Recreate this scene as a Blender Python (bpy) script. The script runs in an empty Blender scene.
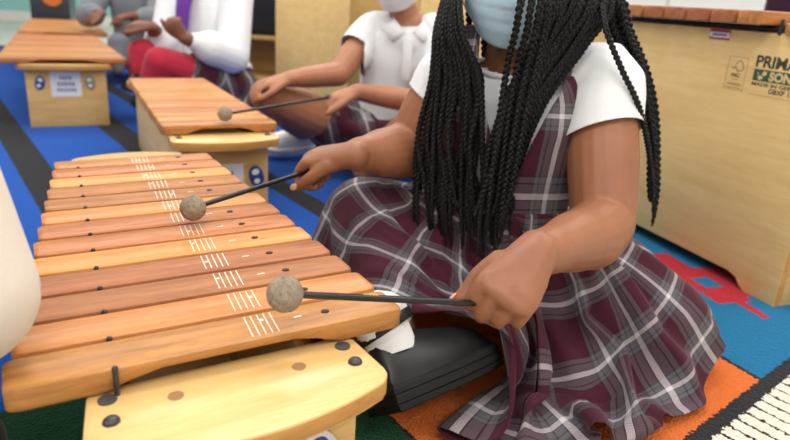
import bpy, bmesh, math, random, zlib, base64
import numpy as np
from mathutils import Vector, Matrix
random.seed(7); np.random.seed(7)
S = bpy.context.scene
COL = S.collection

# ------------------------------------------------------------------ camera
CH, CF, CP, CR = .54, 643., math.radians(19.03), math.radians(3.70)
cp, sp, cr, sr = math.cos(CP), math.sin(CP), math.cos(CR), math.sin(CR)
def ray(x, y):
    a = (x-395)/CF; b = (220-y)/CF
    u = a*cr-b*sr; v = a*sr+b*cr
    return np.array((u, cp+v*sp, -sp+v*cp))
def Y_(x, y, Y):
    d = ray(x, y); t = Y/d[1]
    return np.array((d[0]*t, Y, CH+d[2]*t))
def Z_(x, y, z):
    d = ray(x, y); t = (z-CH)/d[2]
    return np.array((d[0]*t, d[1]*t, z))
cam = bpy.data.cameras.new('camera'); co = bpy.data.objects.new('camera', cam); COL.objects.link(co)
up = Vector((0, sp, cp)); fw = Vector((0, cp, -sp)); rt = Vector((1, 0, 0))
xc = cr*rt+sr*up; yc = -sr*rt+cr*up
m = Matrix((xc, yc, -fw)).transposed().to_4x4(); m.translation = (0, 0, CH)
co.matrix_world = m
cam.sensor_width = 36; cam.lens = CF/790*36; cam.clip_start = .02
cam.dof.use_dof = True; cam.dof.focus_distance = .74; cam.dof.aperture_fstop = 5.2
S.camera = co
S.view_settings.view_transform = 'Standard'; S.view_settings.look = 'None'
S.view_settings.gamma = 1; S.view_settings.use_curve_mapping = False
S.view_settings.exposure = 0.0

# ------------------------------------------------------------------ materials
def srgb(r, g, b):
    f = lambda c: (c/255/12.92) if c/255 <= .04045 else ((c/255+.055)/1.055)**2.4
    return (f(r), f(g), f(b), 1)
class N:
    """tiny node helper"""
    def __init__(s, name, rough=.5, spec=.5):
        s.m = bpy.data.materials.new(name); s.m.use_nodes = True
        s.t = s.m.node_tree; s.b = s.t.nodes['Principled BSDF']
        s.b.inputs['Roughness'].default_value = rough
        s.b.inputs['Specular IOR Level'].default_value = spec
        s.L = s.t.links
    def n(s, typ, **k):
        o = s.t.nodes.new(typ)
        for a, v in k.items(): setattr(o, a, v)
        return o
    def set(s, inp, v):
        if hasattr(v, 'is_output'): s.L.new(v, inp)
        else: inp.default_value = v
    def math(s, op, a, b=0., c=None, clamp=False):
        o = s.n('ShaderNodeMath', operation=op, use_clamp=clamp)
        s.set(o.inputs[0], a); s.set(o.inputs[1], b)
        if c is not None: s.set(o.inputs[2], c)
        return o.outputs[0]
    def mix(s, f, a, b, mode='MIX'):
        o = s.n('ShaderNodeMix', data_type='RGBA', blend_type=mode)
        s.set(o.inputs[0], f); s.set(o.inputs[6], a); s.set(o.inputs[7], b)
        return o.outputs[2]
    def coord(s, kind='Object', scale=(1, 1, 1), rot=(0, 0, 0), loc=(0, 0, 0)):
        c = s.n('ShaderNodeTexCoord'); mp = s.n('ShaderNodeMapping')
        mp.inputs['Scale'].default_value = scale; mp.inputs['Rotation'].default_value = rot
        mp.inputs['Location'].default_value = loc
        s.L.new(c.outputs[kind], mp.inputs[0]); return mp.outputs[0]
    def noise(s, vec, scale, detail=3, rough=.5, dist=0.):
        o = s.n('ShaderNodeTexNoise'); s.L.new(vec, o.inputs['Vector'])
        o.inputs['Scale'].default_value = scale; o.inputs['Detail'].default_value = detail
        o.inputs['Roughness'].default_value = rough; o.inputs['Distortion'].default_value = dist
        return o.outputs['Fac']
    def ramp(s, f, stops):
        o = s.n('ShaderNodeValToRGB'); s.set(o.inputs[0], f)
        e = o.color_ramp.elements
        while len(e) < len(stops): e.new(.5)
        for k, (p, c) in enumerate(stops): e[k].position = p; e[k].color = c
        return o.outputs[0]
    def bump(s, h, strength=.3, dist=.002):
        o = s.n('ShaderNodeBump'); o.inputs['Strength'].default_value = strength; o.inputs['Distance'].default_value = dist
        s.L.new(h, o.inputs['Height']); s.L.new(o.outputs[0], s.b.inputs['Normal'])
    def col(s, c): s.set(s.b.inputs['Base Color'], c); return s.m

def plain(name, c, rough=.5, spec=.5, metal=0., var=0.):
    k = N(name, rough, spec); k.b.inputs['Metallic'].default_value = metal
    if var:
        v = k.coord(); f = k.noise(v, 25, 4)
        c2 = tuple(x*(1-var) for x in c[:3])+(1,); c1 = tuple(min(1, x*(1+var*.5)) for x in c[:3])+(1,)
        return k.col(k.ramp(f, [(.35, c2), (.65, c1)]))
    return k.col(c)
def wood(name, light, dark, axis='x', grain=60, rough=.42, vary=.0, spec=.35):
    k = N(name, rough, spec)
    sc = {'x': (1.2, 12, 12), 'y': (12, 1.2, 12), 'z': (12, 12, 1.2)}[axis]
    v = k.coord('Object', sc)
    if vary:
        oi = k.n('ShaderNodeObjectInfo'); a = k.n('ShaderNodeVectorMath', operation='ADD')
        cx = k.n('ShaderNodeCombineXYZ'); k.L.new(k.math('MULTIPLY', oi.outputs['Random'], 37.), cx.inputs[1]); k.L.new(k.math('MULTIPLY', oi.outputs['Random'], 11.), cx.inputs[0])
        k.L.new(v, a.inputs[0]); k.L.new(cx.outputs[0], a.inputs[1]); v = a.outputs[0]
    f1 = k.noise(v, grain*.12, 6, .6, .6); f2 = k.noise(v, grain, 3, .6)
    f = k.math('ADD', k.math('MULTIPLY', f1, .7), k.math('MULTIPLY', f2, .3))
    c = k.ramp(f, [(.32, dark), (.62, light)])
    if vary:
        hs = k.n('ShaderNodeHueSaturation'); k.L.new(c, hs.inputs['Color'])
        r = oi.outputs['Random']
        k.L.new(k.math('MULTIPLY_ADD', r, .018, .496), hs.inputs['Hue'])
        k.L.new(k.math('MULTIPLY_ADD', k.math('FRACT', k.math('MULTIPLY', r, 7.3)), vary, 1-vary/2), hs.inputs['Value'])
        c = hs.outputs[0]
    k.bump(f2, .08, .001)
    return k.col(c)

M = {}
M['maple'] = wood('pale birch plywood', srgb(222, 184, 122), srgb(196, 152, 92), 'x', 30, .45)
M['maple_side'] = wood('pale birch plywood side', srgb(228, 196, 136), srgb(212, 176, 114), 'y', 24, .5)
M['cap'] = wood('lacquered maple cap', srgb(228, 192, 130), srgb(210, 166, 100), 'x', 26, .3, spec=.5)
M['edge'] = wood('laminated plywood edge', srgb(206, 152, 84), srgb(170, 116, 58), 'x', 20, .5)
M['bar'] = wood('oiled rosewood bar', srgb(204, 134, 80), srgb(156, 90, 48), 'x', 55, .38, .26)
M['bar_light'] = wood('light padauk bar', srgb(214, 144, 84), srgb(178, 108, 58), 'x', 50, .38, .16)
M['bar_dark'] = wood('dull rosewood bar', srgb(184, 116, 74), srgb(138, 80, 50), 'x', 50, .5, .2)
M['white_ink'] = plain('white stamped ink', srgb(240, 230, 214), .6)
M['black_plastic'] = plain('black plastic', srgb(48, 48, 52), .32)
M['dull_black'] = plain('dull dark rubber', srgb(66, 64, 66), .6)
M['dark_hole'] = plain('drilled wood recess', srgb(150, 112, 72), .8)
M['cord'] = plain('black cord', srgb(26, 26, 28), .7)
M['shaft'] = plain('black fibreglass shaft', srgb(24, 23, 24), .35)
M['gold'] = plain('gold print', srgb(190, 160, 84), .4)
k = N('grey beige wool felt', .95, .1); v = k.coord(); f = k.noise(v, 180, 6, .7); f2 = k.noise(v, 900, 2)
k.bump(f, .8, .003); M['felt'] = k.col(k.ramp(k.math('ADD', k.math('MULTIPLY', f, .6), k.math('MULTIPLY', f2, .4)), [(.3, srgb(104, 92, 78)), (.7, srgb(182, 166, 146))]))
def skin(name, c1, c2):
    k = N(name, .46, .4); v = k.coord(); f = k.noise(v, 9, 4, .6)
    k.b.inputs['Subsurface Weight'].default_value = .12; k.b.inputs['Subsurface Radius'].default_value = (.006, .003, .0015)
    f2 = k.noise(v, 420, 2); k.bump(f2, .12, .0008)
    return k.col(k.ramp(f, [(.3, c2), (.7, c1)]))
M['skin'] = skin('warm brown skin', srgb(158, 104, 74), srgb(138, 88, 62))
M['skin_mid'] = skin('light brown skin', srgb(178, 122, 90), srgb(160, 104, 76))
M['skin_dark'] = skin('deep brown skin', srgb(128, 80, 60), srgb(108, 66, 48))
M['nail'] = plain('pink nail', srgb(226, 166, 142), .3)
M['hair'] = plain('black hair', srgb(13, 12, 13), .5, .28)
M['hair_flat'] = plain('black scalp hair', srgb(16, 14, 15), .6, .3)
def cloth(name, c, rough=.85, bscale=700, bs=.15):
    k = N(name, rough, .2); v = k.coord(); f = k.noise(v, bscale, 2); g = k.noise(v, 22, 4)
    k.bump(k.math('ADD', k.math('MULTIPLY', f, .25), g), bs, .006)
    c2 = tuple(x*.93 for x in c[:3])+(1,)
    k.b.inputs['Sheen Weight'].default_value = .15
    return k.col(k.ramp(f, [(.3, c2), (.7, c)]))
M['white_cloth'] = cloth('white cotton', srgb(230, 231, 234))
M['cream'] = cloth('cream sweatshirt', srgb(216, 204, 192))
M['sock'] = cloth('white ribbed sock', srgb(232, 232, 232))
M['red_cloth'] = cloth('red leggings', srgb(176, 40, 62))
M['purple'] = cloth('purple shirt', srgb(104, 54, 150))
M['grey_cloth'] = cloth('grey trousers', srgb(120, 124, 130))
M['black_cloth'] = cloth('black fabric', srgb(38, 38, 42))
M['plum'] = cloth('dark purple fabric', srgb(58, 28, 52))
M['mask'] = cloth('light blue mask', srgb(190, 222, 244), .8, 900, .05)
M['mask_white'] = cloth('white mask', srgb(228, 226, 230), .8, 900, .05)
M['leather'] = plain('black leather', srgb(20, 19, 20), .42, .5, var=.2)
M['sole'] = plain('black rubber sole', srgb(24, 23, 24), .6, .3)
M['silver'] = plain('brushed silver', srgb(200, 200, 204), .25, .5, 1.)
M['blue_plastic'] = plain('blue plastic', srgb(34, 66, 130), .4)
M['grey_plastic'] = plain('grey plastic', srgb(138, 130, 112), .5)
M['paper'] = plain('white paper', srgb(224, 226, 232), .7)
M['paper_ink'] = plain('blue grey print', srgb(120, 126, 156), .7)
M['green_ink'] = plain('green print', srgb(38, 84, 62), .6)
M['dark_ink'] = plain('dark brown green print', srgb(56, 62, 46), .6)
M['tan_ink'] = plain('pale wood print', srgb(222, 190, 130), .6)
M['faint_ink'] = plain('faint brown print', srgb(150, 116, 66), .6)
M['red_ink'] = plain('crimson print', srgb(170, 40, 70), .6)
M['shelf_wood'] = wood('pine shelf board', srgb(206, 166, 106), srgb(180, 136, 80), 'x', 24, .5)
M['orange'] = plain('orange plastic', srgb(214, 110, 40), .5)

def plaid(name, uv=True, per=.108, scale=1., rot=0., dim=1.):
    k = N(name, .85, .15)
    if uv:
        c = k.n('ShaderNodeTexCoord'); v = c.outputs['UV']
    else:
        v = k.coord('Object', (1, 1, 1), (.5, .3, rot))
    s = k.n('ShaderNodeSeparateXYZ'); k.L.new(v, s.inputs[0])
    bur, gry, blk, wht = srgb(70, 26, 40), srgb(94, 90, 94), srgb(32, 29, 34), srgb(204, 196, 200)
    stops = [(0, bur), (.40, blk), (.42, gry), (.48, blk), (.493, gry), (.585, blk), (.595, wht), (.665, blk), (.675, gry), (.765, blk), (.778, gry), (.84, blk), (.86, bur)]
    def band(x):
        o = k.n('ShaderNodeValToRGB'); o.color_ramp.interpolation = 'CONSTANT'
        k.L.new(k.math('FRACT', k.math('DIVIDE', x, per)), o.inputs[0])
        e = o.color_ramp.elements
        while len(e) < len(stops): e.new(.5)
        for i, (p, cc) in enumerate(stops): e[i].position = p; e[i].color = cc
        return o.outputs[0]
    a, b = band(s.outputs[0]), band(s.outputs[1])
    # twill weave: warp and weft threads alternate
    tw = k.math('FRACT', k.math('MULTIPLY', k.math('ADD', s.outputs[0], s.outputs[1]), 420.))
    f = k.math('MULTIPLY_ADD', k.math('GREATER_THAN', tw, .5), .36, .32)
    c = k.mix(f, a, b)
    if not uv: c = k.mix(.0, c, c)
    k.b.inputs['Sheen Weight'].default_value = .1
    nz = k.noise(k.coord('Object'), 30, 3); k.bump(nz, .12, .004)
    return k.col(c)
M['plaid'] = plaid('burgundy grey plaid')
M['plaid_obj'] = plaid('burgundy grey plaid for seated pupils', False, .11)

# ------------------------------------------------------------------ mesh helpers
class MB:
    def __init__(s): s.v = []; s.f = []; s.mi = []; s.uv = []
    def add(s, v, f, mi=0, uv=None):
        o = len(s.v); s.v += [tuple(map(float, p)) for p in v]
        for q in f: s.f.append([i+o for i in q]); s.mi.append(mi)
        s.uv += list(uv) if uv is not None else [(0, 0)]*len(v)
        return s
    def box(s, c, d, mi=0, bev=0., R=None, seg=2):
        bm = bmesh.new(); bmesh.ops.create_cube(bm, size=1)
        for q in bm.verts: q.co = Vector((q.co.x*d[0], q.co.y*d[1], q.co.z*d[2]))
        if bev: bmesh.ops.bevel(bm, geom=list(bm.edges), offset=bev, segments=seg, profile=.5, affect='EDGES')
        bm.verts.ensure_lookup_table()
        vs = [(R @ q.co if R else q.co)+Vector(c) for q in bm.verts]
        s.add(vs, [[q.index for q in f.verts] for f in bm.faces], mi); bm.free(); return s
    def prism(s, pts, z0, z1, mi=0, mis=None, bev=0.):
        bm = bmesh.new(); vs = [bm.verts.new((x, y, z0)) for x, y in pts]
        fc = bm.faces.new(vs); r = bmesh.ops.extrude_face_region(bm, geom=[fc])
        for q in r['geom']:
            if isinstance(q, bmesh.types.BMVert): q.co.z = z1
        bmesh.ops.recalc_face_normals(bm, faces=list(bm.faces))
        if bev:
            ed = [e for e in bm.edges if abs(e.verts[0].co.z-e.verts[1].co.z) < 1e-6]
            bmesh.ops.bevel(bm, geom=ed, offset=bev, segments=2, profile=.5, affect='EDGES')
        bm.verts.index_update()
        side = [(abs(f.normal.z) < .3) for f in bm.faces]
        o = len(s.f)
        s.add([q.co for q in bm.verts], [[q.index for q in f.verts] for f in bm.faces], mi)
        if mis is not None:
            for i, sd in enumerate(side):
                if sd: s.mi[o+i] = mis
        bm.free(); return s
    def tube(s, P, r, n=12, mi=0, cap=True, ref=None, steps=0, round_end=False):
        P = [np.array(p, float) for p in P]
        r = [(q, q) if np.isscalar(q) else tuple(q) for q in (r if hasattr(r, '__len__') else [r]*len(P))]
        if steps: P, r = spline(P, r, steps)
        if round_end:
            def rnd(p0, p1, r0):
                d = p0-p1; d = d/(np.linalg.norm(d)+1e-9); q = min(r0)
                return [(p0+d*q*math.sin(a), (r0[0]*math.cos(a), r0[1]*math.cos(a))) for a in (.4, .8, 1.15, 1.4)]
            A = rnd(P[0], P[1], r[0])[::-1]; B = rnd(P[-1], P[-2], r[-1])
            P = [a[0] for a in A]+list(P)+[b[0] for b in B]; r = [a[1] for a in A]+list(r)+[b[1] for b in B]
        V = []; F = []; m_ = len(P); nrm = None
        for i, p in enumerate(P):
            t = P[min(i+1, m_-1)]-P[max(i-1, 0)]; t = t/(np.linalg.norm(t)+1e-12)
            if ref is not None:
                rr = np.array(ref[i] if (hasattr(ref[0], '__len__')) else ref, float)
                a = rr-t*np.dot(rr, t)
            elif nrm is None:
                a = np.cross(t, (0, 0, 1) if abs(t[2]) < .9 else (1, 0, 0))
            else: a = nrm-t*np.dot(nrm, t)
            a = a/(np.linalg.norm(a)+1e-12); nrm = a; b = np.cross(t, a)
            for j in range(n):
                w = 2*math.pi*j/n
                V.append(p+a*math.cos(w)*r[i][0]+b*math.sin(w)*r[i][1])
        for i in range(m_-1):
            for j in range(n):
                F.append([i*n+j, i*n+(j+1) % n, (i+1)*n+(j+1) % n, (i+1)*n+j])
        if cap:
            F.append(list(range(n))[::-1]); F.append([(m_-1)*n+j for j in range(n)])
        return s.add(V, F, mi)
    def ell(s, c, r, mi=0, u=20, w=12, R=None):
        V = []; F = []
        for i in range(1, w):
            a = math.pi*i/w
            for j in range(u):
                b = 2*math.pi*j/u
                q = Vector((r[0]*math.sin(a)*math.cos(b), r[1]*math.sin(a)*math.sin(b), r[2]*math.cos(a)))
                if R: q = R @ q
                V.append(Vector(c)+q)
        for i in range(w-2):
            for j in range(u): F.append([i*u+j, (i+1)*u+j, (i+1)*u+(j+1) % u, i*u+(j+1) % u])
        tp = Vector((0, 0, r[2])); bt = Vector((0, 0, -r[2]))
        if R: tp = R @ tp; bt = R @ bt
        V += [Vector(c)+tp, Vector(c)+bt]; a = len(V)-2
        for j in range(u): F.append([a, j, (j+1) % u]); F.append([a+1, (w-2)*u+(j+1) % u, (w-2)*u+j])
        return s.add(V, F, mi)
    def grid(s, G, mi=0, uv=None, close=False):
        """G[i][j] points"""
        h = len(G); w = len(G[0]); V = [p for row in G for p in row]; F = []
        for i in range(h-1):
            for j in range(w if close else w-1):
                F.append([i*w+j, i*w+(j+1) % w, (i+1)*w+(j+1) % w, (i+1)*w+j])
        return s.add(V, F, mi, uv)
    def mesh(s, name, mats, smooth=True, off=None, angle=.7):
        me = bpy.data.meshes.new(name)
        v = s.v if off is None else [(a[0]-off[0], a[1]-off[1], a[2]-off[2]) for a in s.v]
        me.from_pydata(v, [], s.f)
        for q in mats: me.materials.append(q)
        me.polygons.foreach_set('material_index', s.mi)
        if any(u != (0, 0) for u in s.uv):
            ul = me.uv_layers.new(name='UVMap')
            li = np.empty(len(me.loops), int); me.loops.foreach_get('vertex_index', li)
            ul.data.foreach_set('uv', np.array(s.uv, float)[li].ravel())
        me.validate(); me.update()
        bm = bmesh.new(); bm.from_mesh(me); bmesh.ops.recalc_face_normals(bm, faces=list(bm.faces))
        if smooth:
            for f in bm.faces: f.smooth = True
            for e in bm.edges:
                if len(e.link_faces) == 2 and e.calc_face_angle(0) > angle: e.smooth = False
        bm.to_mesh(me); bm.free()
        return me
    def obj(s, name, mats, parent=None, smooth=True, angle=.7, loc=None):
        if not isinstance(mats, (list, tuple)): mats = [mats]
        off = parent_world(parent) if parent is not None and parent.get('_w') else loc
        o = bpy.data.objects.new(name, s.mesh(name, mats, smooth, off, angle)); COL.objects.link(o)
        if parent is not None:
            o.parent = parent
            if parent.get('_w'): WORLD.add(o.name); o['_w'] = 1
        elif loc is not None: o.location = loc
        return o
WORLD = set()
def parent_world(p):
    q = Vector((0, 0, 0))
    while p is not None: q = q+p.location; p = p.parent
    return q
def spline(P, r, k):
    P = [np.array(p, float) for p in P]; n = len(P); oP = []; oR = []
    r = [(q, q) if np.isscalar(q) else tuple(q) for q in r]
    for i in range(n-1):
        p0, p1, p2, p3 = P[max(i-1, 0)], P[i], P[i+1], P[min(i+2, n-1)]
        for j in range(k):
            t = j/k
            oP.append(.5*((2*p1)+(-p0+p2)*t+(2*p0-5*p1+4*p2-p3)*t*t+(-p0+3*p1-3*p2+p3)*t**3))
            e = t*t*(3-2*t)
            oR.append((r[i][0]*(1-e)+r[i+1][0]*e, r[i][1]*(1-e)+r[i+1][1]*e))
    oP.append(P[-1]); oR.append(r[-1]); return oP, oR
def fuse(mb, name, voxel, smooth=4, mats=(), factor=.5):
    """join overlapping closed shapes into one continuous skin"""
    me = bpy.data.meshes.new(name); me.from_pydata(mb.v, [], mb.f); me.validate()
    o = bpy.data.objects.new(name, me); COL.objects.link(o)
    md = o.modifiers.new('r', 'REMESH'); md.mode = 'VOXEL'; md.voxel_size = voxel
    if smooth:
        sm = o.modifiers.new('s', 'SMOOTH'); sm.factor = factor; sm.iterations = smooth
    dg = bpy.context.evaluated_depsgraph_get(); dg.update()
    r = bpy.data.meshes.new_from_object(o.evaluated_get(dg))
    bpy.data.objects.remove(o); bpy.data.meshes.remove(me)
    r.name = name; r.materials.clear()
    for q in mats: r.materials.append(q)
    for p in r.polygons: p.use_smooth = True
    return r
def add_mesh(name, me, parent=None):
    o = bpy.data.objects.new(name, me); COL.objects.link(o)
    if parent is not None:
        o.parent = parent
        if parent.get('_w'):
            me.transform(Matrix.Translation(-parent_world(parent))); o['_w'] = 1
    return o
def cut(me, planes):
    """open the shell: remove faces whose centre is beyond a plane and near its point"""
    bm = bmesh.new(); bm.from_mesh(me)
    for c, n, rad, *sd in planes:
        c = Vector(c); n = Vector(n).normalized()
        g = [f for f in bm.faces if (f.calc_center_median()-c).length < rad*1.6]
        ge = list({e for f in g for e in f.edges}); gv = list({v for f in g for v in f.verts})
        bmesh.ops.bisect_plane(bm, geom=gv+ge+g, plane_co=c, plane_no=n, clear_outer=False)
        kill = [f for f in bm.faces if (f.calc_center_median()-c).dot(n) > 1e-5 and (f.calc_center_median()-c).length < rad and (not sd or sd[0](f.calc_center_median()))]
        bmesh.ops.delete(bm, geom=kill, context='FACES')
    bm.to_mesh(me); bm.free(); return me
def thick(o, t, off=1):
    md = o.modifiers.new('thickness', 'SOLIDIFY'); md.thickness = t; md.offset = off; return o
def tag(o, label=None, cat=None, group=None, kind=None):
    if label: o['label'] = label
    if cat: o['category'] = cat
    if group: o['group'] = group
    if kind: o['kind'] = kind
    return o
def thing(name, label, cat, loc, rz=0, group=None, world=True):
    o = bpy.data.objects.new(name, None); COL.objects.link(o); o.empty_display_size = .05
    o.location = loc; o.rotation_euler.z = rz; tag(o, label, cat, group)
    if world: o['_w'] = 1
    return o
def text_mb(body, size, bold=0.):
    """lettering as flat geometry in the xy plane, lower left at the origin"""
    cu = bpy.data.curves.new('lettering', 'FONT'); cu.body = body; cu.size = size; cu.offset = bold; cu.extrude = .0002; cu.resolution_u = 3
    o = bpy.data.objects.new('lettering', cu); COL.objects.link(o)
    dg = bpy.context.evaluated_depsgraph_get(); dg.update()
    me = bpy.data.meshes.new_from_object(o.evaluated_get(dg))
    v = [tuple(q.co) for q in me.vertices]; f = [list(p.vertices) for p in me.polygons]
    bpy.data.objects.remove(o); bpy.data.curves.remove(cu); bpy.data.meshes.remove(me)
    return v, f
#@@PART2
# ------------------------------------------------------------------ the rug and the room
def rug_material():
    k = N('classroom rug pile', .95, .08)
    v = k.coord('Object'); s = k.n('ShaderNodeSeparateXYZ'); k.L.new(v, s.inputs[0])
    j1 = k.math('MULTIPLY_ADD', k.noise(v, 160, 2), .016, -.008)
    j2 = k.math('MULTIPLY_ADD', k.noise(k.coord('Object', loc=(3, 7, 0)), 160, 2), .016, -.008)
    X = k.math('ADD', s.outputs[0], j1); Y = k.math('ADD', s.outputs[1], j2)
    def lin(p, d):           # signed distance to the line through p with direction d, positive on its left
        l = math.hypot(*d); nx, ny = -d[1]/l, d[0]/l
        return k.math('SUBTRACT', k.math('ADD', k.math('MULTIPLY', X, nx), k.math('MULTIPLY', Y, ny)), nx*p[0]+ny*p[1])
    def rng(a, lo, hi): return k.math('MULTIPLY', k.math('GREATER_THAN', a, lo), k.math('LESS_THAN', a, hi))
    AND = lambda a, b: k.math('MULTIPLY', a, b)
    pos = lambda a: k.math('GREATER_THAN', a, 0.)
    blue, black = srgb(12, 82, 178), srgb(34, 34, 38)
    c = blue
    st = lin((0, 0), (.6, -.8))
    for o, h in ((.235, .045), (.58, .05), (.81, .035), (-.12, .04)):
        c = k.mix(rng(st, o-h, o+h), c, black)
    # the orange block with its black outline, under the front pupil
    far = lin((-.12, 1.22), (-1, -.25)); tl = lin((.546, 1.002), (.056, -.111))     # left of tl = towards teal
    org = AND(AND(pos(far), k.math('LESS_THAN', tl, 0.)), k.math('GREATER_THAN', X, -.16))
    c = k.mix(org, c, srgb(226, 112, 44))
    teal = k.math('GREATER_THAN', tl, 0.)
    c = k.mix(teal, c, srgb(0, 112, 160))
    # crimson woven figure by the tall box
    e = (.283, -.96); c0 = (.768, 1.181)
    ss = k.math('SUBTRACT', k.math('ADD', k.math('MULTIPLY', X, e[0]), k.math('MULTIPLY', Y, e[1])), e[0]*c0[0]+e[1]*c0[1])
    tt = lin(c0, e); tt = k.math('MULTIPLY', tt, -1.)
    for (a, b, p, q) in ((-.29, -.15, .03, .13), (-.2, -.05, -.1, .03), (-.2, -.07, .075, .1), (-.1, -.03, .02, .105), (-.04, .04, .042, .062), (-.34, -.28, .07, .12)):
        c = k.mix(AND(AND(rng(ss, a, b), rng(tt, p, q)), teal), c, srgb(188, 28, 48))
    c = k.mix(AND(rng(tl, -.002, .006), pos(far)), c, black)
    # green patch left of the shoe
    gr = lin((.045, .70), (-.20, .26)); g = pos(gr)
    g = AND(g, k.math('LESS_THAN', lin((-.52, .62), (.30, 1.)), 0.))
    c = k.mix(g, c, srgb(16, 74, 46)); c = k.mix(AND(rng(gr, -.008, .004), g), c, black)
    # piano key band, lower right
    wl = lin((.676, .953), (-.252, -.218)); wt = pos(wl)
    c = k.mix(wt, c, srgb(238, 230, 214))
    kd = lin((.536, .839), (.043, -.056)); kf = k.math('FRACT', k.math('DIVIDE', kd, .027))
    c = k.mix(AND(wt, k.math('LESS_THAN', kf, .17)), c, black)
    c = k.mix(rng(wl, -.011, .013), c, black)
    f = k.noise(v, 420, 3, .7); f2 = k.noise(v, 90, 3)
    sh = k.math('MULTIPLY_ADD', f, .55, .72); c = k.mix(1., c, k.ramp(sh, [(0, (0, 0, 0, 1)), (1, (1, 1, 1, 1))]), 'MULTIPLY')
    vo = k.n('ShaderNodeTexVoronoi'); k.L.new(v, vo.inputs['Vector']); vo.inputs['Scale'].default_value = 330
    k.bump(k.math('ADD', vo.outputs['Distance'], f2), .9, .004)
    k.b.inputs['Sheen Weight'].default_value = .08; k.b.inputs['Sheen Roughness'].default_value = .6
    return k.col(c)
rug = MB().box((-.6, 2.45, -.006), (6.4, 5.4, .012), 0, .004).obj('classroom_rug', rug_material())
tag(rug, 'large blue classroom rug with black stripes, orange, teal and white keyboard patches', 'rug')
def struct(name, mb, mt):
    o = mb.obj(name, mt, smooth=False); o['kind'] = 'structure'; return o
k = N('pale vinyl floor', .35); v = k.coord(); M['vinyl'] = k.col(k.ramp(k.noise(v, 2, 5), [(.3, srgb(196, 194, 186)), (.7, srgb(220, 218, 210))]))
struct('floor', MB().box((-.4, 3.3, -.022), (9.6, 9.6, .02)), M['vinyl'])
wallm = plain('white wall paint', srgb(232, 230, 224), .8, var=.03); turq = plain('light turquoise wall paint', srgb(150, 206, 204), .8, var=.03)
struct('wall_back', MB().box((-.4, 8.15, 1.4), (9.6, .1, 2.84)), turq)
struct('wall_left', MB().box((-5.25, 3.3, 1.4), (.1, 9.6, 2.84)), wallm)
struct('wall_right', MB().box((4.45, 3.3, 1.4), (.1, 9.6, 2.84)), wallm)
struct('wall_front', MB().box((-.4, -1.55, 1.4), (9.6, .1, 2.84)), wallm)
struct('ceiling', MB().box((-.4, 3.3, 2.86), (9.6, 9.6, .08)), plain('white ceiling tiles', srgb(238, 238, 236), .9))
struct('baseboard_back', MB().box((-.4, 8.085, .05), (9.5, .03, .12)), wallm)

# ------------------------------------------------------------------ lights: ceiling panels
W = bpy.data.worlds.new('world'); S.world = W; W.use_nodes = True
W.node_tree.nodes['Background'].inputs[0].default_value = (1, 1, 1, 1); W.node_tree.nodes['Background'].inputs[1].default_value = .25
def panel(x, y, p, sx=1.2, sy=.6):
    l = bpy.data.lights.new('ceiling_panel_light', 'AREA'); l.shape = 'RECTANGLE'; l.size = sx; l.size_y = sy
    l.energy = p; l.color = (1, .97, .93)
    o = bpy.data.objects.new('ceiling_panel_light', l); COL.objects.link(o); o.location = (x, y, 2.78)
LP = 32
for x in (-2.2, 0.0, 2.2):
    for y in (-.6, 1.6, 3.8, 6.2): panel(x, y, LP)

# ------------------------------------------------------------------ xylophones
def bar_mesh(x0, x1, w, th, mark, screw_x, lowcut=True):
    """one bar, its own origin at its centre line; rounded top edges, undercut belly, rounded end corners"""
    mb = MB(); L = x1-x0; st = []
    e = [0, .0025, .006, .011]
    xs = [x0+q for q in e]+[x0+L*t for t in (.12, .2, .26, .33, .42, .5, .58, .67, .74, .8, .88)]+[x1-q for q in e[::-1]]
    ins = [.0055, .0025, .001, 0]
    for i, x in enumerate(xs):
        kk = min(i, len(xs)-1-i); a = ins[kk] if kk < 4 else 0
        t = (x-x0)/L; u = max(0., 1-((t-.5)/.3)**2); cutz = th*.55*min(1., u*1.6) if lowcut else 0
        h = w/2-a; r = .004; b = -th+cutz; dz = .0012 if kk == 0 else 0
        st.append([(x, -h, b+r), (x, -h+r*.3, b+r*.3), (x, -h+r, b), (x, h-r, b), (x, h-r*.3, b+r*.3), (x, h, b+r),
                   (x, h, -r-dz), (x, h-r*.3, -r*.3-dz), (x, h-r, -dz), (x, -h+r, -dz), (x, -h+r*.3, -r*.3-dz), (x, -h, -r-dz)])
    mb.grid(st, 0, None, True)
    n = 12; mb.f.append(list(range(n))); mb.mi.append(0); o = (len(st)-1)*n; mb.f.append([o+q for q in range(n)][::-1]); mb.mi.append(0)
    if mark is not None:      # five stamped staff lines and a note
        for q in range(5):
            x = mark+(q-2)*.0062; a = -.0016
            mb.add([(x-.0005+a, -w*.40, .0003), (x+.0005+a, -w*.40, .0003), (x+.0005-a, w*.38, .0003), (x-.0005-a, w*.38, .0003)], [[0, 1, 2, 3]], 1)
        nx = mark+random.choice((-.009, -.004, .003, .009)); ny = random.uniform(-.004, .008)
        mb.ell((nx, ny, .0002), (.0019, .0022, .0004), 1, 10, 6)
        mb.add([(mark+.032, -.001, .0003), (mark+.041, -.0005, .0003), (mark+.040, .002, .0003), (mark+.0325, .001, .0003)], [[0, 1, 2, 3]], 1)
    return mb
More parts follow.
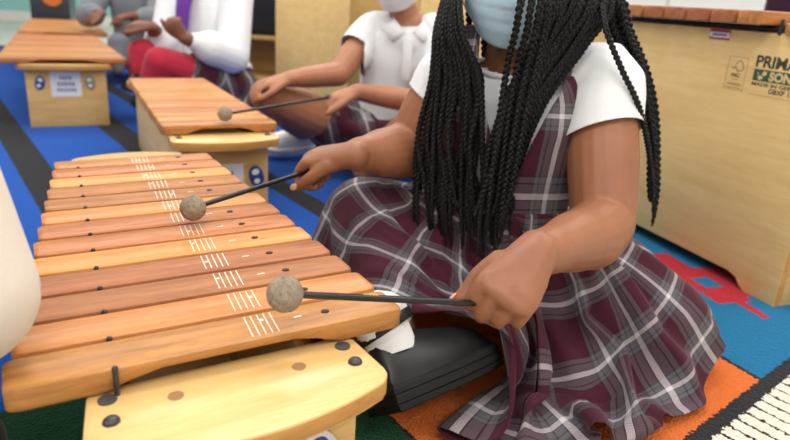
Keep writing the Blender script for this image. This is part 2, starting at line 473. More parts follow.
def cap_outline(hw, front, back, rad=.018, bulge=.024):
    pts = []
    for t in np.linspace(-1, 1, 17):
        pts.append((t*(hw-rad*.6), front-bulge*(1-t*t)))
    for a in (-.75, -.35, 0.05): pts.append((hw-rad+rad*math.cos(a), front+rad+rad*math.sin(a)*1.0))
    pts.append((hw-.004, back-.010)); pts.append((hw-.008, back-.003)); pts.append((hw-.016, back))
    pts += [(-x, y) for x, y in [(hw-.016, back), (hw-.008, back-.003), (hw-.004, back-.010)]]
    for a in (0.05, -.35, -.75): pts.append((-(hw-rad+rad*math.cos(a)), front+rad+rad*math.sin(a)))
    return pts
SCREW = None
def xylophone(name, label, loc, rz, hw=.10, length=.84, zc=.222, nb=13, yb0=.105, pitch=.0542, L0=-.172, L1=-.097, R0=.176, R1=.159,
              mark=.036, sx=.101, sl=-.092, barth=.022, detail=True, mats=('bar', 'bar_light', 'bar_dark', 'bar_light'), gap=.0045, far_w=1., far_x=0., sl_far=0.):
    t = thing(name, label, 'xylophone', loc, rz, world=False)
    ct = .02; zt = zc-ct
    def warp(mb):            # the box narrows towards the short bars
        mb.v = [(x*(1+(far_w-1)*y/length)+far_x*y/length, y, z) for x, y, z in mb.v]; return mb
    # resonator box
    warp(MB().box((0, .011, zt/2), (hw*2, .022, zt), 0, .002)).obj('end_board', M['maple'], t)
    warp(MB().box((0, length-.011, zt/2), (hw*2, .022, zt), 0, .002)).obj('end_board', M['maple'], t)
    for s in (-1, 1):
        warp(MB().box((s*(hw-.008), length/2, zt/2-.006), (.016, length-.044, zt-.012), 0, .002)).obj('side_panel', M['maple_side'], t)
    warp(MB().box((0, length/2, .02), (hw*2-.034, length-.046, .012))).obj('bottom_board', M['maple_side'], t)
    for x in (sl, sx):
        x = max(-hw+.008, min(hw-.008, x))
        warp(MB().box((x, length/2, zt+.004), (.014, length-.1, .008), 0, .002)).obj('bar_rail', M['edge'], t)
        warp(MB().tube([(x, .055, zt+.013), (x, length-.055, zt+.013)], .005, 8)).obj('rail_cord', M['cord'], t)
    for far in (0, 1):
        o = MB().prism(cap_outline(hw+.025, -.022, .065), zt, zc, 0, 1, .0025)
        o.v = [(x, (length-y if far else y), z) for x, y, z in o.v]
        cpo = warp(o).obj('end_cap', [M['cap'], M['edge']], t, angle=.5)
        for s in (-1, 1):
            fy = (lambda y: length-y if far else y)
            warp(MB().prism([(s*(hw+.005)+.0075*math.cos(a), fy(.046)+.0075*math.sin(a)) for a in np.linspace(0, 6.283, 25)[:-1]], zc, zc+.0012)).obj('flat_plug', M['dull_black'], cpo)
            warp(MB().ell((s*(hw+.004), fy(.016), zc), (.0068, .0068, .0048))).obj('dome_bolt', M['black_plastic'], cpo)
            if detail:
                warp(MB().prism([(s*.054+.0066*math.cos(a), fy(.030)+.0066*math.sin(a)) for a in np.linspace(0, 6.283, 25)[:-1]], zc-.001, zc+.0003)).obj('drilled_hole', M['dark_hole'], cpo)
    # bars
    for i in range(nb):            # i = 0 is the longest, nearest to the near end
        f = i/(nb-1); x0 = L0+(L1-L0)*f; x1 = R0+(R1-R0)*f; y = yb0+pitch*i-pitch/2
        mb = bar_mesh(x0, x1, pitch-gap, barth, mark if detail else mark, sx)
        b = mb.obj('bar', [M[mats[(i*7+i//3) % len(mats)]], M['white_ink']], t, angle=.6)
        b.location = (0, y, zc+.001+barth)
        if detail:
            MB().prism([(sx+.0042*math.cos(a), .0034*math.sin(a)) for a in np.linspace(0, 6.283, 17)[:-1]], .0, .0008).obj('bar_screw', M['cord'], b)
            pz = .0245 if i == 0 else .0225
            px_ = sl+sl_far*f; MB().tube([(px_, y-pitch/2, zt+.01), (px_, y-pitch/2, zc+pz-.004), (px_, y-pitch/2, zc+pz)], [.0022, .0022, .0026], 8, round_end=True).obj('peg', M['black_plastic'], t)
    return t
def badge(t, x, z, rz, mt, mt2):
    """oval badge with a footed emblem on the near end board"""
    o = MB().prism([(.017*math.cos(a), .026*math.sin(a)) for a in np.linspace(0, 6.283, 33)[:-1]], 0, .004, bev=.001)
    R = Matrix.Rotation(math.radians(90), 3, 'X'); R2 = Matrix.Rotation(rz, 3, 'Y')
    f = lambda p: tuple(R2 @ (R @ Vector(p)) + Vector((x, 0, z)))
    o.v = [f(p) for p in o.v]; b = o.obj('oval_badge', mt, t)
    q = MB().prism([(.009*math.cos(a), .011+.007*math.sin(a)) for a in np.linspace(0, 6.283, 17)[:-1]], .004, .005)
    q.prism([(.007*math.cos(a)-.002, -.011+.006*math.sin(a)) for a in np.linspace(0, 6.283, 17)[:-1]], .004, .005)
    q.v = [f(p) for p in q.v]; q.obj('emblem', mt2, b)
def sticker(t, x, z, w, h):
    o = MB().box((x, -.0006, z), (w, .0012, h)); 
    a = o.obj('paper_sticker', M['paper'], t)
    q = MB()
    for r_, (ww, hh) in enumerate(((.42, .13), (.6, .16), (.66, .13))):
        zz = z+h*(.24-.24*r_); x0 = x-w*ww/2; n = 4+r_
        for i in range(n): q.box((x0+w*ww*(i+.5)/n, -.0016, zz), (w*ww/n*.68, .0006, h*hh))
    q.obj('print', M['paper_ink'], a)

xy = xylophone('alto_xylophone', 'foreground wooden xylophone with white staff marks on its bars, played by the braided pupil',
               (.137*math.cos(math.radians(31))-.44*math.sin(math.radians(31)), .137*math.sin(math.radians(31))+.44*math.cos(math.radians(31)), 0), math.radians(31), far_w=.80, far_x=.034, sl=-.094, sl_far=.030)
badge(xy, .064, .150, -.3, M['silver'], M['blue_plastic'])
badge(xy, -.064, .150, .3, M['silver'], M['blue_plastic'])

def xy_at(pxl, pxr, z):      # near end board: floor corners of its front face
    a = Z_(*pxl, z); b = Z_(*pxr, z); c = (a+b)/2; return (c[0], c[1], 0), math.atan2(b[1]-a[1], b[0]-a[0]), np.linalg.norm(b-a)/2
# second xylophone, in front of the pupil in the white polo
a = Z_(166, 126, .245); b = Z_(276, 122, .245); yaw = math.radians(28)
c = (a+b)/2; dirY = np.array((-math.sin(yaw), math.cos(yaw), 0)); c = c-dirY*.045
x2 = xylophone('alto_xylophone', 'wooden xylophone behind the foreground one, in front of the pupil in the white polo shirt', (c[0]-.004, c[1], 0), yaw, hw=.095, length=.92, nb=13, pitch=.061, yb0=.1,
               L0=-.130, L1=-.122, R0=.130, R1=.115, mark=None, sx=.08, sl=-.08, detail=False, mats=('bar', 'bar_light'), gap=.003)
badge(x2, .067, .130, -.25, M['blue_plastic'], M['paper']); badge(x2, -.067, .13, .25, M['grey_plastic'], M['paper'])
sticker(x2, -.002, .118, .078, .088)
# third xylophone, far left
loc3, yaw3, hw3 = xy_at((31.5, 128), (109.5, 124.5), 0)
x3 = xylophone('alto_xylophone', 'wooden xylophone at far left with white sticker and two oval badges on its end', loc3, yaw3-.08, hw=.136, length=1.14, zc=.235, nb=13, pitch=.085, yb0=.06,
               L0=-.215, L1=-.18, R0=.21, R1=.18, mark=None, sx=.1, sl=-.1, detail=False, mats=('bar', 'bar_light'), gap=.003)
badge(x3, .078, .165, -.2, M['grey_plastic'], M['paper']); badge(x3, -.09, .165, .2, M['blue_plastic'], M['paper'])
sticker(x3, -.004, .160, .102, .092)
d3 = np.array((-math.sin(yaw3-.1), math.cos(yaw3-.1)))
p4 = np.array(loc3[:2])+d3*1.34+np.array((.02, .0))
x4 = xylophone('alto_xylophone', 'wooden xylophone standing in line behind the far left one', (p4[0], p4[1], 0), yaw3-.10, hw=.136, length=1.2, zc=.235, nb=13, pitch=.09, yb0=.04,
               L0=-.22, L1=-.19, R0=.215, R1=.18, mark=None, sx=.1, sl=-.1, detail=False, mats=('bar_light', 'bar'), gap=.003)

# ------------------------------------------------------------------ tall bass instrument at the right
cz = Z_(772.5, 307, 0); e = np.array((-math.sin(.36), math.cos(.36), 0)); yawb = math.atan2(-e[0], e[1])
hwb = .17; xr = np.array((e[1], -e[0], 0))
bl = cz+xr*hwb
tb = thing('bass_xylophone', 'tall pale wood bass xylophone with green and black print, right of the braided pupil', 'xylophone', tuple(bl), yawb, world=False)
BL, BZ = 1.15, .520
def side_profile(z1):
    return [(0, 0), (.075, 0), (.088, .008), (.1, .022), (.125, .028), (BL-.2, .028), (BL-.17, .022), (BL-.155, .008), (BL-.14, 0), (BL, 0), (BL, z1), (0, z1)]
for s in (-1, 1):
    o = MB().prism(side_profile(BZ), -.009, .009, 0, 1, .001)
    o.v = [(s*(hwb-.009)+z, x, y) for x, y, z in o.v]
    sp_ = o.obj('side_panel', [M['maple_side'], M['edge']], tb)
    if s < 0: panel_o = sp_
for y in (.0, BL):
    MB().box((0, y+(.009 if y == 0 else -.009), BZ/2), (hwb*2-.037, .018, BZ), 0, .001).obj('end_board', M['maple'], tb)
MB().box((0, BL/2, .05), (hwb*2-.04, BL-.04, .012)).obj('bottom_board', M['maple_side'], tb)
for far in (0, 1):
    o = MB().prism(cap_outline(hwb+.012, .0, .128), BZ, BZ+.020, 0, 1, .002)
    o.v = [(x, (BL-y if far else y), z) for x, y, z in o.v]; o.obj('end_cap', [M['cap'], M['edge']], tb)
for x in (-hwb+.01, hwb-.01):
    MB().tube([(x-.004, .135, BZ+.007), (x-.004, BL-.135, BZ+.007)], .005, 8).obj('rail_cord', M['cord'], tb)
for i in range(13):
    mb = bar_mesh(-hwb-.040+.001*i, hwb+.040-.001*i, .0665, .026, None, 0)
    o = mb.obj('bar', [M['bar_dark' if i else 'bar'], M['white_ink']], tb); o.location = (0, .180+i*.0705, BZ+.040)
MB().tube([(-hwb+.000, .137, BZ-.0), (-hwb+.000, .137, BZ+.024)], .004, 8, round_end=True).obj('peg', M['black_plastic'], tb)
# lettering on the side panel that faces the pupil: panel coordinates s = towards the near end, z up
def on_panel(v, s0, z0):
    return [(-hwb-.0002-p[2], s0-p[0], z0+p[1]) for p in v]
def panel_sz(px, py):
    d = ray(px, py); n = np.array((xr[0], xr[1], 0)); t = (cz@n)/(d@n); q = d*t+np.array((0, 0, CH)); return -((q-cz)@(-e)) , q[2]
def put_text(body, px, py, size, mt, name='printed_line', bold=0., sx=1.):
    v, f = text_mb(body, size, bold); s0, z0 = panel_sz(px, py)
    MB().add(on_panel([(p[0]*sx, p[1], p[2]) for p in v], s0, z0), f).obj(name, mt, panel_o, smooth=False)
def put_rect(name, px, py, w, h, mt, th=.0003):
    s0, z0 = panel_sz(px, py)
    v = [(0, 0, 0), (w, 0, 0), (w, h, 0), (0, h, 0), (0, 0, th), (w, 0, th), (w, h, th), (0, h, th)]
    return MB().add(on_panel(v, s0, z0), [[0, 1, 2, 3], [4, 5, 6, 7], [0, 1, 5, 4], [1, 2, 6, 5], [2, 3, 7, 6], [3, 0, 4, 7]]).obj(name, mt, panel_o, smooth=False), s0, z0
put_text('PRIMARY', 755, 66.0, .031, M['dark_ink'], 'printed_title', .0009, 1.10)
g_, s0, z0 = put_rect('green_name_plate', 752.3, 79.8, .165, .0225, M['green_ink'])
v, f = text_mb('SONOR', .0235, .001)
MB().add(on_panel([(p[0]*1.06+.038, p[1]+.0033, p[2]+.0004) for p in v], s0, z0), f).obj('printed_name', M['tan_ink'], panel_o, smooth=False)
q = MB()
for (cx, cy, rr) in ((.013, .0065, .0042), (.020, .0155, .0045)):
    q.add(on_panel([(cx*1.3+rr*1.2*math.cos(a), cy+rr*math.sin(a), .0006) for a in np.linspace(0, 6.283, 15)[:-1]], s0, z0), [list(range(14))])
q.add(on_panel([(.009, .0165, .0006), (.011, .0175, .0006), (.0145, .0065, .0006), (.013, .006, .0006)], s0, z0), [[0, 1, 2, 3]])
q.add(on_panel([(.0225, .0045, .0006), (.024, .005, .0006), (.0215, .0155, .0006), (.020, .015, .0006)], s0, z0), [[0, 1, 2, 3]])
q.obj('mallet_emblem', M['tan_ink'], panel_o, smooth=False)
put_text('MADE IN GERMANY', 751, 84.5, .0095, M['dark_ink'], 'printed_line', .0002, 1.6)
put_text('GBXP 1.1', 767.5, 93.5, .0130, M['dark_ink'], 'printed_line', .0003, 1.15)
put_rect('printed_rule', 748.5, 93.5, .12, .0006, M['faint_ink'])
# the small certification mark in its thin frame
s0, z0 = panel_sz(723.2, 87.7); w, h = .0365, .066; FX = 1.36
q = MB()
for (x, y, a, b) in ((0, 0, w, .0007), (0, h, w, .0007), (0, 0, .0007, h), (w-.0007, 0, .0007, h)):
    q.add(on_panel([(p[0]*FX,)+tuple(p[1:]) for p in [(x, y, .0003), (x+a, y, .0003), (x+a, y+b, .0003), (x, y+b, .0003)]], s0, z0), [[0, 1, 2, 3]])
q.obj('thin_frame', M['faint_ink'], panel_o, smooth=False)
pts = [(.008, .046), (.0115, .042), (.015, .047), (.018, .040), (.028, .040), (.030, .046), (.027, .055), (.022, .060), (.017, .056), (.014, .050)]
q = MB().tube([(-hwb-.0003, s0-a*FX, z0+b) for a, b in pts], .0007, 5)
q.tube([(-hwb-.0003, s0-.021*FX, z0+.040), (-hwb-.0003, s0-.021*FX, z0+.035)], .0008, 5)
q.obj('tree_mark', M['dark_ink'], panel_o)
v, f = text_mb('FSC', .0098, .0003); MB().add(on_panel([(p[0]*FX,)+tuple(p[1:]) for p in [(p[0]+.010, p[1]+.026, p[2]) for p in v]], s0, z0), f).obj('printed_line', M['dark_ink'], panel_o, smooth=False)
q = MB()
for x, y, a in ((.013, .0205, .012), (.005, .0125, .027), (.005, .0095, .027), (.004, .0035, .012), (.018, .0035, .014)):
    q.add(on_panel([(p[0]*FX,)+tuple(p[1:]) for p in [(x, y, .0003), (x+a, y, .0003), (x+a, y+.0014, .0003), (x, y+.0014, .0003)]], s0, z0), [[0, 1, 2, 3]])
q.obj('fine_print', M['faint_ink'], panel_o, smooth=False)
# red and white sticker
g_, s0, z0 = put_rect('red_sticker', 709, 38.5, .056, .0215, M['red_ink'])
for x, y, a, b, mt, nm in ((.001, .0045, .054, .0105, 'paper', 'white_band'), (.008, .0075, .040, .005, 'paper_ink', 'print')):
    MB().add(on_panel([(x, y, .0005), (x+a, y, .0005), (x+a, y+b, .0005), (x, y+b, .0005)] if nm == 'white_band' else [(x, y, .0008), (x+a, y, .0008), (x+a, y+b, .0008), (x, y+b, .0008)], s0, z0), [[0, 1, 2, 3]]).obj(nm, M[mt], panel_o, smooth=False)

# ------------------------------------------------------------------ things farther back
def crate(label, cat, x0, x1, y, depth, h, rz, name='bass_resonator_box', logo=False):
    t = thing(name, label, cat, ((x0+x1)/2, y, 0), rz, world=False); w = x1-x0
    MB().box((0, .01, h/2), (w, .02, h), 0, .003).obj('front_panel', M['maple_side'], t)
    MB().box((0, depth-.01, h/2), (w, .02, h), 0, .003).obj('back_panel', M['maple_side'], t)
    for s in (-1, 1): MB().box((s*(w/2-.01), depth/2, h/2), (.02, depth-.042, h), 0, .003).obj('side_panel', M['maple'], t)
    MB().box((0, depth/2, h+.011), (w+.03, depth+.03, .022), 0, .004).obj('top_cap', M['cap'], t)
    if logo:
        MB().prism([(x_, z_) for x_, z_ in ((.0, 0), (.05, 0), (.05, .03), (0, .03))], 0, .001).obj('printed_mark', M['faint_ink'], t)
    return t
pa = Y_(276, 60, 3.0); pb = Y_(349, 60, 3.05)
crate('broad pale wood resonator box behind the pupil in the white polo', 'box', pa[0], pb[0], 3.0, .55, .80, .10)
pa = Y_(340, 60, 3.62); pb = Y_(420, 60, 3.62)
crate('darker wood box just right of the broad pale box, behind the polo shirt', 'box', pa[0], pb[0]+.02, 3.68, .5, .95, .0)
pa = Y_(418, 30, 2.9); pb = Y_(560, 30, 2.9)
crate('pale wood box half hidden behind the black braids', 'box', pa[0], pb[0], 2.75, .5, .78, -.0)
# open shelf with dark things between the white jacket and the pale box
pa = Y_(236, 50, 4.0); pb = Y_(280, 50, 4.0)
ts = thing('low_shelf', 'low pine shelf unit between the white jacket and the pale wood box', 'shelf', ((pa[0]+pb[0])/2, 4.0, 0), 0, world=False); w = .50
for s in (-1, 1): MB().box((s*(w/2-.01), .15, .4), (.02, .3, .8), 0, .002).obj('side_panel', M['shelf_wood'], ts)
zs = Y_(260, 38, 4.0)[2]
for z in (.02, zs, .79): MB().box((0, .15, z), (w-.042, .3, .022), 0, .002).obj('shelf_board', M['shelf_wood'], ts)
MB().box((0, .285, .4), (w-.042, .012, .74)).obj('back_board', M['shelf_wood'], ts)
tbg = thing('instrument_bag', 'black bag standing on the low pine shelf', 'bag', ((pa[0]+pb[0])/2, 4.14, zs+.012), 0, world=False)
MB().box((0, 0, .11), (.30, .16, .22), 0, .04, seg=4).obj('body', M['black_cloth'], tbg)
MB().tube([(-.07, -.04, .21), (-.05, -.05, .28), (.05, -.05, .28), (.07, -.04, .21)], .008, 8, steps=5).obj('handle', M['black_cloth'], tbg)
# black bin with an orange spot at the back left
c = Z_(54, 45, 0); c = Y_(54, 10, 5.0)
tbin = thing('storage_bin', 'black bin with an orange patch at the back left', 'bin', (c[0], 5.0, 0), .3, world=False)
o = MB().prism([(-.13, -.13), (.13, -.13), (.13, .13), (-.13, .13)], 0, .62, bev=.01); o.obj('body', M['black_plastic'], tbin)
MB().box((0, 0, .635), (.29, .29, .03), 0, .01).obj('lid', M['black_plastic'], tbin)
MB().prism([(.06*math.cos(a), .06*math.sin(a)) for a in np.linspace(0, 6.283, 17)[:-1]], 0, .004)
q = MB().tube([(0.02, -.131, .40), (.02, -.136, .40)], .07, 20); q.obj('orange_patch', M['orange'], tbin)
# white cabinet and plum chair beyond the bass
tw = thing('storage_cabinet', 'white cabinet behind the tall bass xylophone', 'cabinet', (1.35, 3.6, 0), 0, world=False)
MB().box((0, .25, .5), (1.2, .5, 1.0), 0, .006).obj('body', plain('white laminate', srgb(236, 234, 230), .5), tw)
for s in (-1, 1):
    d = MB().box((s*.295, -.009, .5), (.57, .018, .94), 0, .004).obj('door', plain('white laminate door', srgb(238, 236, 232), .5), tw)
    MB().tube([(s*.05, -.02, .42), (s*.05, -.045, .44), (s*.05, -.045, .56), (s*.05, -.02, .58)], .005, 8, steps=4).obj('handle', M['silver'], d)
tp = thing('upholstered_chair', 'dark purple upholstered chair behind the tall bass xylophone', 'chair', (1.42, 2.25, .0015), -.5, world=False)
MB().box((0, 0, .43), (.46, .46, .08), 0, .03, seg=4).obj('seat', M['plum'], tp)
MB().box((0, .21, .72), (.46, .06, .44), 0, .028, seg=4).obj('backrest', M['plum'], tp)
for sx_ in (-1, 1):
    for sy_ in (-1, 1): MB().tube([(sx_*.19, sy_*.19, .41), (sx_*.21, sy_*.21, 0)], [.014, .011], 10).obj('leg', M['black_plastic'], tp)
#@@PART3
# ------------------------------------------------------------------ people
V3 = lambda *a: np.array(a, float)
def nz(v): v = np.array(v, float); return v/(np.linalg.norm(v)+1e-12)
def hand(mb, wrist, d, n, k, size=1., curl=(.6, 1.1, .7), wr=.026, thumb='wrap', spread=(0, 0, 0, 0), fr=1.):
    """palm and five jointed fingers: d = wrist to knuckles, n = out of the back of the hand, k = towards the thumb side"""
    d = nz(d); k = nz(k-d*np.dot(k, d)); n0 = nz(n); n = np.cross(d, k); n = n if np.dot(n, n0) > 0 else -n
    w = np.array(wrist, float); s = size; pl = .072*s
    mb.tube([w-d*.012*s, w+d*.012*s, w+d*pl*.45, w+d*pl*.8, w+d*pl], [(wr*.90, wr*.80), (wr*1.05, .0215*s), (.034*s, .0195*s), (.0375*s, .0165*s), (.034*s, .0125*s)], 16, ref=k, steps=4, round_end=True)
    # heel of the thumb
    mb.tube([w+d*.010*s+k*.014*s-n*.004*s, w+d*.038*s+k*.030*s-n*.010*s], [.015*s, .0125*s], 10, round_end=True)
    tips = []
    for i in range(4):
        off = (.0285, .0095, -.0095, -.0275)[i]; L = (.066, .072, .067, .052)[i]*s
        p = w+d*(pl-(.002, 0, .003, .009)[i]*s)+k*off*s-n*.001*s
        r0 = (.0092, .0095, .0090, .0080)[i]*s*fr; pts = [p-d*.012*s, p]; rr = [r0*.95, r0*1.04]; a = 0
        for j in range(3):
            a += curl[j]*(1, 1.03, 1.06, 1.1)[i]
            dd = nz(d*math.cos(a)-n*math.sin(a)+k*spread[i])
            p = p+dd*L*(.44, .31, .25)[j]; pts.append(p); rr.append(r0*(.94, .88, .78)[j])
        mb.tube(pts, rr, 10, steps=3, round_end=True); tips.append(p)
    b = w+d*.036*s+k*.031*s-n*.010*s
    if thumb == 'wrap': q = [nz(d*.72+k*.45-n*.45), nz(d*.80-k*.20-n*.62), nz(d*.62-k*.55-n*.55)]
    elif thumb == 'along': q = [nz(d*.80+k*.42-n*.30), nz(d*.93+k*.05-n*.36), nz(d*.95-k*.12-n*.30)]
    elif thumb == 'shaft': q = [nz(d*.70+k*.30-n*.55), nz(d*.80+k*.0-n*.55), nz(d*.70+k*.15-n*.45)]
    elif thumb == 'shaft2': q = [nz(d*.72+k*.40-n*.40), nz(d*.84+k*.10-n*.45), nz(d*.88+k*.05-n*.45)]
    else: q = [nz(d*.6+k*.8-n*.1), nz(d*.8+k*.5-n*.2), nz(d*.9+k*.3-n*.3)]
    pts = [b-q[0]*.008*s, b]; p = b
    for j, l in enumerate((.022, .020, .016) if thumb.startswith('shaft') else (.030, .026, .020)): p = p+q[j]*l*s; pts.append(p)
    mb.tube(pts, [.0135*s, .0128*s, .0112*s, .0105*s, .0088*s], 10, steps=3, round_end=True)
    return dict(thumb=p, td=q[2], n=n, d=d, k=k, tips=tips)
def head_shape(mb, c, f, s=1., neck=None):
    """face looks along f; brow, nose, lips, chin, ears; c = middle of the skull"""
    f = nz(f); upv = nz(V3(0, 0, 1)-f*f[2]); r = np.cross(f, upv)
    R = Matrix((r, f, upv)).transposed()
    P = lambda x, y, z: tuple(np.array(c)+(-r*x+f*y+upv*z)*s)     # +x to the right of the picture when the face looks at the camera
    mb.ell(P(0, -.008, .018), (.073*s, .090*s, .088*s), R=R)
    mb.ell(P(0, .026, -.038), (.058*s, .058*s, .066*s), R=R)
    mb.ell(P(0, .052, -.080), (.026*s, .026*s, .024*s), R=R)
    mb.tube([P(0, .078, .010), P(0, .094, -.022), P(0, .090, -.032)], [.009*s, .013*s, .013*s], 10, round_end=True)
    for sg in (-1, 1):
        mb.ell(P(sg*.012, .084, -.030), (.010*s, .010*s, .008*s), R=R)
        mb.ell(P(sg*.074, -.006, -.012), (.010*s, .018*s, .030*s), R=R)
        mb.ell(P(sg*.030, .074, .026), (.022*s, .012*s, .008*s), R=R)
        mb.ell(P(sg*.036, .056, -.026), (.020*s, .018*s, .020*s), R=R)
    mb.ell(P(0, .080, -.052), (.022*s, .010*s, .006*s), R=R); mb.ell(P(0, .078, -.062), (.019*s, .010*s, .006*s), R=R)
    if neck is not None: mb.tube([neck, P(0, -.012, -.045)], [.047*s, .046*s], 14)
    return P, R
def eyes(P, R, parent, s=1.):
    for sg in (-1, 1):
        e = MB().ell(P(sg*.030, .0705, .008), (.0125*s, .0095*s, .0066*s), R=R).obj('eye', plain('eye white', srgb(236, 232, 226), .25), parent)
        MB().ell(P(sg*.030, .0785, .008), (.0055*s, .0022*s, .0052*s), R=R).obj('iris', plain('dark iris', srgb(40, 24, 16), .2), e)
def face_mask(P, R, parent, mt, s=1., loops=True):
    G = []; nU, nV = 33, 26
    for i in range(nV):
        t = i/(nV-1); row = []
        z = .004-t*.104
        for j in range(nU):
            u = (j/(nU-1)-.5)*2
            w = .075*(1-.28*max(0, t-.35)**1.25/.65**1.25)
            x = w*math.sin(u*1.28)/math.sin(1.28)
            fr = .108*(1-.16*(abs(t-.40)/.6)**2)
            y = -.012+fr*math.cos(u*1.28)+ (.010*math.exp(-(u*2.6)**2)*math.exp(-((t-.22)*4.5)**2))
            pl = (.0016*((t*5.2) % 1.0)) if .14 < t < .8 else 0.
            zz = z-.012*(u*u)*(1-t)*.4+.022*u*u*max(0, t-.5)*1.6+.004*math.cos(u*2)*(1 if t == 0 else 0)
            row.append(P(x, y+pl+.002, zz))
        G.append(row)
    o = MB().grid(G).obj('face_mask', mt, parent); thick(o, .0012)
    ed = MB().tube([G[1][j] for j in range(nU)], .0012, 6); ed.tube([G[0][j] for j in range(nU)], .0010, 6); ed.obj('top_seam', mt, o)
    if loops:
        for sg in (-1, 1):
            j = 0 if sg < 0 else nU-1
            MB().tube([G[2][j], P(sg*.080, .0, .012), P(sg*.084, -.022, -.008), P(sg*.080, .0, -.045), G[nV-4][j]], .0013, 6, steps=5).obj('ear_loop', M['white_cloth'], o)
    return o
def mallet(label, tip, grip, extra=.05, rh=.0165, group=None, mark=False):
    tip = np.array(tip); d = nz(np.array(grip)-tip); butt = np.array(grip)+d*extra
    t = thing('mallet', label, 'mallet', tuple(tip), 0, group)
    m_ = MB(); m_.ell(tip, (rh, rh, rh), u=40, w=26)
    rng = np.random.RandomState(int(abs(tip[0])*1000)+3)
    m_.v = [tuple(np.array(tip)+(np.array(p)-tip)*(1+rng.normal(0, .018))) for p in m_.v]
    m_.obj('felt_head', M['felt'], t)
    sh = MB().tube([tip+d*rh*.8, tip+d*rh*1.15, butt-d*.004, butt], [.0036, .0034, .0036, .0028], 10).obj('shaft', M['shaft'], t)
    if mark:                     # small gold lettering along the shaft, seen from above
        u_ = nz(np.cross(d, (0, 0, 1))); w_ = np.cross(u_, d); gm = MB()
        for q_, (a_, l_) in enumerate(((.078, .0022), (.0812, .001), (.0835, .0026), (.0872, .0024), (.0906, .0026))):
            c_ = tip+d*a_+w_*.0036; gm.box(c_+d*l_/2, (l_, .0030, .0005), 0, 0, Matrix((d, u_, w_)).transposed())
        gm.obj('gold_mark', M['gold'], sh)
    return t
def strip(P0, P1, w, mt, name, parent): MB().tube([P0, P1], w, 8).obj(name, mt, parent)

# ---------- the front pupil
g = thing('person', 'seated pupil with long black braids and light blue mask, playing the foreground xylophone', 'person', (.19, 1.05, .0))
SH_R, EL_R, WR_R = Y_(602, 80, 1.01), Y_(603, 232, .88), Y_(540, 266, .715)          # arm at the right of the picture
SH_L, EL_L, WR_L = Y_(452, 78, 1.06), Y_(412, 150, 1.06), Y_(350, 147, .985)
NK = V3(.168, 1.04, .452); HC = Y_(516, -30, 1.02)
FACE = nz(V3(-.10, -1, -.20))
torso = [  # z, cx, cy, half width, half depth
    (.055, .195, 1.12, .150, .115), (.11, .192, 1.10, .155, .118), (.17, .185, 1.08, .140, .108), (.23, .180, 1.065, .128, .100), (.30, .180, 1.055, .128, .096),
    (.36, .184, 1.048, .134, .092), (.405, .184, 1.044, .132, .082), (.435, .182, 1.042, .112, .066), (.458, .176, 1.040, .072, .052)]
def torso_pt(v, a, off=0.):
    """v runs 0..1 up the trunk, a = angle, 0 at the front, +x side positive"""
    q = v*(len(torso)-1); i = min(int(q), len(torso)-2); t = q-i
    p = [torso[i][j]*(1-t)+torso[i+1][j]*t for j in range(5)]
    return V3(p[1]+(p[3]+off)*math.sin(a), p[2]-(p[4]+off)*math.cos(a), p[0])
# mallet lines; each wrist follows from where its fist closes on the shaft
TIP_R, TIP_L = Z_(285, 294, .285), Z_(193, 208, .268)
GR_R, GR_L = Z_(474, 303, .243), Y_(306, 172, .945)
ax_R, ax_L = nz(TIP_R-GR_R), nz(TIP_L-GR_L)
def frame(k, d, n):
    k = nz(k); d = nz(np.array(d)-k*np.dot(d, k)); m_ = np.cross(d, k); return d, (m_ if np.dot(m_, n) > 0 else -m_), k
D1, N1, K1 = frame(V3(-.70, .30, .34), (-.60, -.62, -.34), (0, -.2, 1))
WR_R = GR_R-ax_R*.034-D1*.060+N1*.0265
D2, N2, K2 = frame(ax_L*.5+V3(-.05, -.6, -.12), (-.90, -.22, -.22), (0, -.2, 1))
WR_L = GR_L-ax_L*.026-D2*.058+N2*.018
body = MB()
body.tube([(t[1], t[2], t[0]) for t in torso], [(t[3], t[4]) for t in torso], 28, ref=(1, 0, 0), steps=3)
body.tube([NK-V3(0, 0, .03), (.165, 1.035, .49), np.array(HC)-V3(0, 0, .05)], [.046, .040, .042], 16)
P, R = head_shape(body, HC, FACE, .96)
for (a, b, c) in ((SH_R, EL_R, WR_R), (SH_L, EL_L, WR_L)):
    m1 = a*.5+b*.5; m2 = b*.55+c*.45
    body.tube([a, m1, b*.88+a*.12], [.050, .0525, .047], 18, steps=5, round_end=True)
    body.tube([b*.94+a*.06, b*.8+c*.2, m2, b*.2+c*.8, c], [.046, .046, .040, .0285, .0215], 18, steps=5, round_end=True)
# legs crossed under the skirt
HP_R, KN_R, AN_R = V3(.30, 1.07, .105), V3(.455, .955, .070), V3(.20, .96, .060)
HP_L, KN_L, AN_L = V3(.10, 1.09, .105), V3(-.052, 1.045, .185), V3(.005, .835, .085)
for a, b, c in ((HP_R, KN_R, AN_R), (HP_L, KN_L, AN_L)):
    body.tube([a, (a+b)/2, b], [.082, .074, .056], 18, steps=5, round_end=True)
    body.tube([b, b*.65+c*.35, c], [.054, .052, .036], 16, steps=5, round_end=True)
body.tube([AN_R, V3(.15, .99, .045), V3(.11, 1.03, .035)], [.034, .033, .026], 14, steps=4, round_end=True)
body.tube([AN_L, V3(.012, .79, .075), V3(.03, .765, .065)], [.032, .028, .022], 14, steps=4, round_end=True)
h1 = hand(body, WR_R, D1, N1, K1, .94, (.95, 1.30, .85), .0265, 'shaft', fr=1.08)
h2 = hand(body, WR_L, D2, N2, K2, .90, (.85, 1.25, .85), .0265, 'shaft2', fr=1.06)
SK = add_mesh('body', fuse(body, 'body', .0024, 5, [M['skin']]), g)
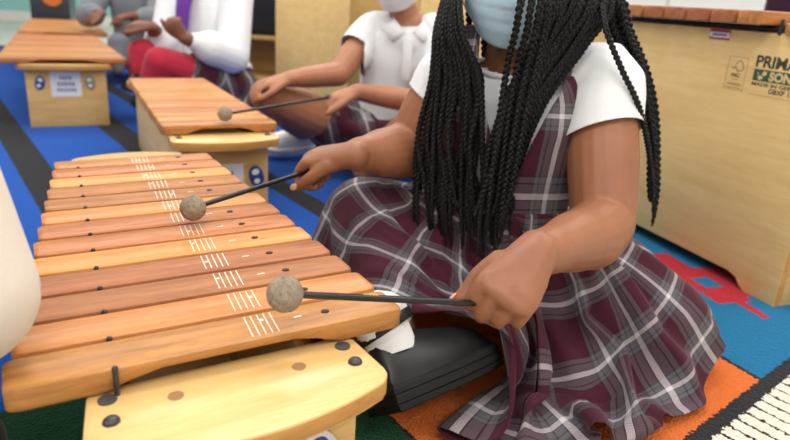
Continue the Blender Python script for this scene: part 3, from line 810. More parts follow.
for h_, s_ in ((h1, .94), (h2, .90)):
    tn = h_['thumb']+h_['td']*.003+nz(h_['k']+h_['n']*.5)*.0072; q = Matrix((nz(np.cross(h_['td'], h_['k'])), h_['td'], nz(np.cross(nz(np.cross(h_['td'], h_['k'])), h_['td'])))).transposed()
    MB().ell(tn, (.0052, .0072, .0022), R=q).obj('thumb_nail', M['nail'], SK)
eyes(P, R, SK, .96)
mk_ = face_mask(P, R, g, M['mask'], .96)
mallet('grey felt mallet held in the near fist over the closest bars', TIP_R, GR_R, .06, mark=True)
mallet('grey felt mallet held over the middle bars of the foreground xylophone', TIP_L, GR_L, .045)
# white T-shirt: trunk and sleeves, opened at neck, hem and cuffs
sh = MB()
sh.tube([(t[1], t[2], t[0]) for t in torso[2:]], [(t[3]+.009, t[4]+.009) for t in torso[2:]], 28, ref=(1, 0, 0), steps=3)
def clear_of_trunk(p):
    q = float(np.clip(np.interp(p.z, [t[0] for t in torso], range(len(torso))), 0, len(torso)-1.001)); i = int(q); t = q-i
    c_ = [torso[i][j]*(1-t)+torso[i+1][j]*t for j in range(5)]
    return ((p.x-c_[1])/(c_[3]+.004))**2+((p.y-c_[2])/(c_[4]+.010))**2 > 1.0
cu = []
for a, b, k_, sw, tl in ((SH_R, EL_R, .37, .0575, .055), (SH_L, EL_L, .38, .054, -.03)):
    e_ = a+(b-a)*(k_+.12); inn = np.array((.18, 1.04, .40))
    sh.tube([inn*.55+a*.45, a+V3(0, 0, .002), a+(b-a)*.25, e_], [.043, sw, sw+.003, sw+.006], 20, steps=4, round_end=True)
    cu.append((a+(b-a)*k_, b-a+V3(tl, 0, 0), .13, clear_of_trunk))
ms = fuse(sh, 't_shirt', .0045, 6, [M['white_cloth']])
cut(ms, cu+[((.176, 1.035, .449), (0, -.15, 1), .09)])
to = add_mesh('t_shirt', ms, g); thick(to, .0016, -1)
MB().tube([V3(.176+.066*math.sin(q), 1.030-.056*math.cos(q), .447-.010*math.cos(q)) for q in np.linspace(0, 2*math.pi, 41)], .0042, 8, cap=False).obj('neck_rib', M['white_cloth'], to)
def rib(a, b, k_, r, nm):
    c = a+(b-a)*k_; d = nz(b-a); u = nz(np.cross(d, (0, 1, 0))); w_ = np.cross(d, u)
    MB().tube([c+(u*math.cos(q)+w_*math.sin(q))*r for q in np.linspace(0, 2*math.pi, 33)], .0018, 6, cap=False).obj(nm, M['white_cloth'], to)
# plaid pinafore bodice: open front between two panels over the shoulders
def panel(a0, a1, v0, v1, name, off=.0215, taper=0.):
    G = []; uv = []; nu, nv = 15, 40
    for i in range(nv):
        v = v0+(v1-v0)*i/(nv-1)
        for j in range(nu):
            e0, e1 = a0(v), a1(v); a = e0+(e1-e0)*j/(nu-1)
            fold = .0015*math.sin(a*11+v*5)+.001*math.sin(v*40)
            G.append(torso_pt(v, a, off+fold)); uv.append((a*.15+.02, v*.40))
    return MB().grid([G[i*nu:(i+1)*nu] for i in range(nv)], 0, uv)
fr_in = lambda v: .42 if v < .85 else .42
bod = MB()
lo = lambda v: -.10+.58*(max(0, v-.25)/.68)**1.9
hi = lambda v: .47+.68*max(0, v-.25)/.68+max(0, .36-v)*5.0
for sg in (-1, 1):
    p_ = panel(lambda v: sg*(lo(v) if sg > 0 else lo(v)+.25), lambda v: sg*hi(v), .24, .93, 'x'); bod.add(p_.v, p_.f, 0, p_.uv)
    p_ = panel(lambda v: sg*3.14, lambda v: sg*(1.95-max(0, .42-v)*2.0), .24, .93, 'x'); bod.add(p_.v, p_.f, 0, p_.uv)
    f0, f1 = torso_pt(.93, sg*(lo(.93) if sg > 0 else lo(.93)+.25), .0215), torso_pt(.93, sg*hi(.93), .0215); b0, b1 = torso_pt(.93, sg*2.6, .0165), torso_pt(.93, sg*1.95, .0165)
    G = []; uv = []
    for i in range(13):
        t = i/12
        for j in range(7):
            s_ = j/6; q = (f0*(1-s_)+f1*s_)*(1-t)+(b0*(1-s_)+b1*s_)*t+V3(0, 0, (.062-.004*s_)*math.sin(t*math.pi)**.7 if 0 < t < 1 else 0); G.append(q); uv.append((s_*.09+.06, .372+t*.12))
    bod.grid([G[i*7:(i+1)*7] for i in range(13)], 0, uv)
bo = bod.obj('pinafore_bodice', M['plaid'], g); thick(bo, .0022)
# pinafore skirt: gathered cloth lying over the crossed legs (half millimetres, each row measured from the row above)
skirt_x = [[-20,-6,7,21,35,48,61,74,87,100,112,124,136,147,158,169,179,188,198,206,215,222,229,236,242,247,252,256,260,263,265,267,268,268,268,267,265,263,260,256,252,247,242,236,229,222,215,206,198,188,179,169,158,147,136,124,112,100,87,74,61,48,35,21,7,-6,-20,-34,-47,-61,-75,-88,-101,-114,-127,-140,-152,-164,-176,-187,-198,-209,-219,-228,-238,-246,-255,-262,-269,-276,-282,-287,-292,-296,-300,-303,-305,-307,-308,-308,-308,-307,-305,-303,-300,-296,-292,-287,-282,-276,-269,-262,-255,-246,-238,-228,-219,-209,-198,-187,-176,-164,-152,-140,-127,-114,-101,-88,-75,-61,-47,-34],
[0,1,3,4,4,6,7,8,9,9,10,11,11,12,13,13,13,14,14,15,14,15,15,15,15,15,15,15,15,14,14,14,14,14,14,14,14,14,14,14,14,14,13,13,13,13,11,12,11,11,10,9,9,9,8,8,7,6,6,5,4,4,2,2,2,0,0,0,-2,-2,-2,-4,-5,-5,-6,-6,-7,-8,-8,-9,-10,-10,-11,-12,-12,-13,-12,-13,-14,-14,-14,-15,-15,-15,-15,-15,-16,-15,-15,-16,-15,-15,-16,-15,-15,-15,-15,-15,-14,-14,-14,-13,-12,-12,-11,-11,-10,-9,-9,-8,-8,-8,-8,-7,-7,-7,-7,-6,-4,-4,-3,-1],
[2,3,-2,-1,-1,-1,0,2,3,4,3,4,0,-1,-3,-3,0,4,7,2,8,10,6,3,2,6,11,12,4,3,10,11,2,1,7,0,2,8,10,2,1,4,3,8,9,4,3,7,2,0,0,2,6,4,2,5,5,3,1,1,0,-1,0,2,2,2,0,-1,-2,-3,-2,-2,0,-2,-3,-2,-2,-3,-5,-7,-4,-3,-5,-9,-7,-5,-5,-5,-7,-12,-14,-7,-7,-13,-6,-5,-5,-8,-9,-10,-12,-13,-15,-18,-16,-15,-13,-11,-11,-10,-11,-10,-10,-12,-10,-8,-6,-3,-1,0,1,0,0,-1,1,-1,2,0,-1,1,2,3],
[6,3,7,0,3,4,0,0,2,5,3,4,11,10,9,7,5,7,8,3,0,5,12,8,7,1,-1,6,15,8,-1,7,15,7,-1,14,3,-3,4,13,5,-1,1,4,7,10,7,-1,9,6,4,10,7,5,4,0,5,5,4,2,2,2,0,2,3,2,1,-1,0,-2,-5,1,0,0,-2,-5,-6,-5,-6,-2,0,0,-1,-1,-9,-13,-13,-9,-6,-3,-9,-18,-12,-6,-17,-17,-17,-16,-16,-15,-16,-16,-17,-16,-18,-18,-17,-17,-15,-15,-14,-15,-14,-11,-10,-7,-6,-6,-4,-6,-6,-4,-2,0,-3,2,-1,1,5,0,1,2],
[-2,1,4,9,1,3,3,1,2,3,10,8,8,13,14,13,5,3,6,17,4,-1,5,14,16,16,7,-1,9,18,8,-1,9,17,9,7,15,5,-6,6,14,9,5,-6,3,8,10,6,2,10,8,-3,5,7,7,4,-2,4,4,4,4,1,4,1,-1,1,0,0,-2,-3,-2,-9,0,1,1,-1,-3,-4,0,-6,-3,-2,-4,1,1,-3,-10,-16,-16,-10,-5,-11,-18,-16,-13,-16,-15,-16,-17,-17,-15,-17,-17,-17,-15,-13,-12,-12,-15,-15,-13,-9,-6,-1,-8,-10,-8,-7,-5,-1,-3,-3,-2,-5,0,2,-1,1,1,9,2,1],
[13,3,2,8,9,3,8,6,3,2,4,7,8,2,9,3,11,5,4,9,17,4,0,6,10,13,17,10,-2,10,18,8,-3,10,17,1,1,15,9,-6,8,15,15,10,-5,2,7,7,9,9,9,6,-3,7,6,6,3,-2,4,4,2,1,-2,2,0,3,0,-1,-2,-4,-6,-6,-12,-1,-1,-1,-2,1,2,-2,-13,-4,-4,-2,0,1,1,-6,-12,-17,-11,-8,-13,-15,-15,-14,-15,-14,-16,-17,-17,-16,-12,-13,-15,-17,-17,-15,-11,-5,-2,-2,-2,-4,3,-9,-11,-9,-8,-6,-4,-1,1,0,0,-2,8,3,3,4,7,12],
[3,15,11,6,8,6,10,13,7,3,4,6,7,5,7,5,0,8,10,10,14,10,6,4,7,5,12,17,9,4,15,17,8,-2,11,15,6,10,14,9,-10,4,10,11,6,-4,5,4,7,6,3,11,9,-3,6,4,5,4,-1,2,3,3,-1,1,0,2,0,0,-1,-3,-6,-5,-7,-4,-1,-2,-3,-5,0,1,-5,-16,4,-6,-6,-4,-6,0,-1,-7,-15,-12,-11,-16,-15,-16,-15,-16,-14,-16,-17,-14,-17,-17,-18,-12,-9,-7,-6,-10,-11,-11,-13,-13,-11,3,-2,0,-3,-4,-3,-2,0,7,-1,3,-2,7,5,4,10,12],
[14,15,-7,-4,7,9,4,9,14,14,7,3,5,6,6,12,4,8,10,10,12,10,9,8,8,12,12,13,11,14,8,14,16,6,1,14,11,-1,12,13,8,-11,-12,10,12,6,3,3,5,2,2,8,6,10,1,4,6,5,3,2,2,1,11,1,0,1,0,-1,-1,-3,-3,-4,-6,-6,-2,-3,-3,-3,-2,-4,-5,-10,-5,-7,-9,-6,-3,-9,-9,-9,-13,-16,-16,-14,-16,-14,-16,-14,-15,-13,-15,-17,-17,-18,-15,-17,-15,-14,-14,-14,-14,-12,-9,-11,-7,-11,-3,-1,4,-2,3,-2,-2,-4,6,0,0,3,7,7,9,10],
[14,15,9,-4,-3,8,6,9,3,10,6,12,6,8,6,9,10,9,10,9,8,9,10,10,8,11,11,13,13,8,17,3,2,16,16,12,12,6,7,10,10,11,3,-12,12,14,0,4,4,3,2,5,9,3,7,7,4,5,4,3,3,5,7,7,10,1,0,-1,-2,-2,3,1,-4,-7,-2,-3,-4,-1,-4,-5,-6,-5,-8,1,-4,-10,-9,-9,-8,-8,-9,-11,-14,-15,-14,-14,-13,-16,-16,-16,-14,-16,-14,-16,-13,-14,-14,-15,-14,-13,-13,-13,-11,-5,-9,-3,-8,-7,-3,6,-3,6,-5,1,-6,-9,-2,1,8,11,7,11],
[14,16,19,-4,-1,-3,9,6,9,10,6,7,-1,14,6,9,12,12,11,3,7,8,10,10,11,12,12,12,13,16,4,13,11,3,9,11,13,8,7,0,8,9,10,0,-10,13,12,6,4,3,2,-2,8,7,9,5,5,6,4,2,2,8,5,0,-5,-1,1,0,-2,0,-2,-5,4,-6,-2,-3,-4,-3,-6,-6,-7,3,-9,-3,-5,-7,-8,-8,-9,-8,-7,-12,-13,-13,-15,-16,-15,-14,-16,-16,-16,-16,-16,-11,-17,-16,-15,-13,-13,-11,-11,-10,-10,-11,-5,-9,-8,-6,-4,-6,6,-4,9,-2,-2,15,2,0,2,7,12,10],
[13,16,10,-1,-1,-1,-2,4,10,10,7,6,3,5,5,10,12,14,12,16,-3,9,11,12,12,13,12,13,12,10,16,14,13,8,4,10,8,9,6,3,13,9,4,9,0,2,12,10,-6,3,3,10,7,6,7,6,3,5,4,2,1,-5,3,4,3,-6,0,-1,-3,3,-3,-3,3,-1,-2,-3,-4,-3,-6,-8,-6,-14,-15,-4,-4,-6,-9,-10,-9,-11,-9,-8,-7,-14,-11,-13,-15,-15,-14,-16,-16,-16,-16,-17,-13,-11,-11,-12,-13,-14,-13,-12,-12,-10,-9,-10,-3,-5,-4,0,-5,3,1,-3,11,-3,15,13,4,4,-6,-1],
[-7,-5,4,2,0,5,0,1,9,9,8,5,5,3,6,8,13,4,10,13,12,11,12,11,12,12,13,12,13,11,12,13,13,10,6,8,10,8,5,4,8,9,8,11,4,-6,10,11,3,3,2,6,7,6,-2,8,5,4,3,2,0,-2,2,2,3,0,0,-1,-2,-1,-3,-3,1,0,-3,-3,-4,-4,-5,-2,-7,-10,-9,-4,-5,-4,-7,-8,-10,-4,-11,-11,-8,-1,-12,-7,-14,-15,-15,-15,-16,-16,-17,-16,-16,-15,-14,-12,-9,-11,-11,-12,-11,-10,-9,-2,-5,-3,-2,-1,0,-4,-8,3,6,5,9,-2,2,5,-9,-7],
[-1,-2,1,2,-1,1,9,6,6,9,14,4,9,2,7,8,13,8,10,12,12,12,12,12,13,13,13,13,13,13,12,13,11,10,8,8,9,8,5,4,8,8,9,9,6,1,2,7,5,3,2,6,7,6,3,2,4,4,4,2,1,-2,0,3,6,1,0,-1,-2,-1,-2,-3,0,-1,-3,-4,-5,-4,-6,-3,-6,-9,-7,-5,-6,-7,-6,-7,-8,-8,-6,-9,-13,-11,-10,-15,-12,-16,-16,-15,-16,-16,-16,-15,-15,-14,-14,-13,-12,-6,-2,-7,-9,-10,-8,-8,-5,1,2,-4,-1,-1,7,4,4,7,7,7,3,5,18,-7],
[-2,-3,-1,2,1,0,2,2,6,7,-2,3,13,0,6,6,12,9,9,12,12,12,12,12,13,14,14,12,13,12,12,12,12,11,8,10,8,7,6,4,8,9,8,8,7,3,1,5,3,3,3,4,7,5,4,-1,4,3,3,1,1,-1,1,2,-4,5,1,-1,-2,0,-2,-2,1,1,-4,-5,-4,-3,-5,-3,-5,-7,-6,-5,-7,-7,-8,-8,-3,-11,-10,-5,-13,-5,-3,-13,-13,-10,-15,-16,-16,-15,-16,-16,-13,-15,-13,-12,-12,-12,-11,-1,1,-5,-10,-5,-2,-3,-2,4,0,-1,2,2,3,8,6,17,4,5,12,-1],
[-3,-4,-14,3,2,0,0,8,5,7,4,3,4,4,13,10,8,8,9,10,13,12,12,13,13,13,14,13,13,13,13,11,12,11,9,9,1,7,6,4,7,9,8,8,8,3,2,6,4,3,2,1,7,6,6,3,5,-2,2,2,1,-1,-1,1,0,-6,0,0,-2,-1,-2,-3,-3,6,-4,-4,-4,-3,-4,-4,-5,-7,-6,-5,-7,-7,-7,-8,-10,-11,-13,-9,-4,-14,-9,-11,-13,-13,-11,-15,-15,-16,-15,-15,-15,-13,-14,-13,-12,-11,-11,-10,-6,3,-2,-5,-7,-2,-2,-9,-5,7,0,4,5,12,6,13,4,6,10,1],
[-2,-5,16,10,2,1,4,2,7,7,5,3,5,5,2,8,8,8,9,10,16,13,12,12,13,14,14,13,13,13,12,12,11,11,9,7,5,9,6,5,7,9,8,7,8,4,0,4,3,4,3,-3,7,6,8,4,4,0,3,1,0,-1,0,0,-1,-3,0,0,-1,-1,-2,-2,-8,3,-2,-4,-4,-4,-5,-3,-5,-5,-6,-5,-6,-7,-7,-8,-10,-10,-10,-12,-8,-15,-12,-13,-10,-15,-15,-13,-15,-15,-15,-14,-16,-15,-13,-12,-11,-11,-10,-10,-10,-2,11,6,-3,-7,-3,6,-1,-1,-4,10,2,6,7,12,4,6,11,6],
[-1,-14,6,13,2,2,2,3,4,6,5,3,3,5,6,7,8,8,10,10,4,12,12,13,12,13,13,10,13,14,13,11,10,13,10,8,5,12,5,4,7,9,9,5,8,6,-1,5,2,3,2,-1,2,4,10,9,2,1,2,2,1,-1,0,1,-1,-3,-1,0,-2,-1,-2,-2,-4,-2,0,-2,-3,-3,-4,-5,-6,-5,-4,-5,-7,-7,-7,-8,-10,-10,-4,-14,-12,10,-11,-4,-13,-13,-12,-12,-14,-14,-14,-14,-8,-14,-13,-13,-12,-11,-10,-10,-10,-9,1,12,9,2,-2,-3,8,-7,7,-5,6,2,7,11,5,6,11,8],
[-2,13,6,14,-1,6,1,3,4,6,8,1,-10,5,6,7,9,9,10,10,7,12,12,12,13,14,14,10,14,14,13,12,11,13,11,7,5,9,2,5,7,9,8,4,7,5,2,4,3,2,1,-1,3,3,6,7,3,2,2,1,1,-1,-1,0,0,-3,-1,0,-1,-1,-2,-3,3,-2,-1,-2,-4,-3,-4,-5,-5,-5,-5,-4,-6,-7,-8,-8,-10,0,-5,-7,15,-3,-9,-11,-9,-12,-12,-15,-11,-13,-13,-13,-14,-4,-13,-11,-12,-11,-10,-10,-10,-8,-7,-5,9,10,-6,-2,-4,2,0,11,-3,0,1,7,12,7,6,12],
[5,10,1,3,0,3,1,5,3,6,13,14,19,2,7,7,8,8,9,11,7,12,12,13,13,13,14,11,13,14,12,12,9,3,15,8,6,5,3,5,5,9,9,7,7,6,4,4,2,3,2,0,2,4,-4,6,5,5,2,2,1,-1,-1,0,0,-3,-3,-1,-2,-2,-3,-1,2,-3,-1,-1,-3,-3,-4,-5,-6,-4,-3,-5,-2,-6,-7,-6,-4,-1,-10,3,1,-8,-8,-11,-11,-11,-14,-8,-13,-12,-12,-12,-13,-12,-1,-12,-11,-10,-10,-9,-5,-7,-6,-5,-10,-6,-4,-3,-3,5,2,2,16,-3,9,-2,23,6,5,16],
[0,5,-5,1,-1,1,2,3,3,4,19,15,17,6,10,8,10,9,10,9,9,11,12,12,12,13,12,12,14,13,11,10,12,10,0,7,7,5,4,6,6,8,8,8,9,7,5,4,4,1,0,1,2,3,-1,3,5,6,2,2,1,0,-1,0,-1,-2,-2,-2,-2,-2,-1,-1,2,-7,-1,-1,-2,-4,-5,-5,-4,-2,-3,-6,-4,-3,-7,-6,0,-8,-8,12,-7,-6,-9,-13,-13,-13,-7,-12,-12,-10,-10,-10,-12,-12,-8,-2,-11,-11,-11,-7,-8,-5,-5,-5,-10,-8,-2,-5,-5,-5,2,0,2,19,12,21,17,0,5,-3],
[0,3,9,2,0,1,3,3,4,4,13,16,17,7,6,6,11,9,9,10,9,11,11,12,12,13,13,13,15,13,10,9,11,11,7,7,6,4,4,7,6,8,7,8,8,7,5,4,3,2,1,2,2,3,0,0,6,6,-2,2,0,-1,-2,-1,-1,-2,-3,-1,-2,-2,-2,0,-3,6,0,-1,-2,-5,-4,-6,-4,-2,4,-6,-6,-6,-7,1,0,-9,3,-1,-11,-9,-6,-12,-13,-7,-10,-12,-11,-9,-10,-2,-9,-11,-11,-5,-6,-11,-9,-9,-9,-8,-6,-4,-6,-10,-3,-1,4,-1,1,2,2,14,10,7,-20,1,4,8],
[-1,3,2,-1,-1,0,3,2,4,4,10,15,17,11,5,7,9,10,9,9,9,10,12,13,13,13,12,13,13,10,10,9,4,12,10,6,6,4,5,7,4,9,8,7,8,8,6,4,4,0,0,1,2,3,1,-2,4,1,3,3,1,0,-2,-1,-1,-2,-3,-3,-2,-3,-2,-1,-3,2,-1,-2,-2,-5,-5,-7,-5,2,3,-6,-5,-7,-7,-5,-4,-5,11,-10,-10,-10,-11,-9,-11,-7,-12,-12,-1,-10,-9,-4,-5,-11,-11,-9,-4,-9,-9,-7,-4,-7,-6,-5,-5,-5,-5,0,-2,2,1,8,3,2,9,6,-9,10,2,2],
[0,1,1,-1,-1,0,6,2,4,5,6,16,16,12,4,7,9,9,9,8,10,10,12,12,12,12,12,13,13,9,9,8,8,10,10,6,6,4,3,7,0,8,9,9,8,7,5,4,3,1,0,2,2,3,1,6,3,3,1,1,1,0,-3,-1,-1,-2,-3,-2,-2,-3,-2,1,-5,1,0,-1,-2,-5,-5,-6,-4,9,-4,-8,-5,-6,-6,-6,-9,6,-6,-12,-12,-10,-10,-12,-4,-11,-11,-5,-2,-6,-8,-5,3,-6,-11,-10,-5,-8,-7,-7,-9,-5,-4,-5,-4,-1,0,-1,-3,1,5,0,13,5,9,4,0,-8,-8,-1],
[-1,1,1,-2,-1,0,3,2,6,5,-4,14,16,13,5,8,9,10,9,8,11,9,11,12,13,13,12,12,12,9,9,8,8,10,11,6,6,4,5,13,2,7,8,8,8,8,7,4,4,0,0,2,2,2,1,3,2,3,3,0,0,0,-3,-2,-1,-1,-4,-2,-1,-3,-2,14,12,2,0,-1,-2,-4,-5,-8,-8,-16,-8,-8,-5,-5,-7,-12,-13,-15,-10,-11,-12,-10,-9,-9,-9,-11,-9,-4,-2,-4,-6,-11,0,-1,-8,-10,-6,-5,-9,-9,-8,-7,-8,-6,6,6,3,-4,-4,8,0,10,1,14,-8,0,5,-14,-16,-6],
[-1,0,-1,-21,-2,-1,3,3,1,5,12,5,9,15,6,6,6,10,10,8,11,11,12,12,12,12,12,13,12,10,9,8,7,9,10,7,6,3,1,-5,9,8,8,8,9,8,6,4,3,-1,0,3,2,2,2,4,-1,4,2,0,0,0,-4,-2,-1,-2,-3,-4,-3,-4,-4,5,7,0,0,-1,-2,-7,-5,-9,-10,-15,-12,-9,-7,-5,-5,1,-9,-1,-11,-12,-12,-11,-11,-9,-10,-10,7,-1,-2,-5,-6,-7,-3,1,-4,-10,-9,-4,-9,-9,-7,-7,-5,-7,-1,3,8,-5,4,-3,9,-2,6,3,9,-3,12,-16,-17,-18],
[-2,-1,-12,-16,2,-3,-5,3,5,5,7,-16,-2,13,4,6,7,11,9,6,11,12,11,12,13,13,13,13,12,10,8,7,8,9,12,6,7,3,2,1,11,6,9,9,8,8,7,4,4,-4,1,3,2,2,2,1,8,4,2,-1,-1,1,4,-3,-1,-1,-3,-4,-2,-14,-10,-16,-12,-1,-1,0,-2,-3,-6,-11,-10,-15,-14,-10,-9,-5,-4,-8,-5,-6,-11,-12,-7,-11,-2,-10,-11,-2,4,1,-2,-3,-6,-6,-4,3,0,-6,-10,1,-2,-9,-8,-5,-6,-5,-5,-11,-4,9,1,8,-1,10,4,-1,-7,-5,-21,-18,-17,-6],
[-3,-2,-19,-15,0,1,3,3,5,-1,6,-3,0,18,4,6,7,11,10,3,10,11,12,12,12,12,11,14,12,10,9,7,7,7,4,7,6,4,2,5,8,5,9,8,9,8,7,4,3,2,2,4,3,1,2,-3,5,4,3,2,1,2,3,-7,-1,-1,-3,-3,-4,3,-10,-14,-6,-3,-1,0,-1,-1,-6,-9,-10,-14,-14,-11,-10,-7,-1,-10,2,-9,-12,-11,-8,-11,-3,-6,-6,10,4,1,-1,-3,-5,-6,-5,1,2,-2,-8,-8,1,-5,-6,-6,-2,-2,-4,-6,-9,-4,5,1,10,5,16,-8,-11,-7,-5,-18,-16,-19],
[5,1,-7,-15,-2,3,4,0,4,5,4,-3,0,-3,5,5,7,11,10,14,11,11,11,12,13,12,12,13,11,12,8,7,8,6,4,6,7,3,2,6,9,-2,9,9,8,8,7,4,3,2,1,6,2,0,2,0,4,3,4,2,3,1,-3,5,0,-1,-2,-3,-5,-2,-6,-14,-14,-3,-3,-1,-1,-3,-5,-9,-11,-13,-15,-11,-10,-11,-10,-11,-11,-10,-12,-6,-10,-13,-4,-6,2,8,2,1,-2,-4,-6,-6,-5,-1,2,2,-3,-9,-4,-3,-5,-4,-7,-7,-7,6,2,-1,0,2,0,3,1,13,16,-10,-18,-18,-18,-17],
[-17,-17,-6,-5,3,-5,-1,7,0,9,4,-1,-1,-13,4,5,7,12,11,13,10,10,12,12,13,12,12,14,10,9,8,8,7,6,4,6,8,3,2,6,7,14,10,9,9,9,7,4,4,3,2,8,0,-6,2,2,4,4,3,2,-1,2,-6,1,0,-1,-3,-4,-5,-7,-3,-14,-14,-7,-3,-2,1,-4,-7,-6,-12,-12,-14,-11,-11,-11,-11,-12,-11,-11,-10,-9,-12,-12,-5,-6,5,7,0,2,-2,-3,-4,-7,-6,-3,3,3,1,-6,-7,2,-5,-6,-5,-8,-7,-1,9,3,2,1,9,-1,-5,-3,-10,-10,-10,-18,-16,11],
[-17,-15,-16,12,-6,-2,-5,0,7,3,3,-1,-1,-5,4,5,6,14,10,12,10,7,10,11,12,12,12,12,6,9,7,2,11,2,3,4,8,2,2,6,6,10,11,10,9,9,8,4,3,4,2,4,2,-2,7,4,4,4,3,2,1,4,-2,0,1,0,-3,-4,-5,-6,-8,-12,-10,-7,-4,-5,-5,-6,-6,-3,1,-8,-12,-12,-12,-11,-11,-11,-12,-10,-10,-10,-12,-12,-5,-4,12,7,0,6,-5,-3,-5,-6,-6,-3,2,3,3,0,-9,-6,3,-8,-6,-2,-4,-7,-2,8,2,10,3,17,-8,-5,-17,-14,-19,-18,-16,-13],
[-11,-12,-14,12,9,-1,2,-4,-12,-15,-2,0,-1,-5,4,5,5,11,9,12,12,9,10,10,11,12,11,11,13,4,6,5,4,6,5,1,5,1,3,6,7,10,10,10,9,9,8,4,4,4,2,-11,1,13,7,5,4,3,3,2,1,9,-1,0,0,0,-3,-4,-5,-7,3,-6,-8,-7,-5,-4,-6,-5,-6,-10,-7,-9,-10,-12,-11,-11,-11,-11,-13,-11,-9,-10,-12,-12,-5,-1,6,4,6,-2,-6,2,-4,-7,-6,-4,0,3,4,3,-3,-4,-4,-4,-4,1,5,-3,-6,1,4,4,2,1,18,-12,-16,-14,-16,-18,-17,-13],
[-5,-18,-10,10,9,2,-1,0,-11,2,-4,1,-2,-4,3,4,6,10,10,12,13,10,10,11,12,11,11,11,9,3,6,6,-1,3,7,2,4,3,5,7,6,10,10,10,8,10,10,4,3,5,3,-10,-10,13,11,6,4,4,3,3,1,-6,2,-1,0,7,-8,-3,-5,-13,-7,-7,-7,-7,-5,-4,-2,-6,-6,-9,-8,-8,-10,-11,-12,-11,-11,-12,-12,-11,-8,-10,-11,-12,-6,1,4,-15,-6,-2,1,-4,-3,-5,-8,-5,-1,3,4,4,2,-8,-6,-4,-1,-4,0,7,-1,-4,3,2,3,0,-6,14,0,-18,-16,-17,-15,-17],
[0,-20,1,12,9,12,-12,-5,-6,-4,-5,3,-3,-3,4,4,5,9,9,10,15,9,10,9,11,11,11,10,9,9,1,11,4,-6,-2,2,3,3,4,7,5,9,11,10,7,8,4,4,5,5,6,-8,-12,10,10,6,5,4,3,2,2,-4,9,-1,0,5,2,-4,-6,-10,-6,-6,-7,-7,-6,-7,-6,-7,-4,-8,-9,-9,-10,-12,-11,-12,-11,-11,-11,-12,-12,-12,-10,-10,-6,2,3,-12,-14,-8,-4,-9,-2,-5,-8,-6,-1,1,3,5,5,-2,-8,-3,-5,-2,-3,-1,8,2,4,-1,2,-2,-6,-5,23,-14,-16,-17,-15,-17],
[-8,-21,3,7,9,15,-6,-5,-3,-6,-6,3,-3,0,4,5,1,8,10,9,15,9,9,10,10,1,11,9,10,12,12,8,12,6,-4,-4,2,4,5,7,5,9,10,11,6,8,7,3,7,4,5,-2,9,10,10,8,4,4,3,2,2,-3,-9,-4,-1,4,3,-4,-6,-2,-5,-6,-5,-7,-11,-6,-6,-6,-4,-4,-8,-8,-9,-11,-12,-11,-11,-12,-12,-11,-11,-13,-12,-9,-8,1,1,1,-16,-16,-7,-5,-1,-5,-7,-7,-3,0,4,4,5,3,-4,0,-6,-5,-3,-6,-2,5,0,9,-1,-6,-11,-10,-1,-15,-15,-17,-16,-14],
[-10,-1,1,6,10,17,-5,-4,0,-8,-8,4,-5,10,4,1,4,4,10,7,-1,9,10,10,11,5,9,8,8,6,2,-2,7,12,7,2,3,7,4,11,8,8,10,2,10,7,5,7,7,6,5,0,11,9,10,8,5,2,1,1,4,1,-15,-13,-3,-12,-9,-5,-5,-14,-5,-6,-5,-7,-12,-13,-6,1,-5,-4,-9,-9,-7,-12,-12,-12,-12,-12,-11,-12,-12,-12,-12,-8,-8,3,-7,-13,-13,-15,-13,6,1,-3,-7,-6,-4,-1,1,4,5,4,1,-8,-5,-5,-8,-3,-4,-1,5,0,8,8,-4,-12,-7,-15,-16,-16,-16,-14],
[-13,-2,5,7,11,16,-3,-4,11,-14,-15,7,-11,11,5,1,4,4,10,6,3,9,7,11,11,4,8,4,8,0,-2,2,-5,6,11,5,0,-1,6,10,12,9,7,5,8,6,8,8,7,7,6,3,8,9,10,8,2,-2,2,7,4,3,-10,-14,-9,-10,-11,-5,-6,-10,-5,-7,3,-10,-13,2,-7,1,-2,-5,-9,-7,-5,-13,-13,-12,-11,-11,-10,-11,-12,-13,-12,-7,-8,9,-5,-9,-12,-16,-14,-12,6,-2,-8,-8,-4,-2,-2,2,5,5,2,-2,-3,-3,-3,0,2,3,-1,0,5,9,18,2,-8,-12,-15,-17,-16,-15],
[-13,-1,5,7,13,15,2,-4,-3,-14,-8,-2,15,12,4,1,3,4,9,4,6,11,10,10,10,5,7,3,6,8,3,-1,7,-2,8,7,-3,7,7,-6,5,6,6,5,7,0,8,8,8,8,6,2,5,8,10,9,0,-2,1,6,4,5,1,-14,-11,-10,-10,-4,-2,-9,-4,-5,-2,-13,-11,-5,-6,-3,-5,-4,-7,-9,-11,-13,-12,-12,-11,-12,-11,-12,-12,-13,-13,-5,-13,-13,-8,15,9,-10,-15,-15,-9,9,-6,-7,-6,-3,-1,-2,1,5,3,-1,-2,-4,2,3,2,2,7,2,4,-11,12,14,-7,-11,-15,-16,-15,-14],
[-14,-1,5,7,13,9,5,-4,-3,-7,6,5,16,10,3,3,3,4,9,-2,7,10,11,10,11,6,7,4,6,7,9,3,-3,9,9,11,10,8,9,-1,3,7,5,7,7,6,10,8,8,6,9,3,4,8,9,10,1,2,0,5,4,3,7,-9,-13,-8,-10,-4,-3,-5,-5,-6,-4,-14,-9,-5,-7,-7,-1,-3,-6,-8,-15,-14,-14,-15,-12,-12,-12,-11,-13,-14,-15,-13,-13,-17,-15,11,1,-1,-1,0,-14,-3,-3,-7,-6,-3,-2,-1,-3,3,6,0,-3,-2,-2,1,3,0,3,13,7,18,-16,-17,-7,-10,-14,-17,-16,-15],
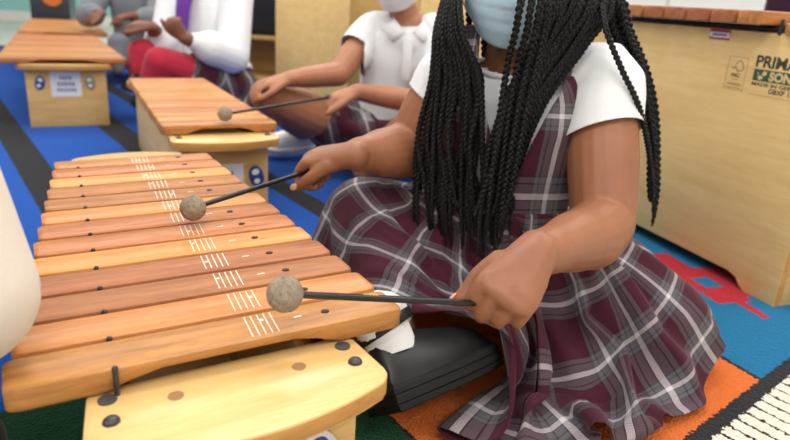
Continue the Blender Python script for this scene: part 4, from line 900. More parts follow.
[-14,-4,3,5,10,7,6,-6,-3,-8,-6,6,14,10,3,4,4,2,9,6,9,10,10,11,11,6,7,4,6,5,7,9,0,-10,-2,10,11,12,11,0,3,6,4,8,7,6,9,7,8,7,7,4,0,9,10,7,2,4,-1,2,4,3,6,4,-13,-9,-10,-5,-6,-4,-4,-5,-6,-14,-6,-5,-7,-7,-5,-3,-2,-7,-14,-15,-9,-15,-12,-12,-14,-12,-13,-13,-14,-2,-12,6,-13,6,3,1,12,6,5,-8,-3,-7,-6,-4,-2,0,1,-3,0,2,-3,-2,-1,-1,0,4,-1,0,8,16,4,-5,-11,-13,-14,-16,-15,-14],
[-9,-1,5,6,9,2,6,-7,-4,4,-2,0,4,12,2,4,5,6,1,14,12,9,10,10,11,6,8,5,6,4,5,8,9,-3,-15,-8,8,11,12,2,-3,6,1,9,7,6,9,8,8,8,3,12,-1,-2,7,1,-1,6,3,1,-3,7,-4,10,-9,-7,-10,-5,-7,-4,-5,-6,-9,-14,0,-6,-7,-7,-5,-6,-1,0,-12,-14,-13,1,-11,-11,-13,-12,-13,-12,-11,-14,-2,-2,8,-16,6,12,11,14,13,7,-1,-7,-6,-4,-3,-2,0,2,2,1,-2,-2,-1,0,1,2,6,0,4,11,14,19,-9,-11,-13,-16,-15,-13]]
skirt_y = [[-203,-203,-202,-201,-199,-196,-194,-190,-186,-182,-177,-172,-166,-160,-153,-146,-139,-131,-123,-115,-106,-97,-87,-78,-68,-58,-47,-37,-26,-15,-5,6,17,28,39,50,61,72,83,94,104,114,125,134,144,153,163,171,180,188,196,203,210,217,223,229,234,239,243,247,250,253,256,257,259,259,260,259,259,257,256,253,250,247,243,239,234,229,223,217,210,203,196,188,180,171,163,153,144,134,125,114,104,94,83,72,61,50,39,28,17,6,-5,-15,-26,-37,-47,-58,-68,-78,-87,-97,-106,-115,-123,-131,-139,-146,-153,-160,-166,-172,-177,-182,-186,-190,-194,-196,-199,-201,-202,-203],
[-25,-25,-25,-24,-24,-24,-23,-23,-22,-21,-20,-19,-18,-17,-17,-16,-14,-13,-12,-11,-10,-9,-9,-7,-7,-6,-5,-4,-4,-3,-2,-1,0,0,1,2,2,3,3,4,5,6,5,7,7,8,8,9,10,10,11,11,12,12,13,13,13,14,14,14,15,15,15,16,15,16,15,16,15,16,15,15,15,15,15,14,14,13,13,13,13,12,11,11,10,10,9,9,8,8,6,6,5,4,4,3,3,2,1,0,0,-1,-2,-3,-4,-4,-5,-5,-6,-7,-8,-8,-9,-9,-10,-10,-10,-11,-12,-12,-13,-14,-16,-17,-19,-21,-22,-25,-24,-24,-25,-25],
[12,14,1,-5,2,4,6,0,-3,-2,3,-9,-4,0,5,6,5,1,-3,1,-5,-7,-3,-1,1,-1,-3,-2,0,1,0,1,-1,0,0,-2,0,1,3,-1,0,1,2,4,6,2,1,5,-1,-2,-1,3,7,6,1,7,8,2,1,0,-1,1,4,11,5,9,12,12,12,10,4,6,1,8,6,3,1,1,3,7,2,0,5,8,5,2,-1,-2,0,3,4,2,0,5,4,2,1,1,1,0,-2,-2,-3,-3,-1,-2,-2,-3,-4,-4,-6,-7,-8,-9,-9,-6,-2,1,4,4,3,0,-2,-4,4,-1,3,-3,8,11,10,5],
[2,12,14,3,-10,-9,-1,7,2,-2,0,-1,-14,-12,-10,-6,-2,-7,-4,-2,4,-2,-6,-5,-3,2,4,-1,-1,-1,2,-2,1,-1,-1,2,-2,-1,0,5,-1,-1,0,1,3,7,4,-1,10,5,3,7,8,2,3,-1,6,10,6,6,7,10,9,12,8,1,4,0,-2,7,13,2,1,3,7,11,12,9,12,1,-1,-1,-4,-3,6,9,8,4,0,-5,4,6,6,-1,7,6,4,3,3,3,3,1,1,0,-3,-4,-6,-6,-6,-6,-6,-7,-7,-7,-5,1,0,-2,-3,-7,-8,-6,-4,10,-4,10,1,2,-9,3,1,12],
[11,9,13,13,1,-5,-2,3,9,4,-5,12,4,-14,-13,-12,-8,4,-4,-8,-3,5,-4,-7,-7,-5,-3,4,-2,0,-4,1,-2,2,-1,-1,5,0,-1,0,8,2,2,-1,0,4,8,2,1,13,6,0,6,15,8,2,-4,7,12,8,10,2,11,10,14,4,3,7,5,-2,10,15,10,-5,-5,2,7,10,-1,5,3,0,4,-6,-6,-2,6,10,8,6,-6,7,8,7,-3,6,6,5,2,3,2,2,1,-2,-2,-2,-2,-4,-5,-6,-3,1,5,9,0,-11,-6,-5,-4,1,-3,-2,13,-5,10,7,2,2,-2,-10,10,-8],
[-19,-10,8,13,11,-4,-10,-5,4,14,6,4,7,-4,-11,-8,-10,-4,5,-8,-8,-3,5,-2,-4,-6,-5,-6,5,-2,3,-1,4,-2,3,-1,-1,4,-1,0,1,10,10,0,-3,-1,4,5,6,6,13,4,0,8,15,9,2,-3,7,13,2,7,4,9,12,8,3,5,9,5,3,12,12,5,1,1,5,-2,-4,3,9,7,2,-1,-8,-10,-12,1,8,7,8,-6,9,10,6,-3,5,4,4,1,2,2,1,-1,-2,-4,-4,-1,2,9,10,9,8,4,7,0,-9,-10,-11,-4,-3,13,5,2,-8,3,15,8,2,-5,-6,13],
[-13,-21,-17,11,10,7,-9,-11,-4,4,13,2,0,-3,-9,-9,-4,-8,-7,-4,-7,-9,-3,3,-1,1,-5,-2,-4,4,0,3,-2,5,1,6,1,1,7,-2,-1,0,5,13,0,-1,1,3,5,6,-5,13,7,-2,11,14,6,4,1,7,6,9,7,9,11,8,5,6,4,7,4,9,10,9,3,3,3,4,0,-8,7,9,-1,7,3,0,5,-9,-9,12,11,8,-5,3,8,4,-4,5,4,3,1,1,-1,-3,-4,6,8,8,7,1,-2,-3,-8,-12,0,9,3,6,-2,-13,12,6,3,11,1,-13,6,12,7,-3,-7,-6],
[-9,-7,-5,-5,9,9,-2,-8,-10,-7,-21,-6,-1,-2,-9,-8,-7,-9,-10,-3,-6,-7,-6,-4,-2,-3,-4,-3,-4,-6,0,2,3,2,6,4,-2,2,1,10,-1,-3,-4,3,14,0,0,4,6,5,5,8,16,5,-5,9,6,8,5,7,5,3,13,6,10,8,4,5,2,7,10,9,9,9,5,1,3,2,1,4,-3,6,8,7,10,5,-4,4,2,3,9,9,6,-1,3,6,2,-6,3,3,1,-2,-3,-3,4,-4,-6,-8,-7,-7,-7,-6,-4,-7,-16,-8,7,5,10,3,-14,-5,-1,-9,14,4,4,8,9,6,-10,-7],
[-6,-9,-12,-4,-6,8,5,-6,-1,-11,-15,-20,-1,-1,-9,-8,-7,-17,-16,-17,-10,-8,-7,-6,-1,-7,-3,-2,-1,5,-2,-6,-6,-6,-4,1,5,4,4,6,10,12,-4,-4,0,11,-2,4,5,6,6,7,11,17,5,5,6,8,7,6,4,11,13,17,4,7,4,5,4,10,16,3,9,8,5,4,4,1,1,15,16,9,6,-6,4,9,6,9,6,-8,8,12,12,7,0,5,7,4,-4,2,2,0,-1,0,-8,-9,-9,-8,-9,-9,-9,-9,-5,1,-9,-17,-13,-13,-4,11,-3,-17,-9,10,-17,10,-4,-2,10,13,3,-6],
[-5,-5,-1,-7,-5,-12,6,-5,-5,-10,-15,-18,-15,2,-7,-8,-6,-12,-15,-8,-10,-8,-8,-7,-8,-6,-4,-4,-3,-5,5,9,-1,2,-1,-2,6,2,3,-3,10,12,7,-3,1,5,9,3,5,6,4,6,9,12,9,4,5,8,7,6,6,11,13,4,16,13,6,6,6,12,12,16,5,8,7,4,3,2,2,6,13,7,4,0,2,5,5,0,15,8,-11,5,11,12,6,1,5,5,2,-3,1,1,-2,-7,-4,-5,-6,-8,-9,-11,-11,-11,-12,-7,-2,-11,-12,-12,-15,-3,12,-6,-15,-5,-7,-19,-22,-13,-3,7,13,-5],
[6,-3,-6,-16,-3,-6,-15,-4,-6,-12,-13,-17,-16,-4,-6,-9,-7,-6,-14,-11,-10,-7,-9,-8,-7,-7,-5,-4,-1,3,-1,2,1,1,3,1,1,4,6,6,7,8,15,1,0,-1,10,5,-1,5,7,7,9,13,10,3,5,7,8,7,7,5,9,15,11,14,8,4,6,14,10,8,6,7,6,5,4,2,2,2,8,9,7,6,-2,5,12,7,9,13,5,-10,-12,6,10,7,5,5,5,1,-1,-1,-3,-4,-9,-9,-10,-11,-9,-7,-7,-6,-7,-10,-8,-10,-16,-6,-9,-15,-3,3,-9,-7,10,-19,-19,-22,-11,-13,-22,-11],
[-21,-23,-20,-18,-11,1,-7,4,-8,-11,-12,-18,-16,-6,-6,-8,-7,-17,-11,-10,-11,-10,-9,-8,-8,-6,-6,-4,-2,1,1,1,3,-1,3,0,5,4,6,5,5,6,8,3,-1,3,1,11,4,4,5,6,8,9,15,-1,6,6,7,6,7,7,9,12,10,9,7,5,6,9,9,8,6,6,6,7,3,3,3,10,4,7,5,5,3,-3,7,9,4,-4,12,13,3,-12,-4,-8,1,3,4,4,1,0,-2,-4,-3,-6,-9,-10,-12,-11,-10,-9,-8,-9,-9,-5,-13,-14,-2,-8,-9,-16,2,-9,-13,-16,-21,-18,-19,-16,-18,-24],
[-24,-21,-21,-17,-11,-9,4,-19,-14,-9,-8,-17,-16,-7,-6,-7,-8,-14,-10,-12,-10,-9,-12,-9,-8,-7,-6,-5,-3,0,1,2,3,1,1,2,4,4,5,5,4,6,6,6,0,2,2,8,3,5,5,5,7,7,12,12,5,7,7,7,7,6,8,12,5,9,7,6,6,8,9,7,7,7,6,10,4,3,3,7,4,5,5,3,3,3,6,12,0,-1,-8,6,12,4,-4,6,-7,4,2,2,1,-1,-2,-2,-6,-3,-5,-7,-10,-12,-12,-13,-12,-11,-11,-12,-12,-14,-14,1,-6,-9,-16,-14,-14,-15,-21,-22,-19,-16,-9,-23],
[-25,-22,-21,-17,-15,-21,-7,-8,-15,-13,-15,-14,-14,-10,-7,-4,-9,-12,-9,-11,-10,-8,-11,-10,-8,-8,-7,-6,-3,-1,0,0,5,0,1,2,3,5,6,4,3,5,6,5,1,0,2,6,4,5,4,5,6,0,10,12,5,6,8,6,7,6,7,10,15,5,6,5,5,7,7,7,7,4,5,7,4,2,3,6,2,6,4,3,2,1,3,3,-3,11,2,-14,0,14,13,8,5,-6,3,3,1,0,-1,-4,-1,-7,-8,-9,-8,-8,-12,-11,-10,-12,-11,-3,5,-11,-10,-11,-6,-8,-14,-15,-14,-14,-21,-17,-19,-19,-16,-20],
[-23,-22,-20,-16,-14,-19,-19,0,-18,-13,-14,-15,-14,-12,3,-17,-10,-12,-7,-12,-9,-9,-11,-10,-8,-8,-7,-6,-4,-2,-1,1,2,2,2,2,-3,5,5,3,3,5,6,6,2,1,2,5,3,5,3,6,6,5,7,9,7,-1,8,7,6,5,7,8,10,11,7,5,4,7,8,7,5,-1,6,7,4,3,2,6,0,5,3,2,3,1,2,0,1,3,10,-4,-16,-1,12,4,10,4,-3,1,1,1,-1,-3,-6,-4,-7,-8,-9,-11,-8,-12,-12,-10,-13,-14,-7,11,-8,1,-8,6,-12,-15,-14,-9,-19,-20,-22,-20,-16,-18],
[-23,-21,-14,-18,-14,-17,-23,-15,-2,-12,-13,-14,-14,-11,-17,-12,-11,-12,-11,-12,-8,-8,-10,-10,-8,-7,-7,-6,-4,-3,0,0,-1,1,1,3,0,5,6,3,3,5,5,5,2,1,3,5,4,5,4,7,6,14,2,9,7,2,5,5,5,5,7,9,11,10,7,4,4,6,7,6,5,2,13,6,3,3,3,5,11,4,4,1,3,0,2,1,1,1,-2,-2,13,-1,9,9,1,4,5,1,1,0,-2,-3,-5,-7,-7,-8,-10,-9,-12,-12,-11,-13,2,-9,-16,-5,2,-13,-16,-5,-8,-16,-19,-17,-18,-19,-22,-21,-16,-18],
[-23,-13,-21,-15,-15,-16,-21,-20,-13,-11,-13,-14,-13,-12,-13,-11,-10,-11,-11,-11,-11,-10,-11,-11,-8,-8,-6,-7,-3,-2,-1,-1,-3,3,1,5,3,6,2,4,3,5,6,8,3,1,2,3,3,5,4,6,6,10,-5,3,9,3,5,6,6,6,7,9,10,10,8,4,4,7,7,6,5,4,-4,3,4,2,2,4,8,6,3,1,0,0,1,0,3,-1,-9,1,10,14,8,-1,7,8,2,0,1,0,-1,-3,1,-5,-9,-9,-8,-11,-12,-11,-9,-11,-13,3,-6,-12,13,-11,-15,-10,10,-12,-19,-19,-19,-20,-22,-23,-16,-18],
[-22,-21,-21,-16,-19,-11,-21,-21,-16,-12,-12,-15,-7,-10,-13,-11,-10,-12,-11,-10,-10,-9,-11,-10,-9,-7,-6,-8,-5,-2,0,0,-1,4,2,5,3,4,-7,3,3,4,3,9,3,2,2,4,3,4,4,6,7,9,8,-7,10,4,4,6,5,5,7,9,10,9,8,4,5,6,8,6,5,5,0,3,3,3,2,4,9,5,4,2,-1,0,0,0,4,-9,-8,13,7,15,2,1,-4,2,1,4,1,0,-2,-3,-7,1,-7,-11,-11,-11,-8,-12,-10,-3,-8,-15,-8,-10,-10,-5,-13,-16,-7,3,-15,-20,-9,-22,-19,-2,-15,-17],
[-21,-22,-20,-19,-19,-15,-18,-23,-19,-12,-12,-10,-10,-12,-7,-10,-9,-11,-15,-9,-10,-10,-10,-10,-8,-8,-6,-6,-4,-4,0,0,0,-6,1,5,2,4,-3,2,4,5,1,6,5,1,2,3,3,4,4,6,6,9,12,3,-8,5,4,6,6,5,7,9,10,10,8,5,4,6,8,6,6,5,1,3,4,3,2,3,7,5,4,0,-7,2,1,-3,-8,-10,2,14,15,8,0,1,10,1,6,0,1,0,-1,-3,-4,-4,0,-8,-11,-10,-8,-9,-14,-12,-12,-14,-10,-11,-12,-10,-12,-15,-12,-10,-2,-18,-16,-25,-2,-13,-16,-16],
[-19,-21,-20,-20,-19,-18,-17,-21,-20,-16,-5,-10,-11,-16,5,-9,-10,-11,-12,-10,-8,-11,-10,-10,-9,-7,-6,-5,-4,-2,-2,-1,7,2,0,1,2,3,-1,2,4,4,8,6,4,3,3,3,2,3,6,6,7,8,11,9,3,5,2,5,6,5,6,7,9,9,8,7,5,7,7,5,4,6,2,2,3,3,3,3,7,4,3,1,-3,7,-2,-6,-10,-7,8,8,12,-5,2,5,8,9,0,1,1,0,-1,-2,-4,-6,-3,-2,-8,-9,-8,-3,-10,-13,-12,-12,-4,-7,-11,-14,9,4,-18,-17,-16,-8,-18,0,-18,-23,-18,-18],
[-19,-22,-20,-19,-20,-17,-17,-21,-20,-18,-10,-9,-11,-17,-4,-5,-10,-11,-12,-9,-9,-11,-9,-9,-9,-7,-5,-5,-4,-3,-3,-2,2,3,1,1,1,2,0,2,5,4,6,5,5,3,2,4,2,2,5,6,6,7,10,10,4,7,-3,3,7,5,6,7,9,10,9,7,5,5,7,5,4,0,4,3,4,3,2,2,6,4,3,1,-1,-1,-3,-10,-11,-2,12,13,5,12,-1,11,7,1,1,2,0,-1,-1,0,-1,-6,-6,-2,-3,-10,-12,-13,-6,-9,-13,-13,-11,-5,-12,-11,-16,-14,-17,-19,-20,-13,-20,-19,-12,-24,-18,-19],
[-19,-21,-21,-21,-19,-18,-17,-21,-21,-18,-12,-8,-11,-16,-6,-4,-9,-10,-11,-10,-8,-11,-10,-9,-9,-7,-6,-4,-4,-3,-2,-3,-7,6,1,1,1,1,-1,2,4,3,6,5,4,3,3,3,2,2,5,6,5,7,11,11,8,-3,2,3,7,6,6,7,9,9,9,8,5,6,7,5,4,2,4,2,3,3,3,2,6,2,2,2,0,-1,-5,-7,-8,8,10,8,-5,9,10,13,3,1,3,1,-1,0,-2,1,0,-4,-7,-4,-3,-6,-12,-8,-13,-12,-13,-12,-12,-12,-12,3,-13,-17,-17,-13,-19,-21,-20,-17,-21,-22,-18,-19],
[-19,-22,-21,-20,-20,-20,-13,-20,-21,-19,-16,-9,-11,-15,-9,-3,-10,-10,-12,-9,-8,-12,-9,-10,-8,-7,-6,-5,-4,-4,-3,-3,-3,-1,1,2,1,2,0,2,7,3,6,5,4,3,3,4,3,2,5,5,6,8,10,7,8,3,2,2,10,6,7,7,9,9,9,7,5,5,7,4,3,3,4,2,2,3,2,2,6,4,4,3,0,-3,-6,-6,-5,11,10,3,4,9,11,7,1,2,2,-1,-1,0,0,1,1,-1,-5,-5,-3,-4,-3,-8,-10,-14,-13,-12,-13,-14,-14,-8,-11,-14,-9,-17,-8,-18,-18,-19,-20,7,-16,-19],
[-18,-22,-21,-21,-19,-20,-17,-19,-22,-20,-22,3,-10,-13,-11,2,-9,-9,-12,-10,-7,-14,-8,-9,-9,-7,-6,-4,-4,-3,-3,-2,-1,0,1,1,2,1,-1,1,6,2,6,4,4,3,3,3,2,1,5,6,6,6,10,9,10,4,2,0,3,6,6,7,9,9,9,8,6,6,7,1,2,3,4,2,3,3,3,1,2,1,4,4,0,-9,-5,0,1,1,6,1,5,8,13,4,2,3,1,0,-1,-1,-1,-5,2,1,-4,-8,-4,-4,-10,-9,-10,-7,-12,-12,-12,-13,-14,-8,-12,-9,-17,-7,-19,-11,-9,-21,-18,-3,-14,-17],
[-20,-21,-20,-13,-22,-23,-18,-19,-14,-19,-5,-21,-21,-14,-13,-11,-11,-9,-11,-9,-7,-8,-8,-9,-9,-7,-5,-4,-3,-4,-3,-3,-2,-1,2,1,1,1,3,2,0,2,5,5,3,4,3,4,4,1,5,5,6,7,10,9,11,5,2,1,1,6,5,7,9,10,9,9,4,5,6,5,3,5,4,1,2,5,2,-1,-2,1,4,3,1,-6,-8,-12,6,9,4,1,6,8,7,3,3,2,0,0,-1,0,-1,-2,1,1,0,-5,-4,-4,-8,-11,-10,-3,1,-6,-14,-14,-12,-13,3,-16,-3,-19,-15,-21,-22,-19,-10,-10,-12,-12],
[-17,-22,-19,-18,-24,-20,-22,-17,-19,-23,-21,-11,-20,-14,-15,-12,-10,-9,-12,-9,-7,-8,-8,-9,-9,-6,-6,-4,-3,-3,-3,-4,-2,0,3,0,2,1,3,4,-5,2,5,4,4,4,4,3,4,-2,5,4,6,6,10,10,4,8,3,-2,0,6,7,6,10,9,9,9,6,-10,-1,0,5,6,5,-1,1,2,3,-6,-3,2,3,4,2,-4,-9,-7,8,8,2,-1,11,8,-5,3,3,-1,0,0,-1,-1,0,-1,1,2,1,-2,-9,-1,-3,-10,-11,-14,-11,-2,-11,-4,-13,-12,-14,-2,-17,-5,-14,-8,-18,-17,-13,-14,-14,-16],
[-16,-21,-16,-17,-24,-24,-14,-15,-22,-22,-22,-22,-19,-10,-17,-13,-11,-8,-10,-8,-8,-7,-7,-8,-9,-7,-6,-4,-3,-3,-3,-3,-2,-2,-2,0,2,1,3,4,-2,1,5,4,3,4,3,4,5,3,4,5,6,6,9,10,7,8,6,5,5,6,7,3,9,9,9,9,9,11,-6,-4,10,9,6,2,1,-1,5,-2,-3,4,3,4,3,-2,-11,-3,9,6,1,7,10,5,-3,1,0,2,-1,0,-1,0,-1,-2,-1,1,1,0,-4,-6,-2,-7,-8,-12,-12,-13,-13,-9,-3,-9,-11,-16,-9,-15,-10,-17,-8,-17,-17,-15,-15,-14],
[1,-16,-17,-18,-24,-11,-6,-20,-22,-23,-22,-22,-20,-18,-17,-15,-10,-7,-10,-9,-8,-4,-10,-8,-9,-7,-6,-4,-4,-3,-4,-4,-2,-2,-3,-1,2,0,3,3,-1,2,5,4,3,4,4,3,5,5,5,4,6,6,10,10,8,8,7,4,8,7,7,10,8,9,9,8,9,11,-7,-1,0,9,8,3,1,2,6,-1,-6,4,2,5,4,2,0,1,3,4,-2,11,7,2,-1,2,0,2,1,0,-1,-1,-1,-2,-1,1,1,0,-2,-8,-5,-4,-8,-6,-13,-12,-10,-13,-14,-13,-9,-11,-18,-18,-21,-19,-21,-18,-16,-16,-14,-13],
[-14,-19,-18,-18,-17,-4,-20,0,-22,-16,-22,-22,-19,-15,-17,-16,-12,-5,-10,-9,-9,-11,-7,-7,-8,-6,-5,-4,-4,-4,-3,-3,-2,-2,-2,-1,5,0,3,3,3,1,1,4,3,4,4,4,5,5,5,0,5,-1,9,9,8,8,7,5,2,8,5,8,8,8,9,9,10,8,-11,6,1,11,7,5,-2,4,6,8,-6,5,2,4,4,3,1,2,2,4,7,8,5,1,0,1,0,2,1,0,-1,-1,0,-1,-2,1,2,1,-1,-4,-6,-1,-7,-11,-12,0,7,-13,-10,-14,-14,-16,3,-14,-9,-21,-17,-16,-17,-16,-19,-15],
[-17,-20,-11,-21,-5,-24,-20,-23,-4,-22,-22,-22,-19,-18,-18,-17,-14,-2,-10,-10,-10,4,-4,-5,-7,-6,-5,-5,-5,-4,-5,-8,-1,-4,-3,-3,4,-3,3,3,3,1,2,3,3,5,5,3,5,6,5,5,6,4,8,9,9,8,8,6,4,7,7,8,9,9,9,9,9,9,13,7,8,10,10,8,6,7,8,13,15,7,5,5,3,2,1,1,2,4,6,8,4,0,1,-3,6,0,2,-1,2,0,-1,-2,-2,0,1,1,1,-2,-8,-8,-1,-13,-11,-14,-13,-2,-14,-8,-15,-8,-13,-2,-16,2,-11,-9,-7,-18,-19,-18],
[-21,-10,-20,-22,-23,-22,-23,0,-20,-17,-22,-22,-18,-18,-20,-18,-15,-7,-9,-10,-8,0,-3,-5,-7,-6,-6,-4,-3,-6,-4,-5,-4,-3,-3,-3,0,-7,3,3,3,1,2,2,3,11,5,3,5,7,6,8,6,7,8,9,8,8,8,7,5,10,7,7,9,8,10,9,10,11,14,11,11,11,9,8,10,8,9,-2,6,7,6,4,4,3,1,2,0,3,8,7,1,-1,1,-6,3,1,0,1,2,-3,-1,-2,-3,-1,1,1,0,0,-4,-5,-6,-8,-9,-14,-11,-14,-6,-14,-14,-15,-15,-19,-14,-16,-4,-13,-19,-18,-19,-18],
[-20,-17,-19,-23,-22,-23,-20,-19,-20,-13,-22,-22,-20,-18,-19,-18,-16,-9,-9,-9,-8,-2,-3,-4,-7,-6,-5,-4,-5,-7,-5,-3,-7,-5,-1,-3,-1,-2,2,2,4,2,2,2,3,9,11,3,6,9,7,7,8,6,4,8,9,9,8,9,7,1,7,8,8,0,10,8,9,-9,14,13,11,10,10,8,3,7,11,4,6,7,6,5,4,2,1,1,3,3,8,6,-3,-2,2,-5,2,2,3,1,-1,0,0,-1,-7,-2,1,1,0,-1,-2,-9,-8,-7,4,-11,-14,-10,-13,-9,-7,-14,-15,-18,-19,-20,-23,-15,-19,-18,-18,-17],
[-17,-16,-20,-22,-23,-22,-4,-21,-20,-21,-21,-22,-19,-19,-20,-19,-17,-11,-10,-9,-8,-3,-3,1,-6,-6,-5,-5,-4,-3,-7,4,-4,-7,-6,-3,-2,1,3,2,5,1,2,2,5,6,-3,-2,7,8,10,9,10,4,4,9,8,8,8,9,9,5,8,7,8,2,7,9,13,8,13,11,12,12,11,12,9,11,16,6,6,6,6,4,4,3,2,1,2,3,5,4,11,-1,1,-5,-6,1,-4,3,1,3,-1,-2,-6,-3,0,1,1,0,0,-4,-9,-6,-13,0,-12,-14,-7,-14,-14,-8,-15,-17,0,-19,-6,-18,-20,-19,-20,-20],
[-23,-14,-26,-23,-23,-18,-20,-20,-21,-21,-22,-22,-19,-18,-12,-15,-18,-11,-10,-9,-7,-5,-2,0,-6,-2,-5,-4,-3,-1,0,-2,5,-3,-7,-7,-3,0,3,2,6,1,2,-6,5,7,4,-5,9,7,9,7,1,3,4,7,8,9,10,11,10,4,3,5,9,5,4,10,12,15,13,13,12,10,10,5,5,15,14,11,6,7,6,5,4,3,1,1,2,3,4,3,7,-1,0,-3,-7,-8,2,3,3,2,-1,-1,-5,-4,-1,0,0,0,-1,-2,-7,-3,-12,-14,-11,-3,-13,-2,-14,-13,-19,2,-13,-10,-20,-21,-20,-19,-19,-21],
[-21,-24,-23,-24,-23,-16,-23,-21,-20,-21,-21,-21,-19,-16,-15,-19,-19,-14,-9,-6,-4,-5,-1,-2,-5,-3,-5,-5,-5,-6,-7,-9,-2,6,-2,-4,-3,6,2,-5,2,2,2,13,7,7,15,10,10,10,11,9,-10,0,3,8,9,12,13,12,14,11,-3,1,8,9,14,13,14,-1,11,12,13,10,9,9,4,15,14,10,5,7,7,5,5,3,2,2,3,3,3,2,4,0,-1,-3,-11,11,7,-1,6,-2,0,-1,-4,-5,-1,-1,0,0,-1,-2,-5,-12,-10,-13,-2,-12,-5,-13,0,-17,-16,-18,-21,-7,-21,-20,-19,-18,-20,-21],
[-21,-23,-23,-24,-21,-14,-24,-23,-11,-19,-16,-20,-16,-18,-18,-20,-18,-16,-9,-6,-6,-7,3,-3,-4,-3,-6,-6,-4,-9,-9,-6,-9,-3,7,-2,-4,-4,3,-2,-8,2,3,11,7,5,12,10,10,10,10,11,2,1,3,7,10,15,13,13,15,14,1,-1,2,8,0,15,15,6,12,12,15,9,8,5,9,15,8,12,0,7,7,5,4,3,1,1,3,3,3,3,4,0,-2,0,-11,1,7,4,-4,1,-2,0,-4,-8,-1,0,-1,-1,0,-2,-3,-7,-10,-12,-12,-14,-14,-10,-15,-11,-15,-16,-6,-22,-19,-21,-20,-19,-20,-21],
[-21,-24,-25,-24,-20,-16,-23,-22,-22,-18,-21,-21,-15,-17,-19,-20,-16,-16,-9,-7,-5,-7,-4,-3,-3,-3,-5,-6,-5,-1,-6,-7,-3,-7,0,-1,-7,1,4,11,2,1,2,10,9,-2,8,11,12,12,11,10,5,2,4,5,11,14,14,13,15,8,10,-1,1,11,10,16,14,9,11,12,14,8,7,9,11,13,15,14,7,7,5,5,4,4,2,1,2,3,3,1,3,0,-6,-8,-10,-10,-13,5,2,-3,2,0,-3,-8,-2,-1,-2,-2,-2,-1,-3,-6,-8,-11,-14,-9,-14,-14,-10,-16,-18,-14,-17,-17,-21,-23,-20,-19,-19,-20],
[-21,-24,-24,-23,-15,-20,-24,-23,-23,-22,-13,-15,-6,-18,-20,-19,-19,-17,-6,-6,-7,-9,-5,-4,-3,-4,-6,-6,-5,-4,0,-5,-6,-1,-1,5,4,4,6,11,4,2,2,10,9,7,8,10,10,9,12,10,7,2,2,-2,12,15,15,13,7,11,14,2,1,13,11,15,15,12,12,12,12,7,9,10,11,12,-2,14,11,7,5,6,5,5,2,1,2,3,1,-1,0,-1,-2,-3,-4,-12,7,5,5,4,0,1,1,-7,-3,-2,-1,-2,-4,-2,-1,-6,-8,-9,-13,-14,-7,-14,-15,-6,-15,-7,-15,-17,-23,-21,-21,-19,-20,-21],
[-22,-21,-12,-21,-23,-22,-22,-23,-23,-21,-22,-9,-16,-18,-20,-19,-18,-17,-8,-7,-7,-9,-5,-3,-2,-4,-5,-6,-5,-6,-2,1,-5,-5,-6,5,10,7,6,9,5,1,2,9,9,7,9,13,13,11,12,11,15,2,4,8,15,13,15,15,13,11,14,7,1,13,12,14,14,11,11,12,11,8,11,10,11,10,6,12,14,4,6,6,5,7,5,1,0,3,1,-4,-4,2,-2,7,0,-15,-14,7,4,4,4,1,0,-4,-3,-2,-2,-2,-2,-4,-4,-4,-10,-9,-2,-12,-13,-5,-14,-18,-11,-8,-20,-21,-22,-16,-20,-19,-18,-20],
[-13,6,-17,-20,-22,-21,-23,-23,-22,-22,0,-2,-21,-18,-20,-19,-19,-18,-10,-10,-11,-14,-8,-4,-2,-5,-5,-5,-5,-5,-5,-1,1,-6,-4,-7,1,9,7,9,14,2,1,7,10,7,8,12,12,11,7,3,15,0,2,15,15,7,15,16,7,14,-5,11,-11,11,12,15,14,11,12,12,7,6,11,10,11,12,8,8,15,-2,7,3,3,-4,11,1,1,2,0,-7,-9,-3,2,2,12,5,-16,4,3,2,1,1,1,-3,-4,-1,-1,-2,-2,-2,-3,-3,-6,-7,-14,-4,-2,-12,-7,-16,-16,-12,-7,-11,-22,-23,-21,-20,-20,-18]]
